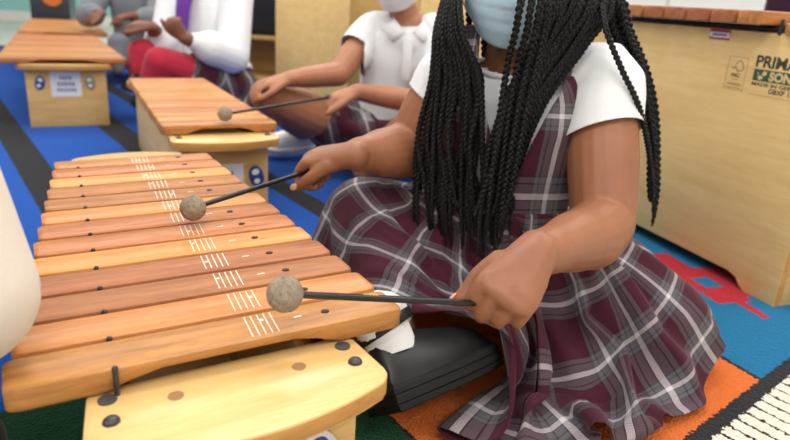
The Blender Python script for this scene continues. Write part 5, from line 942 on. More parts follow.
skirt_z = [[471,471,471,471,471,471,471,471,471,471,471,471,471,471,471,471,471,471,471,471,471,471,471,471,471,471,471,471,471,471,471,471,471,471,471,471,471,471,471,471,471,471,471,471,471,471,471,471,471,471,471,471,471,471,471,471,471,471,471,471,471,471,471,471,471,471,471,471,471,471,471,471,471,471,471,471,471,471,471,471,471,471,471,471,471,471,471,471,471,471,471,471,471,471,471,471,471,471,471,471,471,471,471,471,471,471,471,471,471,471,471,471,471,471,471,471,471,471,471,471,471,471,471,471,471,471,471,471,471,471,471,471],
[11,12,10,8,7,7,7,8,9,10,10,11,10,8,6,6,7,9,11,11,10,10,9,9,8,6,6,6,8,10,11,10,10,10,10,9,8,6,6,7,8,10,10,10,10,10,10,9,7,6,6,8,10,11,11,10,9,8,7,7,7,8,10,12,11,9,6,6,7,9,10,11,10,9,8,8,7,7,8,9,11,12,10,8,7,6,7,8,8,9,10,11,12,11,9,7,7,7,7,7,7,8,10,11,12,11,9,8,7,7,7,7,7,9,10,12,11,9,7,6,7,8,8,9,10,10,10,9,7,6,6,8],
[-25,-24,-27,-25,-25,-25,-24,-25,-25,-25,-24,-22,-23,-22,-20,-20,-20,-20,-19,-21,-18,-16,-18,-19,-18,-16,-12,-10,-16,-18,-15,-13,-17,-18,-15,-16,-16,-12,-11,-15,-15,-17,-17,-15,-14,-17,-17,-14,-15,-16,-15,-16,-15,-17,-19,-15,-15,-16,-16,-16,-16,-17,-17,-15,-18,-16,-11,-11,-12,-14,-18,-18,-18,-16,-16,-17,-17,-17,-17,-14,-18,-20,-16,-12,-14,-15,-16,-17,-16,-13,-11,-17,-19,-12,-16,-16,-17,-15,-14,-13,-12,-11,-10,-4,-11,-12,-12,-13,-12,-13,-12,-11,-9,-5,-8,-15,-17,-16,-14,-14,-16,-18,-18,-20,-22,-24,-25,-26,-24,-23,-23,-25],
[-26,-25,-21,-26,-23,-23,-25,-24,-25,-24,-25,-25,-15,-16,-17,-19,-20,-18,-20,-21,-21,-19,-13,-16,-16,-17,-18,-15,-9,-16,-19,-15,-9,-15,-18,-11,-16,-16,-14,-9,-16,-17,-18,-17,-16,-13,-16,-18,-10,-13,-16,-11,-14,-17,-17,-19,-15,-13,-16,-16,-15,-13,-16,-16,-17,-17,-17,-17,-18,-16,-11,-19,-19,-18,-16,-12,-11,-12,-10,-18,-20,-19,-19,-17,-13,-8,-9,-14,-16,-18,-15,-6,-14,-19,1,5,0,-1,5,6,6,5,5,-10,-4,-2,1,3,4,8,7,4,-1,-12,-15,-17,-17,-16,-16,-12,-13,-15,-18,-17,-21,-21,-26,-26,-24,-25,-26,-24],
[-24,-25,-24,-20,-26,-24,-25,-25,-23,-25,-22,-19,-22,-11,-9,-11,-18,-21,-19,-11,-20,-20,-19,-10,-7,-6,-15,-18,-13,-5,-15,-19,-14,-5,-13,-15,-7,-15,-16,-14,-8,-15,-16,-17,-17,-16,-12,-15,-16,-5,-12,-18,-15,-9,-15,-17,-18,-15,-10,-14,-13,-18,-14,-15,-12,-17,-16,-15,-16,-19,-16,-7,-15,-17,-17,-17,-15,-14,-17,-16,-19,-20,-18,-17,-16,-17,-13,-3,-4,-14,-18,-12,2,-6,-14,0,9,4,-1,3,5,6,-4,8,12,14,12,10,6,-3,-10,-13,-15,-15,-15,-12,-14,-14,-14,-16,-15,-17,-13,-19,-19,-23,-25,-27,-26,-22,-23,-25],
[-15,-25,-25,-21,-21,-24,-21,-24,-25,-20,-23,-23,-20,-21,-16,-18,-13,-19,-20,-16,-6,-19,-19,-17,-14,-9,1,-11,-18,-13,-3,-14,-18,-14,-5,-16,-15,-2,-12,-16,-13,-2,-3,-14,-17,-17,-16,-14,-11,-11,-3,-14,-18,-14,-8,-13,-16,-18,-15,-9,-16,-15,-18,-16,-14,-16,-17,-16,-14,-16,-17,-13,-8,-17,-17,-18,-16,-16,-17,-17,-9,-17,-17,-17,-16,-14,-15,-16,-10,3,-11,-17,-9,6,-2,-10,2,10,3,-1,3,-2,13,12,10,5,-2,-8,-13,-14,-14,-13,-13,-15,-16,-15,-11,-10,-9,-13,-15,-12,-18,-19,-21,-24,-20,-24,-25,-25,-24,-20],
[-23,-8,-16,-22,-21,-24,-22,-18,-23,-23,-20,-22,-22,-21,-17,-17,-20,-17,-17,-17,-13,-14,-17,-19,-16,-16,-9,-1,-13,-17,-8,-1,-14,-17,-11,0,-14,-11,1,-11,-13,-15,-12,-6,-16,-17,-16,-15,-13,-13,-14,1,-12,-18,-12,-9,-14,-15,-16,-14,-15,-14,-16,-16,-14,-14,-15,-15,-16,-16,-17,-15,-13,-14,-17,-16,-16,-15,-17,-16,-17,-4,-17,-14,-15,-17,-15,-16,-16,-11,4,-10,-15,-8,6,-3,-9,2,10,3,-2,9,5,5,-3,-12,-12,-13,-13,-13,-12,-12,-7,-3,-13,-15,-16,-15,-14,-10,-12,-17,-19,-17,-21,-20,-24,-22,-24,-25,-23,-23],
[-22,-21,-24,-25,-22,-20,-24,-22,-17,-19,-8,-23,-22,-21,-18,-14,-18,-16,-15,-18,-13,-13,-15,-15,-15,-12,-11,-9,-12,-5,-13,-7,-4,-14,-16,-7,-10,-15,-10,1,-15,-14,-13,-12,-2,-15,-16,-15,-13,-14,-15,-11,4,-12,-17,-13,-14,-13,-15,-15,-15,-16,-5,-17,-14,-15,-16,-15,-16,-14,-14,-15,-13,-13,-16,-16,-15,-17,-16,-17,-18,-14,-14,-14,-10,-14,-16,-14,-14,-14,-7,-4,-6,-11,-5,8,-3,-9,4,10,5,0,-2,-1,-9,-4,-4,-2,-4,-5,-7,-8,-12,-9,0,-11,-16,-15,-12,-14,-10,-16,-18,-17,-17,-23,-24,-24,-23,-24,-22,-22],
[-21,-19,-21,-25,-24,-22,-23,-22,-24,-19,-17,-3,-21,-19,-18,-17,-16,1,-6,-2,-15,-14,-14,-13,-15,-9,-11,-9,-9,-14,-5,-15,-14,0,-1,-10,-8,-13,-12,-9,-7,-3,-17,-13,-11,-1,-16,-14,-14,-13,-14,-14,-7,-2,-14,-15,-14,-12,-14,-14,-14,-10,-8,0,-15,-15,-15,-16,-16,-14,-5,-16,-15,-14,-15,-16,-15,-16,-16,-7,-2,-15,-14,-15,-14,-10,-13,-10,-13,-14,-13,5,4,-5,-9,-2,8,-2,-9,5,8,3,10,-5,9,7,3,-2,0,-2,-2,-5,-9,-15,-8,2,-6,-5,-13,-11,-13,-3,-14,-15,-13,-19,-24,-26,-22,-18,-24,-22],
[-21,-20,-18,-24,-24,-22,-22,-23,-22,-18,-18,-12,-17,-17,-18,-15,-14,-10,7,-17,-14,-15,-12,-12,-10,-9,-9,-9,-10,-2,-15,-2,-10,-16,-12,-9,-4,-11,-12,-15,-7,-7,-9,-16,-14,-8,-4,-14,-13,-13,-14,-14,-11,-9,-10,-14,-14,-13,-13,-14,-15,-8,-9,-16,-4,-10,-15,-15,-14,-11,-12,-6,-15,-13,-15,-15,-15,-15,-15,-14,-10,-16,-14,-17,-16,-12,-12,-13,0,-11,-12,-11,-5,2,-3,-5,2,8,-1,-7,5,6,4,12,-1,-2,-2,-1,-2,1,1,0,-1,-9,-15,-6,-6,-7,-5,-14,-12,-15,-6,-19,-19,1,-12,-21,-25,-23,-17,-22],
[-21,-19,-23,-19,-25,-24,-19,-23,-21,-18,-18,-13,-14,-20,-19,-16,-13,-12,-7,3,-15,-13,-11,-10,-9,-8,-9,-8,-8,-12,2,-6,-7,-13,-14,-10,-11,-12,-12,-13,1,-7,-4,-12,-16,-16,-5,-10,-13,-14,-13,-11,-11,-9,-10,-14,-14,-13,-13,-14,-14,-14,-13,-5,-11,-6,-14,-15,-14,-8,-13,-14,-15,-14,-14,-15,-15,-16,-15,-15,-14,-5,-2,-14,-15,-14,-6,-11,-11,0,-13,-13,-11,-6,4,3,1,2,8,0,-3,3,-4,1,8,8,6,5,0,-5,-7,-7,-7,-6,-11,-7,4,-13,-11,-4,-14,-17,-15,-17,-16,-11,3,-3,-22,-21,-10,-23],
[12,-9,-16,-17,-22,-23,-23,-24,-20,-19,-17,-13,-14,-20,-18,-15,-12,-7,-11,-8,-9,-11,-9,-10,-8,-7,-7,-8,-8,-10,-9,-7,-7,-11,-14,-12,-8,-10,-12,-13,-11,-11,-10,-10,-14,-14,-11,0,-15,-14,-14,-11,-12,-11,-8,-14,-14,-13,-13,-14,-13,-14,-13,-10,-12,-13,-14,-15,-14,-13,-13,-14,-15,-15,-15,-14,-15,-15,-14,-12,-14,-11,-12,-14,-15,-15,-13,-10,-11,-16,-1,0,-15,-12,-10,-12,-7,-1,1,3,0,-1,2,-2,-6,0,1,1,5,2,0,-3,-5,-5,-8,-15,-4,-5,-14,-13,-13,-5,-17,-16,-15,-15,-8,-17,-17,-18,-14,4],
[-6,-12,-13,-18,-22,-23,-22,-13,-19,-19,-17,-14,-12,-19,-18,-18,-12,-10,-13,-9,-9,-9,-3,-8,-7,-6,-6,-8,-7,-8,-7,-8,-7,-11,-12,-11,-11,-11,-12,-13,-11,-11,-11,-11,-14,-16,-15,-10,-13,-14,-13,-13,-12,-12,-8,-11,-14,-14,-13,-14,-13,-14,-14,-11,-15,-13,-14,-15,-15,-14,-14,-15,-14,-14,-14,-11,-14,-15,-15,-14,-15,-13,-14,-15,-14,-14,-13,-8,-14,-13,-13,-10,1,-11,-11,-1,-9,-2,-2,0,0,-1,-1,-6,2,-7,-5,-5,1,8,10,6,2,-3,-5,-1,-8,1,-1,-14,-14,-13,-6,-12,-15,-14,-8,-10,-16,-19,-15,6],
[-7,-11,-14,-19,-20,-13,-23,-22,-17,-17,-17,-17,-10,-19,-19,-18,-13,-12,-14,-9,-9,-8,-5,-5,-7,-6,-4,-7,-8,-7,-8,-7,-7,-9,-12,-11,-11,-11,-12,-13,-12,-10,-11,-11,-13,-14,-15,-13,-14,-13,-14,-13,-11,-15,-11,-9,-13,-14,-13,-14,-14,-15,-14,-12,-4,-13,-15,-15,-14,-14,-13,-14,-15,-15,-14,-13,-15,-15,-14,-15,-16,-13,-14,-14,-14,-14,-14,-13,-15,-6,-12,-8,-10,8,9,4,-6,-12,-2,0,-3,-2,-2,1,-8,0,-3,-2,-7,-7,0,10,10,6,-3,-14,-14,-8,-10,-7,-14,-14,-9,-11,-14,-15,-9,-5,-15,-15,-16,-15],
[-8,-11,-6,-18,-20,-15,-16,-23,-14,-18,-17,-16,-16,-17,-16,-5,-14,-13,-14,-9,-9,-9,-5,-5,-7,-5,-5,-6,-7,-8,-8,-8,-8,-9,-11,-11,-14,-12,-12,-13,-12,-10,-10,-11,-12,-15,-15,-13,-14,-14,-14,-14,-12,-13,-12,-11,-13,-15,-13,-14,-14,-14,-14,-13,-12,-10,-14,-16,-15,-14,-14,-14,-14,-15,-15,-14,-14,-15,-15,-14,-15,-14,-14,-15,-14,-14,-14,-14,-12,-12,-3,-13,-7,-7,3,-10,5,-6,-12,-4,-3,-4,-5,-4,-1,-7,-5,-5,-6,-1,-7,0,7,10,6,-2,-12,-11,-12,-14,-12,-15,-12,-10,-13,-17,-11,-8,-13,-16,-16,-18],
[-8,-13,-12,-15,-20,-18,-7,-19,-23,-18,-18,-17,-16,-16,-12,-14,-14,-12,-12,-10,-3,-9,-6,-5,-6,-5,-5,-7,-7,-6,-7,-8,-9,-8,-10,-11,-13,-9,-13,-13,-12,-10,-11,-11,-13,-14,-14,-13,-14,-14,-14,-13,-12,0,-12,-12,-12,-15,-14,-14,-15,-15,-14,-13,-11,-11,-14,-15,-15,-14,-14,-14,-13,-16,-9,-14,-15,-16,-15,-15,-10,-15,-15,-15,-15,-14,-14,-13,-12,-11,-12,-10,-3,-6,-3,0,-13,-5,-2,-9,-6,-5,-6,-8,-4,-2,-5,-5,-1,-7,2,-2,-6,7,11,11,0,-12,-14,5,-1,-15,-15,4,-9,-12,-13,-9,-11,-12,-15,-17],
[-12,-16,-13,-14,-20,-19,-12,-13,-19,-19,-18,-16,-17,-17,-15,-16,-14,-13,-11,-10,-14,-8,-7,-4,-6,-5,-5,-10,-6,-6,-6,-9,-9,-8,-11,-11,-13,-7,-13,-13,-12,-10,-10,-11,-12,-14,-15,-14,-14,-15,-14,-14,-13,-11,-11,-12,-12,-15,-15,-14,-14,-14,-14,-13,-12,-12,-14,-16,-16,-15,-13,-14,-15,-15,-15,-16,-16,-15,-15,-14,-12,-14,-14,-15,-14,-15,-14,-14,-12,-13,-12,-8,-7,-2,-9,-15,-4,-2,-10,-11,-8,-7,-7,-7,-13,-5,0,-3,-6,2,-1,-4,-6,-5,7,10,10,-8,-11,-12,4,-11,-15,-12,8,-10,-13,-10,-11,-8,-16,-16],
[-11,-3,-13,-13,-16,-21,-13,-11,-17,-19,-18,-17,-18,-17,-15,-15,-14,-12,-12,-11,-13,-8,-7,-5,-6,-5,-5,-9,-6,-4,-7,-8,-9,-4,-8,-11,-14,-10,-13,-14,-13,-11,-11,-11,-12,-13,-14,-14,-14,-14,-14,-13,-14,-12,-13,-12,-12,-15,-15,-14,-14,-15,-14,-13,-12,-12,-14,-15,-15,-14,-14,-14,-14,-15,-16,-15,-15,-15,-15,-15,-13,-14,-15,-15,-15,-14,-14,-14,-11,-12,-13,-9,-7,-6,-14,-12,-14,-10,-10,-4,-11,-10,-10,-8,-6,-16,-6,0,-2,-3,-9,-3,-6,-12,-12,2,10,7,-9,-14,-8,-7,-16,-16,-12,15,-21,-9,-11,-24,-19,-15],
[-12,-8,-14,-16,-16,-18,-16,-7,-14,-18,-15,-13,-2,-17,-18,-15,-14,-13,-6,-12,-13,-8,-8,-6,-6,-5,-7,-8,-4,-2,-7,-9,-9,-13,-2,-10,-12,-13,-13,-13,-13,-10,-12,-11,-11,-13,-14,-14,-15,-15,-14,-14,-13,-11,-8,-13,-11,-13,-14,-14,-14,-14,-13,-13,-12,-12,-14,-16,-15,-15,-13,-15,-15,-14,-15,-15,-15,-16,-15,-14,-13,-15,-15,-14,-13,-14,-14,-13,-14,-12,-12,-5,-4,-9,-13,-10,-1,-11,-3,-13,-9,-11,-11,-10,-8,-9,-16,-7,0,-6,-9,-7,3,-5,-6,-1,-7,-5,-7,-9,-9,-4,-12,-16,-14,-11,18,-6,7,-21,-18,-10],
[-16,-12,-14,-15,-15,-18,-17,-11,-12,-16,-11,-13,-5,-12,-18,-17,-13,-12,-11,-12,-13,-8,-7,-6,-6,-7,-7,-8,-4,-5,-10,-9,-6,-10,-15,-12,-12,-14,-14,-12,-12,-11,-9,-11,-11,-13,-14,-14,-14,-15,-14,-13,-14,-12,-10,-12,-14,-13,-15,-15,-14,-15,-15,-13,-13,-12,-13,-13,-15,-14,-14,-15,-15,-12,-16,-16,-15,-15,-15,-15,-13,-15,-15,-15,-15,-14,-13,-14,-12,-12,-10,-7,-8,-15,-12,-7,-5,0,-14,-11,-10,-12,-12,-12,-10,-8,-13,-15,-8,-7,-9,-13,-7,2,-4,-5,-9,-9,-8,4,-14,-16,4,-5,-14,-11,7,13,-4,-10,-17,-17],
[-16,-13,-12,-15,-14,-17,-17,-12,-12,-14,-16,-13,-8,-10,-19,-18,-13,-13,-10,-13,-12,-8,-7,-7,-7,-7,-8,-8,-3,-8,-9,-10,-9,-8,-12,-12,-12,-13,-13,-12,-13,-11,-11,-11,-11,-12,-13,-13,-14,-14,-14,-14,-13,-13,-10,-11,-13,-12,-15,-15,-14,-14,-14,-14,-12,-13,-12,-14,-15,-15,-13,-15,-15,-15,-15,-15,-16,-14,-15,-14,-14,-15,-15,-14,-15,-14,-14,-12,-11,-13,-9,-8,-10,-2,-15,-3,-5,-14,-12,-10,-11,-13,-12,-16,-12,-9,-10,-15,-15,-7,-4,1,-11,-10,-4,-5,-6,-9,-8,-9,-3,-8,0,-3,0,-11,-8,-14,-10,-5,-16,-15],
[-16,-13,-14,-14,-15,-17,-17,-12,-11,-14,-16,-13,-8,-9,-19,-19,-14,-13,-11,-12,-13,-8,-8,-7,-7,-7,-8,-8,-4,-10,-11,-11,-11,-5,-10,-13,-13,-14,-13,-13,-13,-12,-10,-11,-11,-13,-14,-14,-14,-15,-13,-13,-14,-13,-11,-11,-13,-15,-15,-15,-14,-15,-14,-14,-13,-12,-13,-13,-14,-14,-14,-15,-15,-15,-15,-16,-15,-15,-14,-15,-13,-15,-15,-15,-15,-15,-14,-13,-13,-12,-7,-10,-11,-7,-4,0,-11,-14,-10,-11,-16,-13,-13,-15,-16,-12,-9,-13,-15,-11,-5,-10,6,-2,-1,-5,-6,-7,-7,-14,-7,-6,-2,13,6,-4,-12,-17,-10,7,-17,-17],
[-16,-13,-14,-14,-15,-14,-20,-13,-10,-13,-15,-13,-8,-8,-18,-18,-14,-14,-11,-13,-12,-7,-9,-7,-6,-7,-8,-7,-7,-11,-10,-11,-12,-10,-11,-12,-13,-13,-14,-12,-13,-11,-10,-11,-12,-12,-13,-14,-14,-15,-14,-14,-13,-13,-11,-11,-12,-14,-15,-15,-12,-14,-14,-14,-12,-12,-12,-14,-15,-15,-13,-14,-14,-16,-16,-15,-15,-15,-15,-14,-14,-13,-15,-13,-14,-14,-13,-13,-12,-10,-10,-10,-9,-8,-3,-7,-15,-11,-10,-14,-16,-14,-14,-15,-15,-14,-10,-11,-14,-13,-14,-12,-6,5,4,-5,-5,-3,-3,-12,-8,-6,-16,4,15,12,-10,-16,-14,-22,-18,-17],
[-16,-13,-13,-14,-15,-14,-17,-15,-7,-10,1,-17,-9,-9,-16,-18,-14,-13,-10,-14,-12,-5,-10,-7,-6,-8,-9,-7,-8,-11,-11,-11,-11,-10,-9,-13,-13,-14,-13,-6,-12,-13,-10,-11,-11,-12,-13,-14,-14,-14,-14,-14,-13,-13,-11,-12,-12,-14,-15,-15,-15,-14,-14,-13,-12,-13,-12,-13,-15,-15,-13,-8,-11,-15,-15,-16,-16,-14,-15,-14,-14,-3,-14,-13,-15,-12,-13,-10,-8,-6,-11,-11,-9,-8,1,-12,-13,-11,-13,-16,-15,-15,-14,-10,-15,-16,-13,-8,-14,-14,-7,-8,-8,-10,-4,-5,4,4,0,-11,-9,14,1,-16,6,15,-20,-14,-18,-20,-12,-18],
[-16,-13,-14,1,-10,-8,-16,-15,-18,-10,-19,-4,-6,-8,-15,-16,-15,-13,-11,-13,-12,-11,-10,-8,-7,-7,-8,-8,-9,-10,-11,-11,-11,-10,-9,-12,-13,-14,-14,-13,-12,-12,-11,-11,-11,-11,-13,-13,-14,-15,-14,-14,-14,-14,-11,-11,-10,-14,-15,-16,-15,-14,-13,-14,-13,-13,-13,-13,-15,-14,-15,-14,-13,-14,-15,-16,-15,-14,-14,-12,-12,-4,-8,-12,-14,-13,-13,-11,-12,-13,-10,-10,-8,-8,-9,-12,-12,-12,-15,-15,-16,-16,-15,-14,-16,-15,-15,-11,-12,-15,-11,-7,-8,-13,-14,-11,-2,0,7,-7,-16,-3,18,-1,-15,-3,-2,-16,-19,-18,-14,-11],
[-18,-13,-12,-5,-5,13,-8,-15,-13,-2,-3,7,-4,-8,-13,-15,-15,-13,-11,-15,-12,-12,-10,-8,-5,-8,-9,-7,-8,-10,-11,-12,-12,-11,-8,-13,-12,-14,-14,-14,-8,-13,-10,-11,-11,-12,-12,-14,-14,-14,-14,-14,-13,-13,-12,-12,-13,-13,-15,-15,-15,-14,-13,-14,-11,-12,-12,-12,-15,-2,-12,4,-8,-15,-15,-15,-16,-15,-15,-10,-12,-5,-7,-12,-13,-14,-12,-11,-12,-12,-11,-10,-9,-9,-15,-12,-11,-15,-15,-16,-15,-15,-15,-14,-15,-16,-16,-15,-8,-16,-15,-7,-7,2,-7,-14,-7,-10,-4,8,-8,-15,1,17,14,-24,-14,-16,-5,-9,-12,-17],
[-18,-14,0,-9,-3,-2,20,-19,-8,6,-2,-1,-9,-3,-11,-14,-14,-13,-11,-16,-12,-11,-10,-8,-6,-8,-8,-7,-10,-10,-11,-11,-11,-12,-13,-12,-12,-14,-14,-13,-11,-13,-10,-11,-11,-11,-13,-14,-13,-14,-14,-13,-13,-14,-11,-11,-12,-12,-13,-14,-15,-14,-14,-13,-13,-13,-13,-13,-13,-10,-10,-4,-12,-13,-14,-16,-15,-15,-14,-12,-11,-6,-7,-11,-12,-14,-11,-12,-13,-11,-10,-9,-9,-9,-15,-15,-14,-12,-15,-16,-16,-15,-15,-14,-15,-15,-15,-15,-13,-12,-16,-12,-11,-6,8,7,-7,-9,-13,-10,12,-2,-14,11,15,-6,-22,-17,-17,-10,-12,-9],
[-23,-19,-15,-8,1,-22,-23,14,-6,-5,-2,-2,-8,-10,-11,-12,-15,-14,-12,-6,-11,-13,-9,-9,-6,-9,-9,-6,-9,-9,-12,-12,-12,-13,-13,-12,-12,-14,-13,-13,-11,-15,-11,-11,-11,-12,-12,-13,-14,-14,-13,-14,-14,-13,-11,-11,-12,-13,-14,-15,-13,-14,-13,-11,-13,-13,-12,-13,-11,-12,-13,-6,-7,-13,-14,-15,-16,-16,-13,-13,-9,-6,-5,-10,-11,-11,-12,-10,-11,-11,-10,-10,-9,-9,-15,-14,-16,-13,-15,-15,-15,-16,-15,-15,-14,-16,-16,-16,-15,-11,-14,-15,-12,-13,-2,-5,-7,6,0,-6,-13,12,1,-12,-2,2,1,-12,-6,-6,-12,-12],
[15,-1,-14,-17,17,23,12,-23,8,-12,-1,-3,-10,-7,-10,-11,-14,-13,-11,-9,-11,-9,-10,-10,-7,-8,-8,-5,-11,-11,-11,-11,-11,-12,-13,-13,-11,-14,-14,-12,-13,-5,-10,-10,-11,-11,-12,-14,-13,-14,-14,-12,-13,-14,-11,-12,-12,-12,-13,-14,-15,-13,-13,-13,-12,-13,-13,-12,-12,-11,-12,-8,-6,-9,-13,-15,-16,-14,-13,-13,-10,-9,-6,-10,-10,-11,-11,-11,-11,-11,-10,-10,-10,-10,-15,-14,-15,-14,-16,-16,-16,-15,-15,-14,-15,-16,-15,-15,-16,-13,-13,-15,-12,-6,-4,-12,-12,-5,8,-1,-5,6,14,12,-22,-6,-15,-13,-15,-8,-1,-16],
[-3,-8,14,-11,23,-9,-14,8,-23,-3,-2,-2,-10,-10,-8,-9,-12,-13,-12,-9,-12,-15,-14,-12,-8,-9,-10,-8,-12,-11,-12,-12,-9,-14,-13,-13,-11,-13,-14,-13,-12,-10,-10,-11,-11,-10,-11,-13,-14,-13,-14,-13,-13,-14,-11,-11,-12,-12,-12,-14,-15,-13,-14,-13,-13,-13,-12,-13,-11,-9,-3,-9,-9,-9,-12,-13,-13,-13,-13,-8,-3,-12,-9,-9,-11,-11,-12,-11,-10,-11,-10,-9,-9,-10,-15,-15,-7,-14,-15,-14,-15,-16,-15,-14,-14,-15,-16,-16,-15,-16,-10,-12,-15,-3,-6,-1,-5,-13,-2,11,0,-11,14,13,-3,-23,-18,-22,13,-1,0,-7],
[-12,20,-3,-1,2,-10,7,24,1,7,-6,-3,-10,-10,-6,-9,-10,-13,-13,-10,-9,-15,-13,-12,-10,-10,-10,-10,-8,-13,-12,-12,-12,-12,-13,-14,-13,-13,-13,-12,-12,-10,-9,-10,-11,-4,-11,-14,-13,-12,-14,-7,-13,5,-11,-12,-12,-12,-13,-13,-14,-7,-14,-14,-13,-13,-13,-12,-12,-11,9,-7,-9,-8,-11,-12,-10,-12,-10,-12,-12,-11,-10,-10,-10,-10,-11,-10,-9,-11,-11,-10,-10,-10,-14,-15,-15,-15,-15,-16,-14,-15,-15,-14,-14,-15,-15,-15,-16,-15,-15,-13,-13,-12,-10,2,8,-3,-13,0,3,6,9,3,5,-7,-17,-18,0,1,2,-11],
[-15,0,-9,2,2,-4,13,13,4,-19,-6,-3,-10,-9,-6,-6,-10,-14,-13,-11,-9,-14,-14,-12,-9,-11,-10,-10,-11,-13,-12,-12,-13,-13,-12,-13,-13,-13,-13,-13,-13,-10,-10,-11,-12,-6,-3,-14,-13,-11,-12,-8,-8,-1,-9,-11,-11,-13,-12,-13,-14,-14,-13,-13,-12,-14,-8,-13,-11,-7,0,-7,-8,-9,-11,-13,-15,-13,-9,-12,-12,-12,-10,-10,-10,-11,-11,-11,-10,-10,-10,-10,-11,-10,-14,-15,-15,-3,-14,-15,-16,-15,-16,-15,-12,-15,-16,-16,-15,-16,-16,-11,-11,-12,-14,-9,1,9,-4,-12,14,7,8,-1,-9,-8,-7,-8,0,1,11,-7],
[-16,-5,-12,0,2,1,21,12,9,-9,-5,-2,-9,-10,-4,1,-7,-13,-12,-11,-7,-14,-13,-15,-11,-10,-10,-11,-12,-11,-13,-9,-12,-11,-13,-14,-14,-14,-13,-12,-12,-11,-10,-10,-12,-10,-14,-14,-12,-11,-10,-10,-4,-11,-10,-10,-12,-12,-13,-12,-12,-14,-11,-14,-13,-14,-14,-11,-8,-9,-7,-9,-9,-10,-11,-8,-12,-8,1,-12,-12,-11,-11,-9,-10,-10,-11,-10,-10,-10,-10,-9,-6,-12,-14,-14,-13,-10,7,-13,-14,-13,-15,-15,-12,-14,-16,-15,-15,-15,-15,-14,-8,-12,-5,-14,-7,-3,11,-4,-9,15,6,-4,-20,-6,-15,1,1,1,0,0],
[-8,-5,-4,0,1,5,11,11,11,-6,-5,-3,-9,-11,16,-13,7,-13,-12,-13,-4,-14,-15,-13,-11,-16,-10,-12,-11,-9,-9,-11,-7,-13,-12,-12,-13,-14,-14,-13,-12,-11,-9,-8,-12,-10,-12,-14,-9,-13,-10,-13,-11,-12,-10,-11,-12,-11,-11,-9,-10,-14,-12,-14,-13,-15,-15,-12,-8,-5,-5,-7,-8,-9,-6,13,15,-5,-1,-12,-12,-11,-12,-10,-9,-11,-11,-10,-11,-10,-10,-9,-7,-12,-13,-15,-13,-13,3,-1,-14,-14,-16,-14,-13,-14,-15,-16,-15,-15,-15,-15,-13,-15,-7,0,-8,-13,-4,15,6,-8,5,-18,-13,-19,-13,-1,0,0,0,0],
[-8,-7,-6,0,-1,8,8,11,13,-3,-2,-4,-9,-8,13,1,-3,-11,-12,-16,-18,-14,-14,-13,-12,-15,-12,-12,-11,-12,-12,-10,-12,-6,-13,-14,-14,-11,-12,-8,-12,-12,-10,-5,-8,-10,0,-9,-9,-9,-9,-12,-6,-12,-11,-10,-11,-10,9,9,-5,-11,-3,-9,-14,9,2,-8,-4,-8,-10,-7,-8,-9,-2,-1,14,2,-6,-10,-12,-11,-12,-9,-9,-10,-11,-10,-11,-11,-10,-9,-8,-14,-14,-15,-9,1,-3,8,-7,-15,-15,-16,-13,-13,-15,-16,-16,-15,-14,-15,-15,-5,-8,-1,-13,-9,-15,5,16,4,-1,0,-4,-17,-10,0,0,-1,-1,0],
[-8,-8,-5,0,-3,11,2,8,18,2,4,-5,-9,-4,8,1,-5,-10,-13,-16,-17,-14,-15,-13,-12,-15,-13,-14,-13,-12,-11,-13,-11,-12,-6,-13,-13,-13,-14,-10,-4,-11,-13,-9,-10,-12,-3,-6,-7,-8,-8,-10,-13,-12,-10,-11,-11,-3,9,-7,-2,-6,-12,-6,-12,8,13,0,-1,-9,-9,-8,-5,-8,5,15,10,5,-14,-9,-13,-11,-13,-7,-9,-10,-10,-11,-11,-10,-9,-10,-9,-13,-13,-14,-13,-15,-9,-2,8,-11,-15,-15,-14,-11,-15,-15,-16,-15,-15,-14,-14,-12,-10,-6,-7,-2,3,-13,4,14,-2,-4,-9,-4,-12,0,-3,-1,-2,1],
[0,-8,-4,0,-8,12,-5,7,6,3,-2,-7,2,-3,6,2,-11,-9,-13,-16,-15,-12,-13,-13,-12,-15,-12,-14,-13,-12,-13,-11,-11,-13,-11,-11,-13,-13,-12,-7,-13,-13,-12,-8,-9,-15,-8,-6,-5,-3,-7,-9,-12,-11,-11,-10,-10,-3,3,-5,0,13,-13,-7,-11,4,5,1,8,-9,-10,-9,-7,-5,7,12,9,7,2,-6,-11,-12,-10,-7,-8,-8,-11,-10,-11,-10,-10,-9,-9,-16,-7,-7,-12,4,-10,-13,-5,5,-14,-14,-14,-11,-15,-16,-15,-16,-16,-15,-14,-14,-12,-8,5,11,4,-1,-10,-2,0,-12,-3,-5,-7,3,-2,-1,-2,1],
[0,-9,-2,2,-14,10,-5,6,6,4,-18,-15,13,0,5,4,-4,-6,-14,-17,-15,-11,-13,-12,-12,-15,-13,-13,-12,-12,-11,-13,-11,-11,-11,-7,-9,-11,-8,-9,-14,-13,-14,-9,-9,-11,-8,-6,7,9,0,-10,-12,-12,-11,-13,-10,3,1,-5,13,10,-1,-12,-8,1,4,1,5,-10,-9,-8,-9,-1,9,11,9,9,16,8,-10,-11,3,-4,-5,-1,-10,-10,-9,-10,-9,-8,-7,-10,10,7,-3,-4,-13,-15,-15,-16,-6,-15,-16,-13,-14,-15,-16,-15,-15,-15,-14,-13,-11,-12,-7,4,14,3,-4,-12,-6,0,-8,-8,-6,8,-3,0,-3,-1],
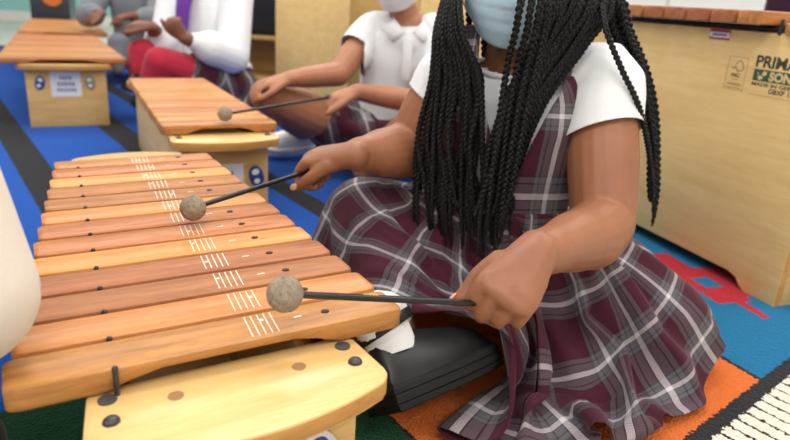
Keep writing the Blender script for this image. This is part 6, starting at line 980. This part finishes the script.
[0,-12,21,12,3,8,-7,3,6,5,3,-19,3,0,5,5,-1,10,-14,-16,-14,-11,-13,-13,-12,-14,-13,-14,-13,-14,-13,-11,-14,-8,-13,-11,5,-3,-8,-11,-13,-13,-14,-8,-8,-11,-7,-3,2,8,8,-11,-2,-13,-11,-10,-2,7,2,-1,6,10,4,-14,-8,-4,2,1,-1,-10,-10,-9,-10,1,10,10,9,8,13,9,-8,-13,-3,-3,13,1,-9,-10,-8,-11,-9,-7,-6,17,13,20,17,-7,-7,-14,-10,-13,-15,-13,-15,-13,-14,-15,-15,-16,-15,-14,-15,-14,-10,-11,-14,-10,3,16,6,-3,-11,-7,0,-2,-3,-12,-4,-1,-8,0],
[19,-24,-18,14,5,12,-5,1,5,4,-22,-22,-2,0,5,4,4,-3,-17,8,-7,5,-11,-13,-12,-15,-13,-14,-13,-12,-13,-12,-11,-13,-1,-9,-12,5,-3,-12,-1,-13,-14,-8,-9,-11,-9,-2,3,6,14,-10,0,-16,-14,0,3,12,-1,-1,-14,3,14,-1,-7,-8,2,1,-3,-10,-9,-9,-11,5,11,11,9,8,12,12,1,-16,-9,4,7,16,-1,-10,-9,-10,-9,-7,-6,6,14,15,-7,11,-4,-9,-12,-9,-10,-14,-16,-14,-14,-15,-16,-15,-16,-15,-14,-14,-13,-12,-6,-14,-16,6,15,2,-9,-7,-15,-13,1,2,-4,-1,0,13]]
skirt_p = np.cumsum(np.array([skirt_x, skirt_y, skirt_z]).transpose(1, 2, 0), 0)/2000.+np.array([.19, 1.05, 0])
skirt_p = np.concatenate([skirt_p, skirt_p[:, :1]], 1)
n_rows, n_cols = skirt_p.shape[:2]
skirt_uv = [(2.3*j/(n_cols-1), -.42*i/(n_rows-1)) for i in range(n_rows) for j in range(n_cols)]
skirt_o = MB().grid([[skirt_p[i, j] for j in range(n_cols)] for i in range(n_rows)], 0, skirt_uv).obj('pinafore_skirt', M['plaid'], g, angle=3.)
thick(skirt_o, .0018, 1)
skirt_sub = skirt_o.modifiers.new('subdivision', 'SUBSURF'); skirt_sub.levels = 1; skirt_sub.render_levels = 1

# the shoe and sock in front
def shoe(heel, toe, upv, wid, hgt, parent, name='shoe', strap_on=True, label=None, mats=('leather', 'sole')):
    heel, toe = np.array(heel), np.array(toe); d = nz(toe-heel); L = np.linalg.norm(toe-heel); u = nz(np.array(upv)-d*np.dot(upv, d)); s_ = np.cross(d, u)
    def pt(x, y, z): return heel+d*x*L+s_*y*wid+u*z*hgt
    def halfw(x): return (.36+.14*math.sin(min(1, x*1.25)*math.pi*.8)) if x < .72 else .492*math.sqrt(max(0, 1-((x-.72)/.285)**2))
    def rowf(zlo, zhi, x, fac):
        h_ = max(.02, halfw(x))*fac
        return [pt(x, h_*math.cos(a)*(1-.25*max(0, math.sin(a))), zlo+(zhi-zlo)*max(0., math.sin(a))) for a in np.linspace(0, math.pi, 15)]
    xs = [0, .015, .05]+list(np.linspace(.1, .9, 15))+[.95, .98, .998]
    top = lambda x: (1.0 if x < .1 else 1.0-.35*max(0, (x-.30)/.7)**.8-.30*max(0, (x-.75)/.25)**2)*(min(1, .62+x*6))
    U = [rowf(.24, max(.30, top(x)), x, .97 if 0 < i < len(xs)-1 else .6) for i, x in enumerate(xs)]
    m_ = MB(); n = 15; m_.grid(U); m_.f.append(list(range(n))); m_.mi.append(0); o = (len(xs)-1)*n; m_.f.append(list(range(o, o+n))); m_.mi.append(0)
    up_ = m_.obj(name, M[mats[0]], parent); 
    # sole: chunky band with grooves
    ring = [(x, 1) for x in xs]+[(x, -1) for x in xs[::-1]]
    G = []
    for z_, f_ in ((0, .93), (.02, 1.0), (.10, 1.03), (.12, 1.0), (.14, 1.04), (.24, 1.05), (.27, 1.02), (.29, 1.05), (.37, 1.04), (.40, .99), (.42, .93)):
        G.append([pt(.5+(x-.5)*(1+(f_-1)*.4), sg*max(.02, halfw(x))*f_, z_*.80) for x, sg in ring])
    m2 = MB().grid(G, 0, None, True); n = len(ring); m2.f.append(list(range(n))[::-1]); m2.mi.append(0); o = (len(G)-1)*n; m2.f.append(list(range(o, o+n))); m2.mi.append(0)
    m2.obj('sole', M[mats[1]], up_, angle=.5)
    return up_, pt
s1, pt1 = shoe(V3(.004, .680, .046), V3(.160, .826, .040), V3(-.36, .46, .78), .096, .098, g, 'shoe')
MB().tube([pt1(.20, .0, .70), pt1(.20, 0, .95), pt1(.17, .0, 1.25), V3(.0, .845, .100)], [(.036, .031), (.036, .031), (.035, .032), (.036, .034)], 18, steps=4).obj('sock', M['sock'], g)
a_d, a_s, a_c = nz(pt1(1, 0, 0)-pt1(0, 0, 0)), nz(pt1(0, 1, 0)-pt1(0, 0, 0)), pt1(.21, 0, 1.06)
stp = MB().tube([a_c+a_d*.040*math.cos(q)+a_s*.037*math.sin(q)-(pt1(0, 0, 1)-pt1(0, 0, 0))*.10*math.cos(q+2.6) for q in np.linspace(0, 2*math.pi, 41)], [(.0022, .0072)]*41, 8, ref=[tuple(a_d*math.cos(q)+a_s*math.sin(q)) for q in np.linspace(0, 2*math.pi, 41)], cap=False).obj('ankle_strap', M['leather'], s1)
MB().box(a_c+a_d*.030-a_s*.030, (.013, .012, .008), 0, .002).obj('buckle', M['silver'], stp)
# ---------- hair: scalp cap and long braids
hair = MB()
hcap = []
for i in range(15):
    t = i/14; row = []
    for j in range(36):
        a = 2*math.pi*j/36
        fr = math.cos(a)                       # +1 at the face
        low = 1.95-.95*max(0, fr)**1.2         # how far down from the crown, in radians
        th_ = t*low
        row.append(P(.0785*math.sin(th_)*math.sin(a), -.008+.0960*math.sin(th_)*math.cos(a), .018+.0940*math.cos(th_)))
    hcap.append(row)
hr = hair.grid(hcap, 0, None, True).obj('braided_hair', M['hair_flat'], g)
def braid(pts, r=.0054, parent=hr, seedv=0, tail=.10):
    Pp, _ = spline(pts, [1]*len(pts), 40)
    Pp = np.array(Pp); seg = np.linalg.norm(np.diff(Pp, axis=0), axis=1); s_ = np.concatenate([[0], np.cumsum(seg)]); L = s_[-1]
    n = int(L/.0030)+2; q = np.linspace(0, L, n)
    C = np.stack([np.interp(q, s_, Pp[:, k]) for k in range(3)], 1)
    T = np.gradient(C, axis=0); T /= np.linalg.norm(T, axis=1)[:, None]
    ref = np.array((.25, -1, .1)); B = ref-T*(T@ref)[:, None]; B /= np.linalg.norm(B, axis=1)[:, None]; Nn = np.cross(T, B)
    u = q/L; w = np.minimum(1, np.minimum(.55+u*8, .35+(1-u)*5))
    w = np.where(u > 1-tail, np.minimum(w, .35+.65*(1-u)/tail), w)
    pitch = r*5.2; V = []; F = []; ns = 6; base = 0
    for k in range(3):
        ph = 2*math.pi*(q/pitch+k/3)+seedv
        cc = C+Nn*(np.sin(ph)*r*.62*w)[:, None]+B*(np.sin(2*ph)*r*.34*w)[:, None]
        rr = r*.52*w
        for i in range(n):
            for j in range(ns):
                a = 2*math.pi*j/ns
                V.append(cc[i]+(Nn[i]*math.cos(a)+B[i]*math.sin(a))*rr[i])
        for i in range(n-1):
            for j in range(ns):
                F.append([base+i*ns+j, base+i*ns+(j+1) % ns, base+(i+1)*ns+(j+1) % ns, base+(i+1)*ns+j])
        F.append([base+j for j in range(ns)]); F.append([base+(n-1)*ns+j for j in range(ns)])
        base += n*ns
    m_ = MB(); m_.v = [tuple(p) for p in V]; m_.f = F; m_.mi = [0]*len(F); m_.uv = [(0, 0)]*len(V)
    return m_.obj('braid', M['hair'], parent, angle=3.)
rb = random.Random(11)
def J(v, s=.004): return np.array(v)+np.array([rb.uniform(-s, s) for _ in range(3)])
# bundle at the left of the picture: falls in front of the shoulder into the lap
nl = 30
for i in range(nl):
    f = i/(nl-1); lay = i % 3
    xt = 466-24*f+rb.uniform(-3, 3); xm = 480-50*f+rb.uniform(-4, 4); xl = 478-58*f+rb.uniform(-5, 5); xe = 484-62*f+rb.uniform(-8, 8)
    yd = .004*lay
    root = P(-.060-.016*f, .020-.055*f+.01*lay, .060-.045*f)
    e_y = rb.choice((205, 225, 236, 248)) if f > .25 else rb.choice((230, 238, 250))
    pts = [root, P(-.083-.012*f, .035-.06*f, .0), J(Y_(xt-6, 30, .945+.055*f+yd)), J(Y_(xm, 80, .925+.055*f+yd)), J(Y_(xl, 140, .925+.05*f+yd)), J(Y_(xe-2, 195, .925+.045*f+yd)), J(Y_(xe, e_y, .915+.05*f+yd))]
    braid(pts, .0041+.0006*rb.random(), seedv=i)
# bundle at the right of the picture: from the temple across the chest to the lap
nr = 34
for i in range(nr):
    f = (i+.5)/nr; lay = i % 3; yd = .0045*lay
    xt = 552+58*f+rb.uniform(-4, 4); xa = 532+50*f+rb.uniform(-3, 3); xm = 506+38*f+rb.uniform(-3, 3); xl = 489+31*f+rb.uniform(-4, 4); xe = 480+34*f+rb.uniform(-6, 6)
    root = P(.050+.026*f, .034-.075*f+.006*lay, .064-.05*f)
    e_y = rb.choice((216, 230, 244, 256)) if f < .7 else rb.choice((205, 222, 236))
    pts = [root, P(.078+.022*f, .045-.065*f, .02), J(Y_(xt, 4, .925+.050*f+yd)), J(Y_(xa, 48, .915+.050*f+yd)), J(Y_(xm, 100, .905+.045*f+yd)), J(Y_(xl, 160, .905+.040*f+yd)), J(Y_(xe, 205, .905+.030*f+yd)), J(Y_(xe-4, e_y, .895+.03*f+yd))]
    braid(pts, .0043+.0008*rb.random(), seedv=i*.7)
# single braids across the mask and the neck
for k_, (xs_, Ys_) in enumerate((((521, 516, 508, 503, 496, 490, 486), (.872, .880, .900, .905, .905, .905, .90)), ((532, 527, 519, 512, 505, 498, 492), (.880, .885, .90, .905, .905, .905, .90)),
                ((541, 536, 529, 521, 512, 504, 498), (.888, .892, .90, .90, .90, .90, .895)), ((549, 545, 538, 530, 520, 510, 500), (.895, .898, .90, .90, .90, .90, .895)))):
    ys_ = (2, 30, 62, 95, 145, 195, (232, 215, 246, 226)[k_])
    braid([P(.012+.012*k_, .062-.004*k_, .078), P(.016+.014*k_, .098-.004*k_, .030)]+[Y_(a, b, c) for a, b, c in zip(xs_, ys_, Ys_)], .0052, seedv=k_)
# behind the shoulder at the far right, hanging outside the sleeve
for k_, (xs_, w_) in enumerate((((602, 612, 632, 646, 652, 655, 655), 1.), ((610, 622, 640, 652, 655, 655, 654), 1.15), ((618, 630, 646, 655, 657, 656, 652), 1.1), ((606, 616, 637, 649, 650, 650, 656), 1.), ((598, 606, 622, 640, 650, 653, 652), .85), ((614, 627, 642, 650, 656, 652, 650), 1.))):
    ys_ = (-5, 30, 70, 110, 160, 200, (218, 206, 226, 190, 212, 198)[k_]); yy = (1.06, 1.07, 1.085, 1.09, 1.09, 1.09, 1.09) if k_ != 4 else (1.0, .955, .950, .950, 1.0, 1.03, 1.04)
    braid([P(.080, -.045-.006*k_, .01)]+[Y_(a, b, c-.004*k_) for a, b, c in zip(xs_, ys_, yy)], .0066*w_*.9 if k_ != 4 else .0046, seedv=k_*2)
# back of the head
for k_ in range(12):
    f = k_/11; a = -1.9+3.8*f; x_ = .30*math.sin(a*.45)
    braid([P(.075*math.sin(a), -.008-.088*math.cos(a), .02), P(.092*math.sin(a), -.03-.088*math.cos(a), -.05), V3(.185+.105*math.sin(a*.75), 1.175+.012*(k_ % 2), .40), V3(.185+.12*math.sin(a*.75), 1.185+.012*(k_ % 2), .30), V3(.185+.11*math.sin(a*.75), 1.195, .20+.01*(k_ % 3))], .0062, seedv=k_)

# ---------- the other pupils
def pupil(name_label, base, sh, el, wr, thigh_roots, knees, ankles, hc, face, skinm, hands, top_mt, cuff=(.5, .5), trunk_w=.125, trunk_d=.085, legs_mt=None, skirt=False, mask_mt=None, hair_mt='hair_flat', vox=.0042, arm_r=.036, leg_r=.060, jacket=False, feet=True, waist_z=.20, long_sleeve=False):
    t = thing('person', name_label, 'person', base)
    sh = [np.array(q, float) for q in sh]; el = [np.array(q, float) for q in el]; wr = [np.array(q, float) for q in wr]
    thigh_roots = [np.array(q, float) for q in thigh_roots]; knees = [np.array(q, float) for q in knees]; ankles = [np.array(q, float) for q in ankles]
    pel = (thigh_roots[0]+thigh_roots[1])/2; nk = (sh[0]+sh[1])/2+V3(0, 0, .035)
    ax = nz(sh[1]-sh[0])
    spine = [pel+V3(0, 0, .035), pel*.7+nk*.3, pel*.35+nk*.65, nk-V3(0, 0, .055), nk-V3(0, 0, .02)]
    rad = [(trunk_w*1.06, trunk_d*1.15), (trunk_w*.93, trunk_d), (trunk_w*1.0, trunk_d*.98), (trunk_w*.92, trunk_d*.8), (trunk_w*.5, trunk_d*.6)]
    b = MB(); b.tube(spine, rad, 24, ref=tuple(ax), steps=4, round_end=True)
    b.tube([nk-V3(0, 0, .03), np.array(hc)-V3(0, 0, .05)], [.043, .041], 14)
    Pq, Rq = head_shape(b, hc, face, .94)
    for i in (0, 1):
        b.tube([sh[i], sh[i]*.5+el[i]*.5, el[i]], [arm_r*1.18, arm_r*1.12, arm_r], 14, steps=4, round_end=True)
        b.tube([el[i], el[i]*.5+wr[i]*.5, wr[i]], [arm_r, arm_r*.88, .0225], 14, steps=4, round_end=True)
        b.tube([thigh_roots[i], thigh_roots[i]*.5+knees[i]*.5, knees[i]], [leg_r*1.25, leg_r*1.1, leg_r*.84], 16, steps=4, round_end=True)
        b.tube([knees[i], knees[i]*.55+ankles[i]*.45, ankles[i]], [leg_r*.82, leg_r*.80, leg_r*.52], 14, steps=4, round_end=True)
        hand(b, wr[i], *hands[i][:3], size=.88, curl=hands[i][3] if len(hands[i]) > 3 else (.7, 1.1, .8), wr=.023, thumb='along')
    so = add_mesh('body', fuse(b, 'body', vox, 4, [M[skinm]]), t)
    eyes(Pq, Rq, so, .94)
    if mask_mt: face_mask(Pq, Rq, t, M[mask_mt], .94)
    hm = MB(); rows = []
    for i in range(11):
        th_ = i/10; row = []
        for j in range(28):
            a = 2*math.pi*j/28; low = 1.95-.95*max(0, math.cos(a))**1.2; q = th_*low
            row.append(Pq(.0785*math.sin(q)*math.sin(a), -.008+.096*math.sin(q)*math.cos(a), .018+.094*math.cos(q)))
        rows.append(row)
    thick(hm.grid(rows, 0, None, True).obj('hair', M[hair_mt], t), .006)
    # top
    s_ = MB(); f_ = .008 if not jacket else .016
    s_.tube([spine[0]+V3(0, 0, waist_z*.15)]+spine[1:], [(r0+f_, r1+f_) for r0, r1 in rad], 24, ref=tuple(ax), steps=4)
    pl = []
    for i in (0, 1):
        e_ = arm_r*1.18+f_
        if long_sleeve:
            c_ = el[i]+(wr[i]-el[i])*cuff[i]
            s_.tube([sh[i], sh[i]*.5+el[i]*.5, el[i]], [e_*1.04, e_, e_*.98], 16, steps=4, round_end=True)
            mid = el[i]*.4+c_*.6; s_.tube([el[i], mid, c_], [e_*.98, e_*.94, .034], 16, steps=4, round_end=True)
        else:
            inn = sh[i]*.6+nk*.4; c_ = sh[i]+(el[i]-sh[i])*(cuff[i]+.12)
            s_.tube([inn, sh[i], c_], [e_*.9, e_*1.05, e_*1.12], 16, steps=5, round_end=True)
            pl.append((sh[i]+(el[i]-sh[i])*cuff[i], el[i]-sh[i], .085, (1 if sh[i][0] > nk[0] else -1), nk[0], trunk_w*1.03))
    ms = fuse(s_, 'top', vox*1.2, 5, [M[top_mt]])
    bm = bmesh.new(); bm.from_mesh(ms)
    for c_, n_, rd, sd, cx, lim in pl:
        c_ = Vector(c_); n_ = Vector(n_).normalized()
        kill = [f for f in bm.faces if (f.calc_center_median()-c_).length < rd and (f.calc_center_median()-c_).dot(n_) > 0 and (f.calc_center_median().x-cx)*sd > lim]
        bmesh.ops.delete(bm, geom=kill, context='FACES')
    bm.to_mesh(ms); bm.free()
    to_ = add_mesh('jacket' if jacket else 'shirt', ms, t)
    if not jacket: thick(to_, .0018, -1)
    if legs_mt:
        l_ = MB()
        l_.tube([pel+V3(0, 0, .06), pel-V3(0, 0, .03)], [(trunk_w*1.1, trunk_d*1.25)]*2, 20, ref=tuple(ax), round_end=False)
        for i in (0, 1):
            l_.tube([thigh_roots[i], thigh_roots[i]*.5+knees[i]*.5, knees[i]], [leg_r*1.25+.006, leg_r*1.1+.006, leg_r*.84+.006], 16, steps=4, round_end=True)
            l_.tube([knees[i], knees[i]*.55+ankles[i]*.45, ankles[i]*.95+knees[i]*.05], [leg_r*.82+.006, leg_r*.80+.006, leg_r*.52+.005], 14, steps=4, round_end=True)
        add_mesh('trousers' if legs_mt != 'red_cloth' else 'leggings', fuse(l_, 'legwear', vox*1.2, 4, [M[legs_mt]]), t)
    if skirt:
        l_ = MB(); kf = skirt
        l_.tube([pel+V3(0, 0, .11), pel+V3(0, 0, .04), pel-V3(0, 0, .045)], [(trunk_w*1.02, trunk_d*1.1), (trunk_w*1.2, trunk_d*1.4), (trunk_w*1.45, trunk_d*1.7)], 20, ref=tuple(ax))
        tips_ = []
        for i in (0, 1):
            e2 = thigh_roots[i]+(knees[i]-thigh_roots[i])*kf[i]; tips_.append(e2)
            l_.tube([thigh_roots[i], thigh_roots[i]*.5+e2*.5, e2], [leg_r*1.25+.016, leg_r*1.15+.018, leg_r*1.05+.016], 16, steps=4, round_end=True)
        mid = (tips_[0]+tips_[1])/2
        l_.tube([thigh_roots[0]*.5+tips_[0]*.5, (thigh_roots[0]+thigh_roots[1]+tips_[0]+tips_[1])/4-V3(0, 0, .02), thigh_roots[1]*.5+tips_[1]*.5], [.05, .055, .05], 14, steps=4)
        l_.tube([tips_[0]*.8+mid*.2, mid-V3(0, 0, .03), tips_[1]*.8+mid*.2], [.040, .040, .040], 14, steps=4)
        sk = fuse(l_, 'skirt', vox*1.2, 4, [M['plaid_obj']])
        rng = np.random.RandomState(5)
        for v in sk.vertices:
            p = v.co; v.co.z += .006*math.sin(p.x*70+p.y*40)+.004*math.sin(p.y*95-p.x*30)
        add_mesh('skirt', sk, t)
    return t, Pq, Rq, to_
def trainer(parent, heel, toe, upv, w, h, mats, name='shoe'):
    o, f = shoe(heel, toe, upv, w, h, parent, name, mats=mats); return f

# pupil in the white polo shirt, cross-legged behind the middle xylophone
B_hc = Y_(399, -28, 1.98)
B_tip, B_gr = Z_(225, 114, .268), Y_(312, 100, 1.70)
B_sh = [Y_(371, 31, 2.02), Y_(447, 34, 1.98)]; B_el = [Y_(338, 74, 1.90), Y_(432, 104, 1.84)]
B_wr = [Y_(289, 79, 1.78), Y_(357, 92, 1.72)]
axB = nz(B_tip-B_gr)
B_pelvis = [V3(-.13, 2.06, .11), V3(.06, 2.04, .11)]; B_kn = [Y_(268, 96, 1.80), Y_(420, 118, 1.72)]
B_an = [Z_(308, 134, .075), V3(-.10, 1.78, .07)]
tB, PB, RB, shB = pupil('pupil in a white polo shirt and white mask, sitting cross-legged with a mallet', (-.03, 2.03, 0), B_sh, B_el, B_wr, B_pelvis, B_kn, B_an, B_hc, V3(-.25, -1, -.25), 'skin_mid',
    [((-.9, -.35, -.2), (-.1, -.2, 1), (.3, -1, .0), (.35, .6, .4)), ((-.92, -.20, -.25), (0, -.25, 1), (-.2, -1, -.1), (.7, 1.15, .8))], 'white_cloth', (.44, .44), trunk_w=.120, trunk_d=.085, skirt=(.42, .45), mask_mt='mask_white')
nkB = (B_sh[0]+B_sh[1])/2+V3(0, 0, .035)
for sg in (-1, 1):      # collar flaps
    c = [nkB+V3(sg*.012, -.072, -.030), nkB+V3(sg*.045, -.080, -.058), nkB+V3(sg*.080, -.040, -.028), nkB+V3(sg*.062, .02, .008), nkB+V3(sg*.045, -.035, .006)]
    o = MB(); o.add(c+[nkB+V3(sg*.046, -.060, -.016)], [[0, 1, 5], [1, 2, 5], [2, 3, 5], [3, 4, 5], [4, 0, 5]]); q = o.obj('collar', M['white_cloth'], shB); thick(q, .004, 0)
MB().box(nkB+V3(.0, -.094, -.105), (.026, .004, .12), 0, .0015).obj('placket', M['white_cloth'], shB)
mallet('grey felt mallet of the pupil in the white polo, over the middle xylophone', B_tip, B_gr, .07)
fB = trainer(tB, Z_(316, 146, .035), Z_(262, 150, .030), (.1, -.35, .8), .085, .085, ('white_cloth', 'sock'), 'sneaker')
for k_ in range(5):
    a_, b_ = fB(.38+.07*k_, -.22, .80-.03*k_), fB(.40+.07*k_, .22, .80-.03*k_)
    MB().tube([a_, (a_+b_)/2+V3(0, 0, .006), b_], .003, 6, steps=3).obj('lace', M['sock'], tB)
MB().tube([Z_(308, 134, .075), fB(.2, 0, .7)], [.034, .036], 14).obj('sock', M['sock'], tB)

# pupil in the white jacket with red leggings
C_hc = Y_(196, -88, 2.846)
C_sh = [Y_(178, -16, 2.846), Y_(236, -10, 2.761)]; C_el = [Y_(166, 48, 2.696), Y_(232, 56, 2.622)]
C_wr = [Y_(152, 27, 2.568), Y_(184, 38, 2.461)]
C_pelvis = [Y_(190, 82, 2.803), Y_(238, 84, 2.728)]; C_pelvis = [V3(p[0], p[1], .13) for p in C_pelvis]
C_kn = [Y_(143, 53, 2.589), Y_(160, 62, 2.440)]
C_an = [Y_(141, 87, 2.56), Y_(150, 98, 2.46)]
tC, PC, RC, shC = pupil('pupil in a white jacket, purple shirt, plaid skirt and red leggings, hands raised', (-.86, 2.76, 0), C_sh, C_el, C_wr, C_pelvis, C_kn, C_an, C_hc, V3(-.6, -1, -.25), 'skin_dark',
    [((-.95, -.1, .12), (0, -.3, 1), (.1, -1, -.2), (.5, .8, .5)), ((-.55, -.2, .75), (.1, -1, .2), (-.7, .1, -.5), (.9, 1.2, .8))], 'white_cloth', (.72, .80), trunk_w=.15, trunk_d=.11, legs_mt='red_cloth', skirt=(.60, .62), jacket=True, long_sleeve=True, arm_r=.046, mask_mt='mask_white', leg_r=.062)
nkC = (C_sh[0]+C_sh[1])/2
MB().tube([nkC+V3(-.02, -.085, .02), nkC+V3(-.045, -.150, -.05), nkC+V3(-.055, -.165, -.16)], [(.030, .012), (.036, .012), (.030, .012)], 12, ref=(1, -.35, 0), steps=3, round_end=True).obj('purple_shirt_front', M['purple'], tC)
trainer(tC, Y_(144, 92, 2.58), Y_(126, 91, 2.47), (.2, 0, 1), .085, .085, ('leather', 'sole'))
trainer(tC, Y_(152, 106, 2.46), Y_(136, 108, 2.37), (.2, 0, 1), .085, .085, ('leather', 'sole'))

# pupil in grey behind the far left xylophones
D_c = Y_(131, 36, 3.85); dx = D_c[0]; dz_ = D_c[2]
D_sh = [V3(dx-.17, 3.95, .50), V3(dx+.15, 3.95, .50)]; D_el = [V3(dx-.20, 3.76, .34), V3(dx+.19, 3.76, .34)]; D_wr = [V3(dx-.05, 3.60, .36), V3(dx+.10, 3.60, .36)]
pupil('pupil in grey clothes beyond the white jacket, beside the far left xylophones', (dx, 3.90, 0), D_sh, D_el, D_wr, [V3(dx-.1, 3.95, .11), V3(dx+.1, 3.95, .11)], [V3(dx+.05, 3.56, .22), V3(dx+.25, 3.60, .22)], [V3(dx+.05, 3.52, .08), V3(dx-.02, 3.64, .08)],
    V3(dx-.01, 3.92, .70), V3(-.3, -1, -.2), 'skin_dark', [((-.5, -.8, -.2), (0, -.2, 1), (.8, -.5, 0)), ((-.6, -.8, -.2), (0, -.2, 1), (-.8, .5, 0))], 'grey_cloth', (.7, .7), legs_mt='grey_cloth', jacket=True, long_sleeve=True, arm_r=.042, mask_mt='mask_white')

# person at the near left edge in a cream sweatshirt
E_el = Y_(-44, 296, .43); E_sh = Y_(-140, 60, .46); E_wr = V3(-.47, .545, .262)
E_sh2 = V3(-.80, .58, .60); E_el2 = V3(-.86, .62, .36); E_wr2 = V3(-.66, .72, .30)
pupil('person in a cream sweatshirt at the near left edge, elbow over the foreground xylophone', (-.70, .42, 0), [E_sh2, E_sh], [E_el2, E_el], [E_wr2, E_wr], [V3(-.82, .46, .11), V3(-.66, .36, .11)], [V3(-.72, .80, .14), V3(-.42, .50, .10)], [V3(-.62, .62, .06), V3(-.60, .70, .06)],
    V3(-.66, .52, .84), V3(.7, .7, -.2), 'skin', [((.5, .6, -.5), (.2, .3, .9), (-.6, .6, 0)), ((-.2, .9, -.35), (.3, .2, .9), (.9, .3, .1))], 'cream', (.95, .95), legs_mt='black_cloth', jacket=True, long_sleeve=True, arm_r=.036, trunk_w=.15, trunk_d=.10)
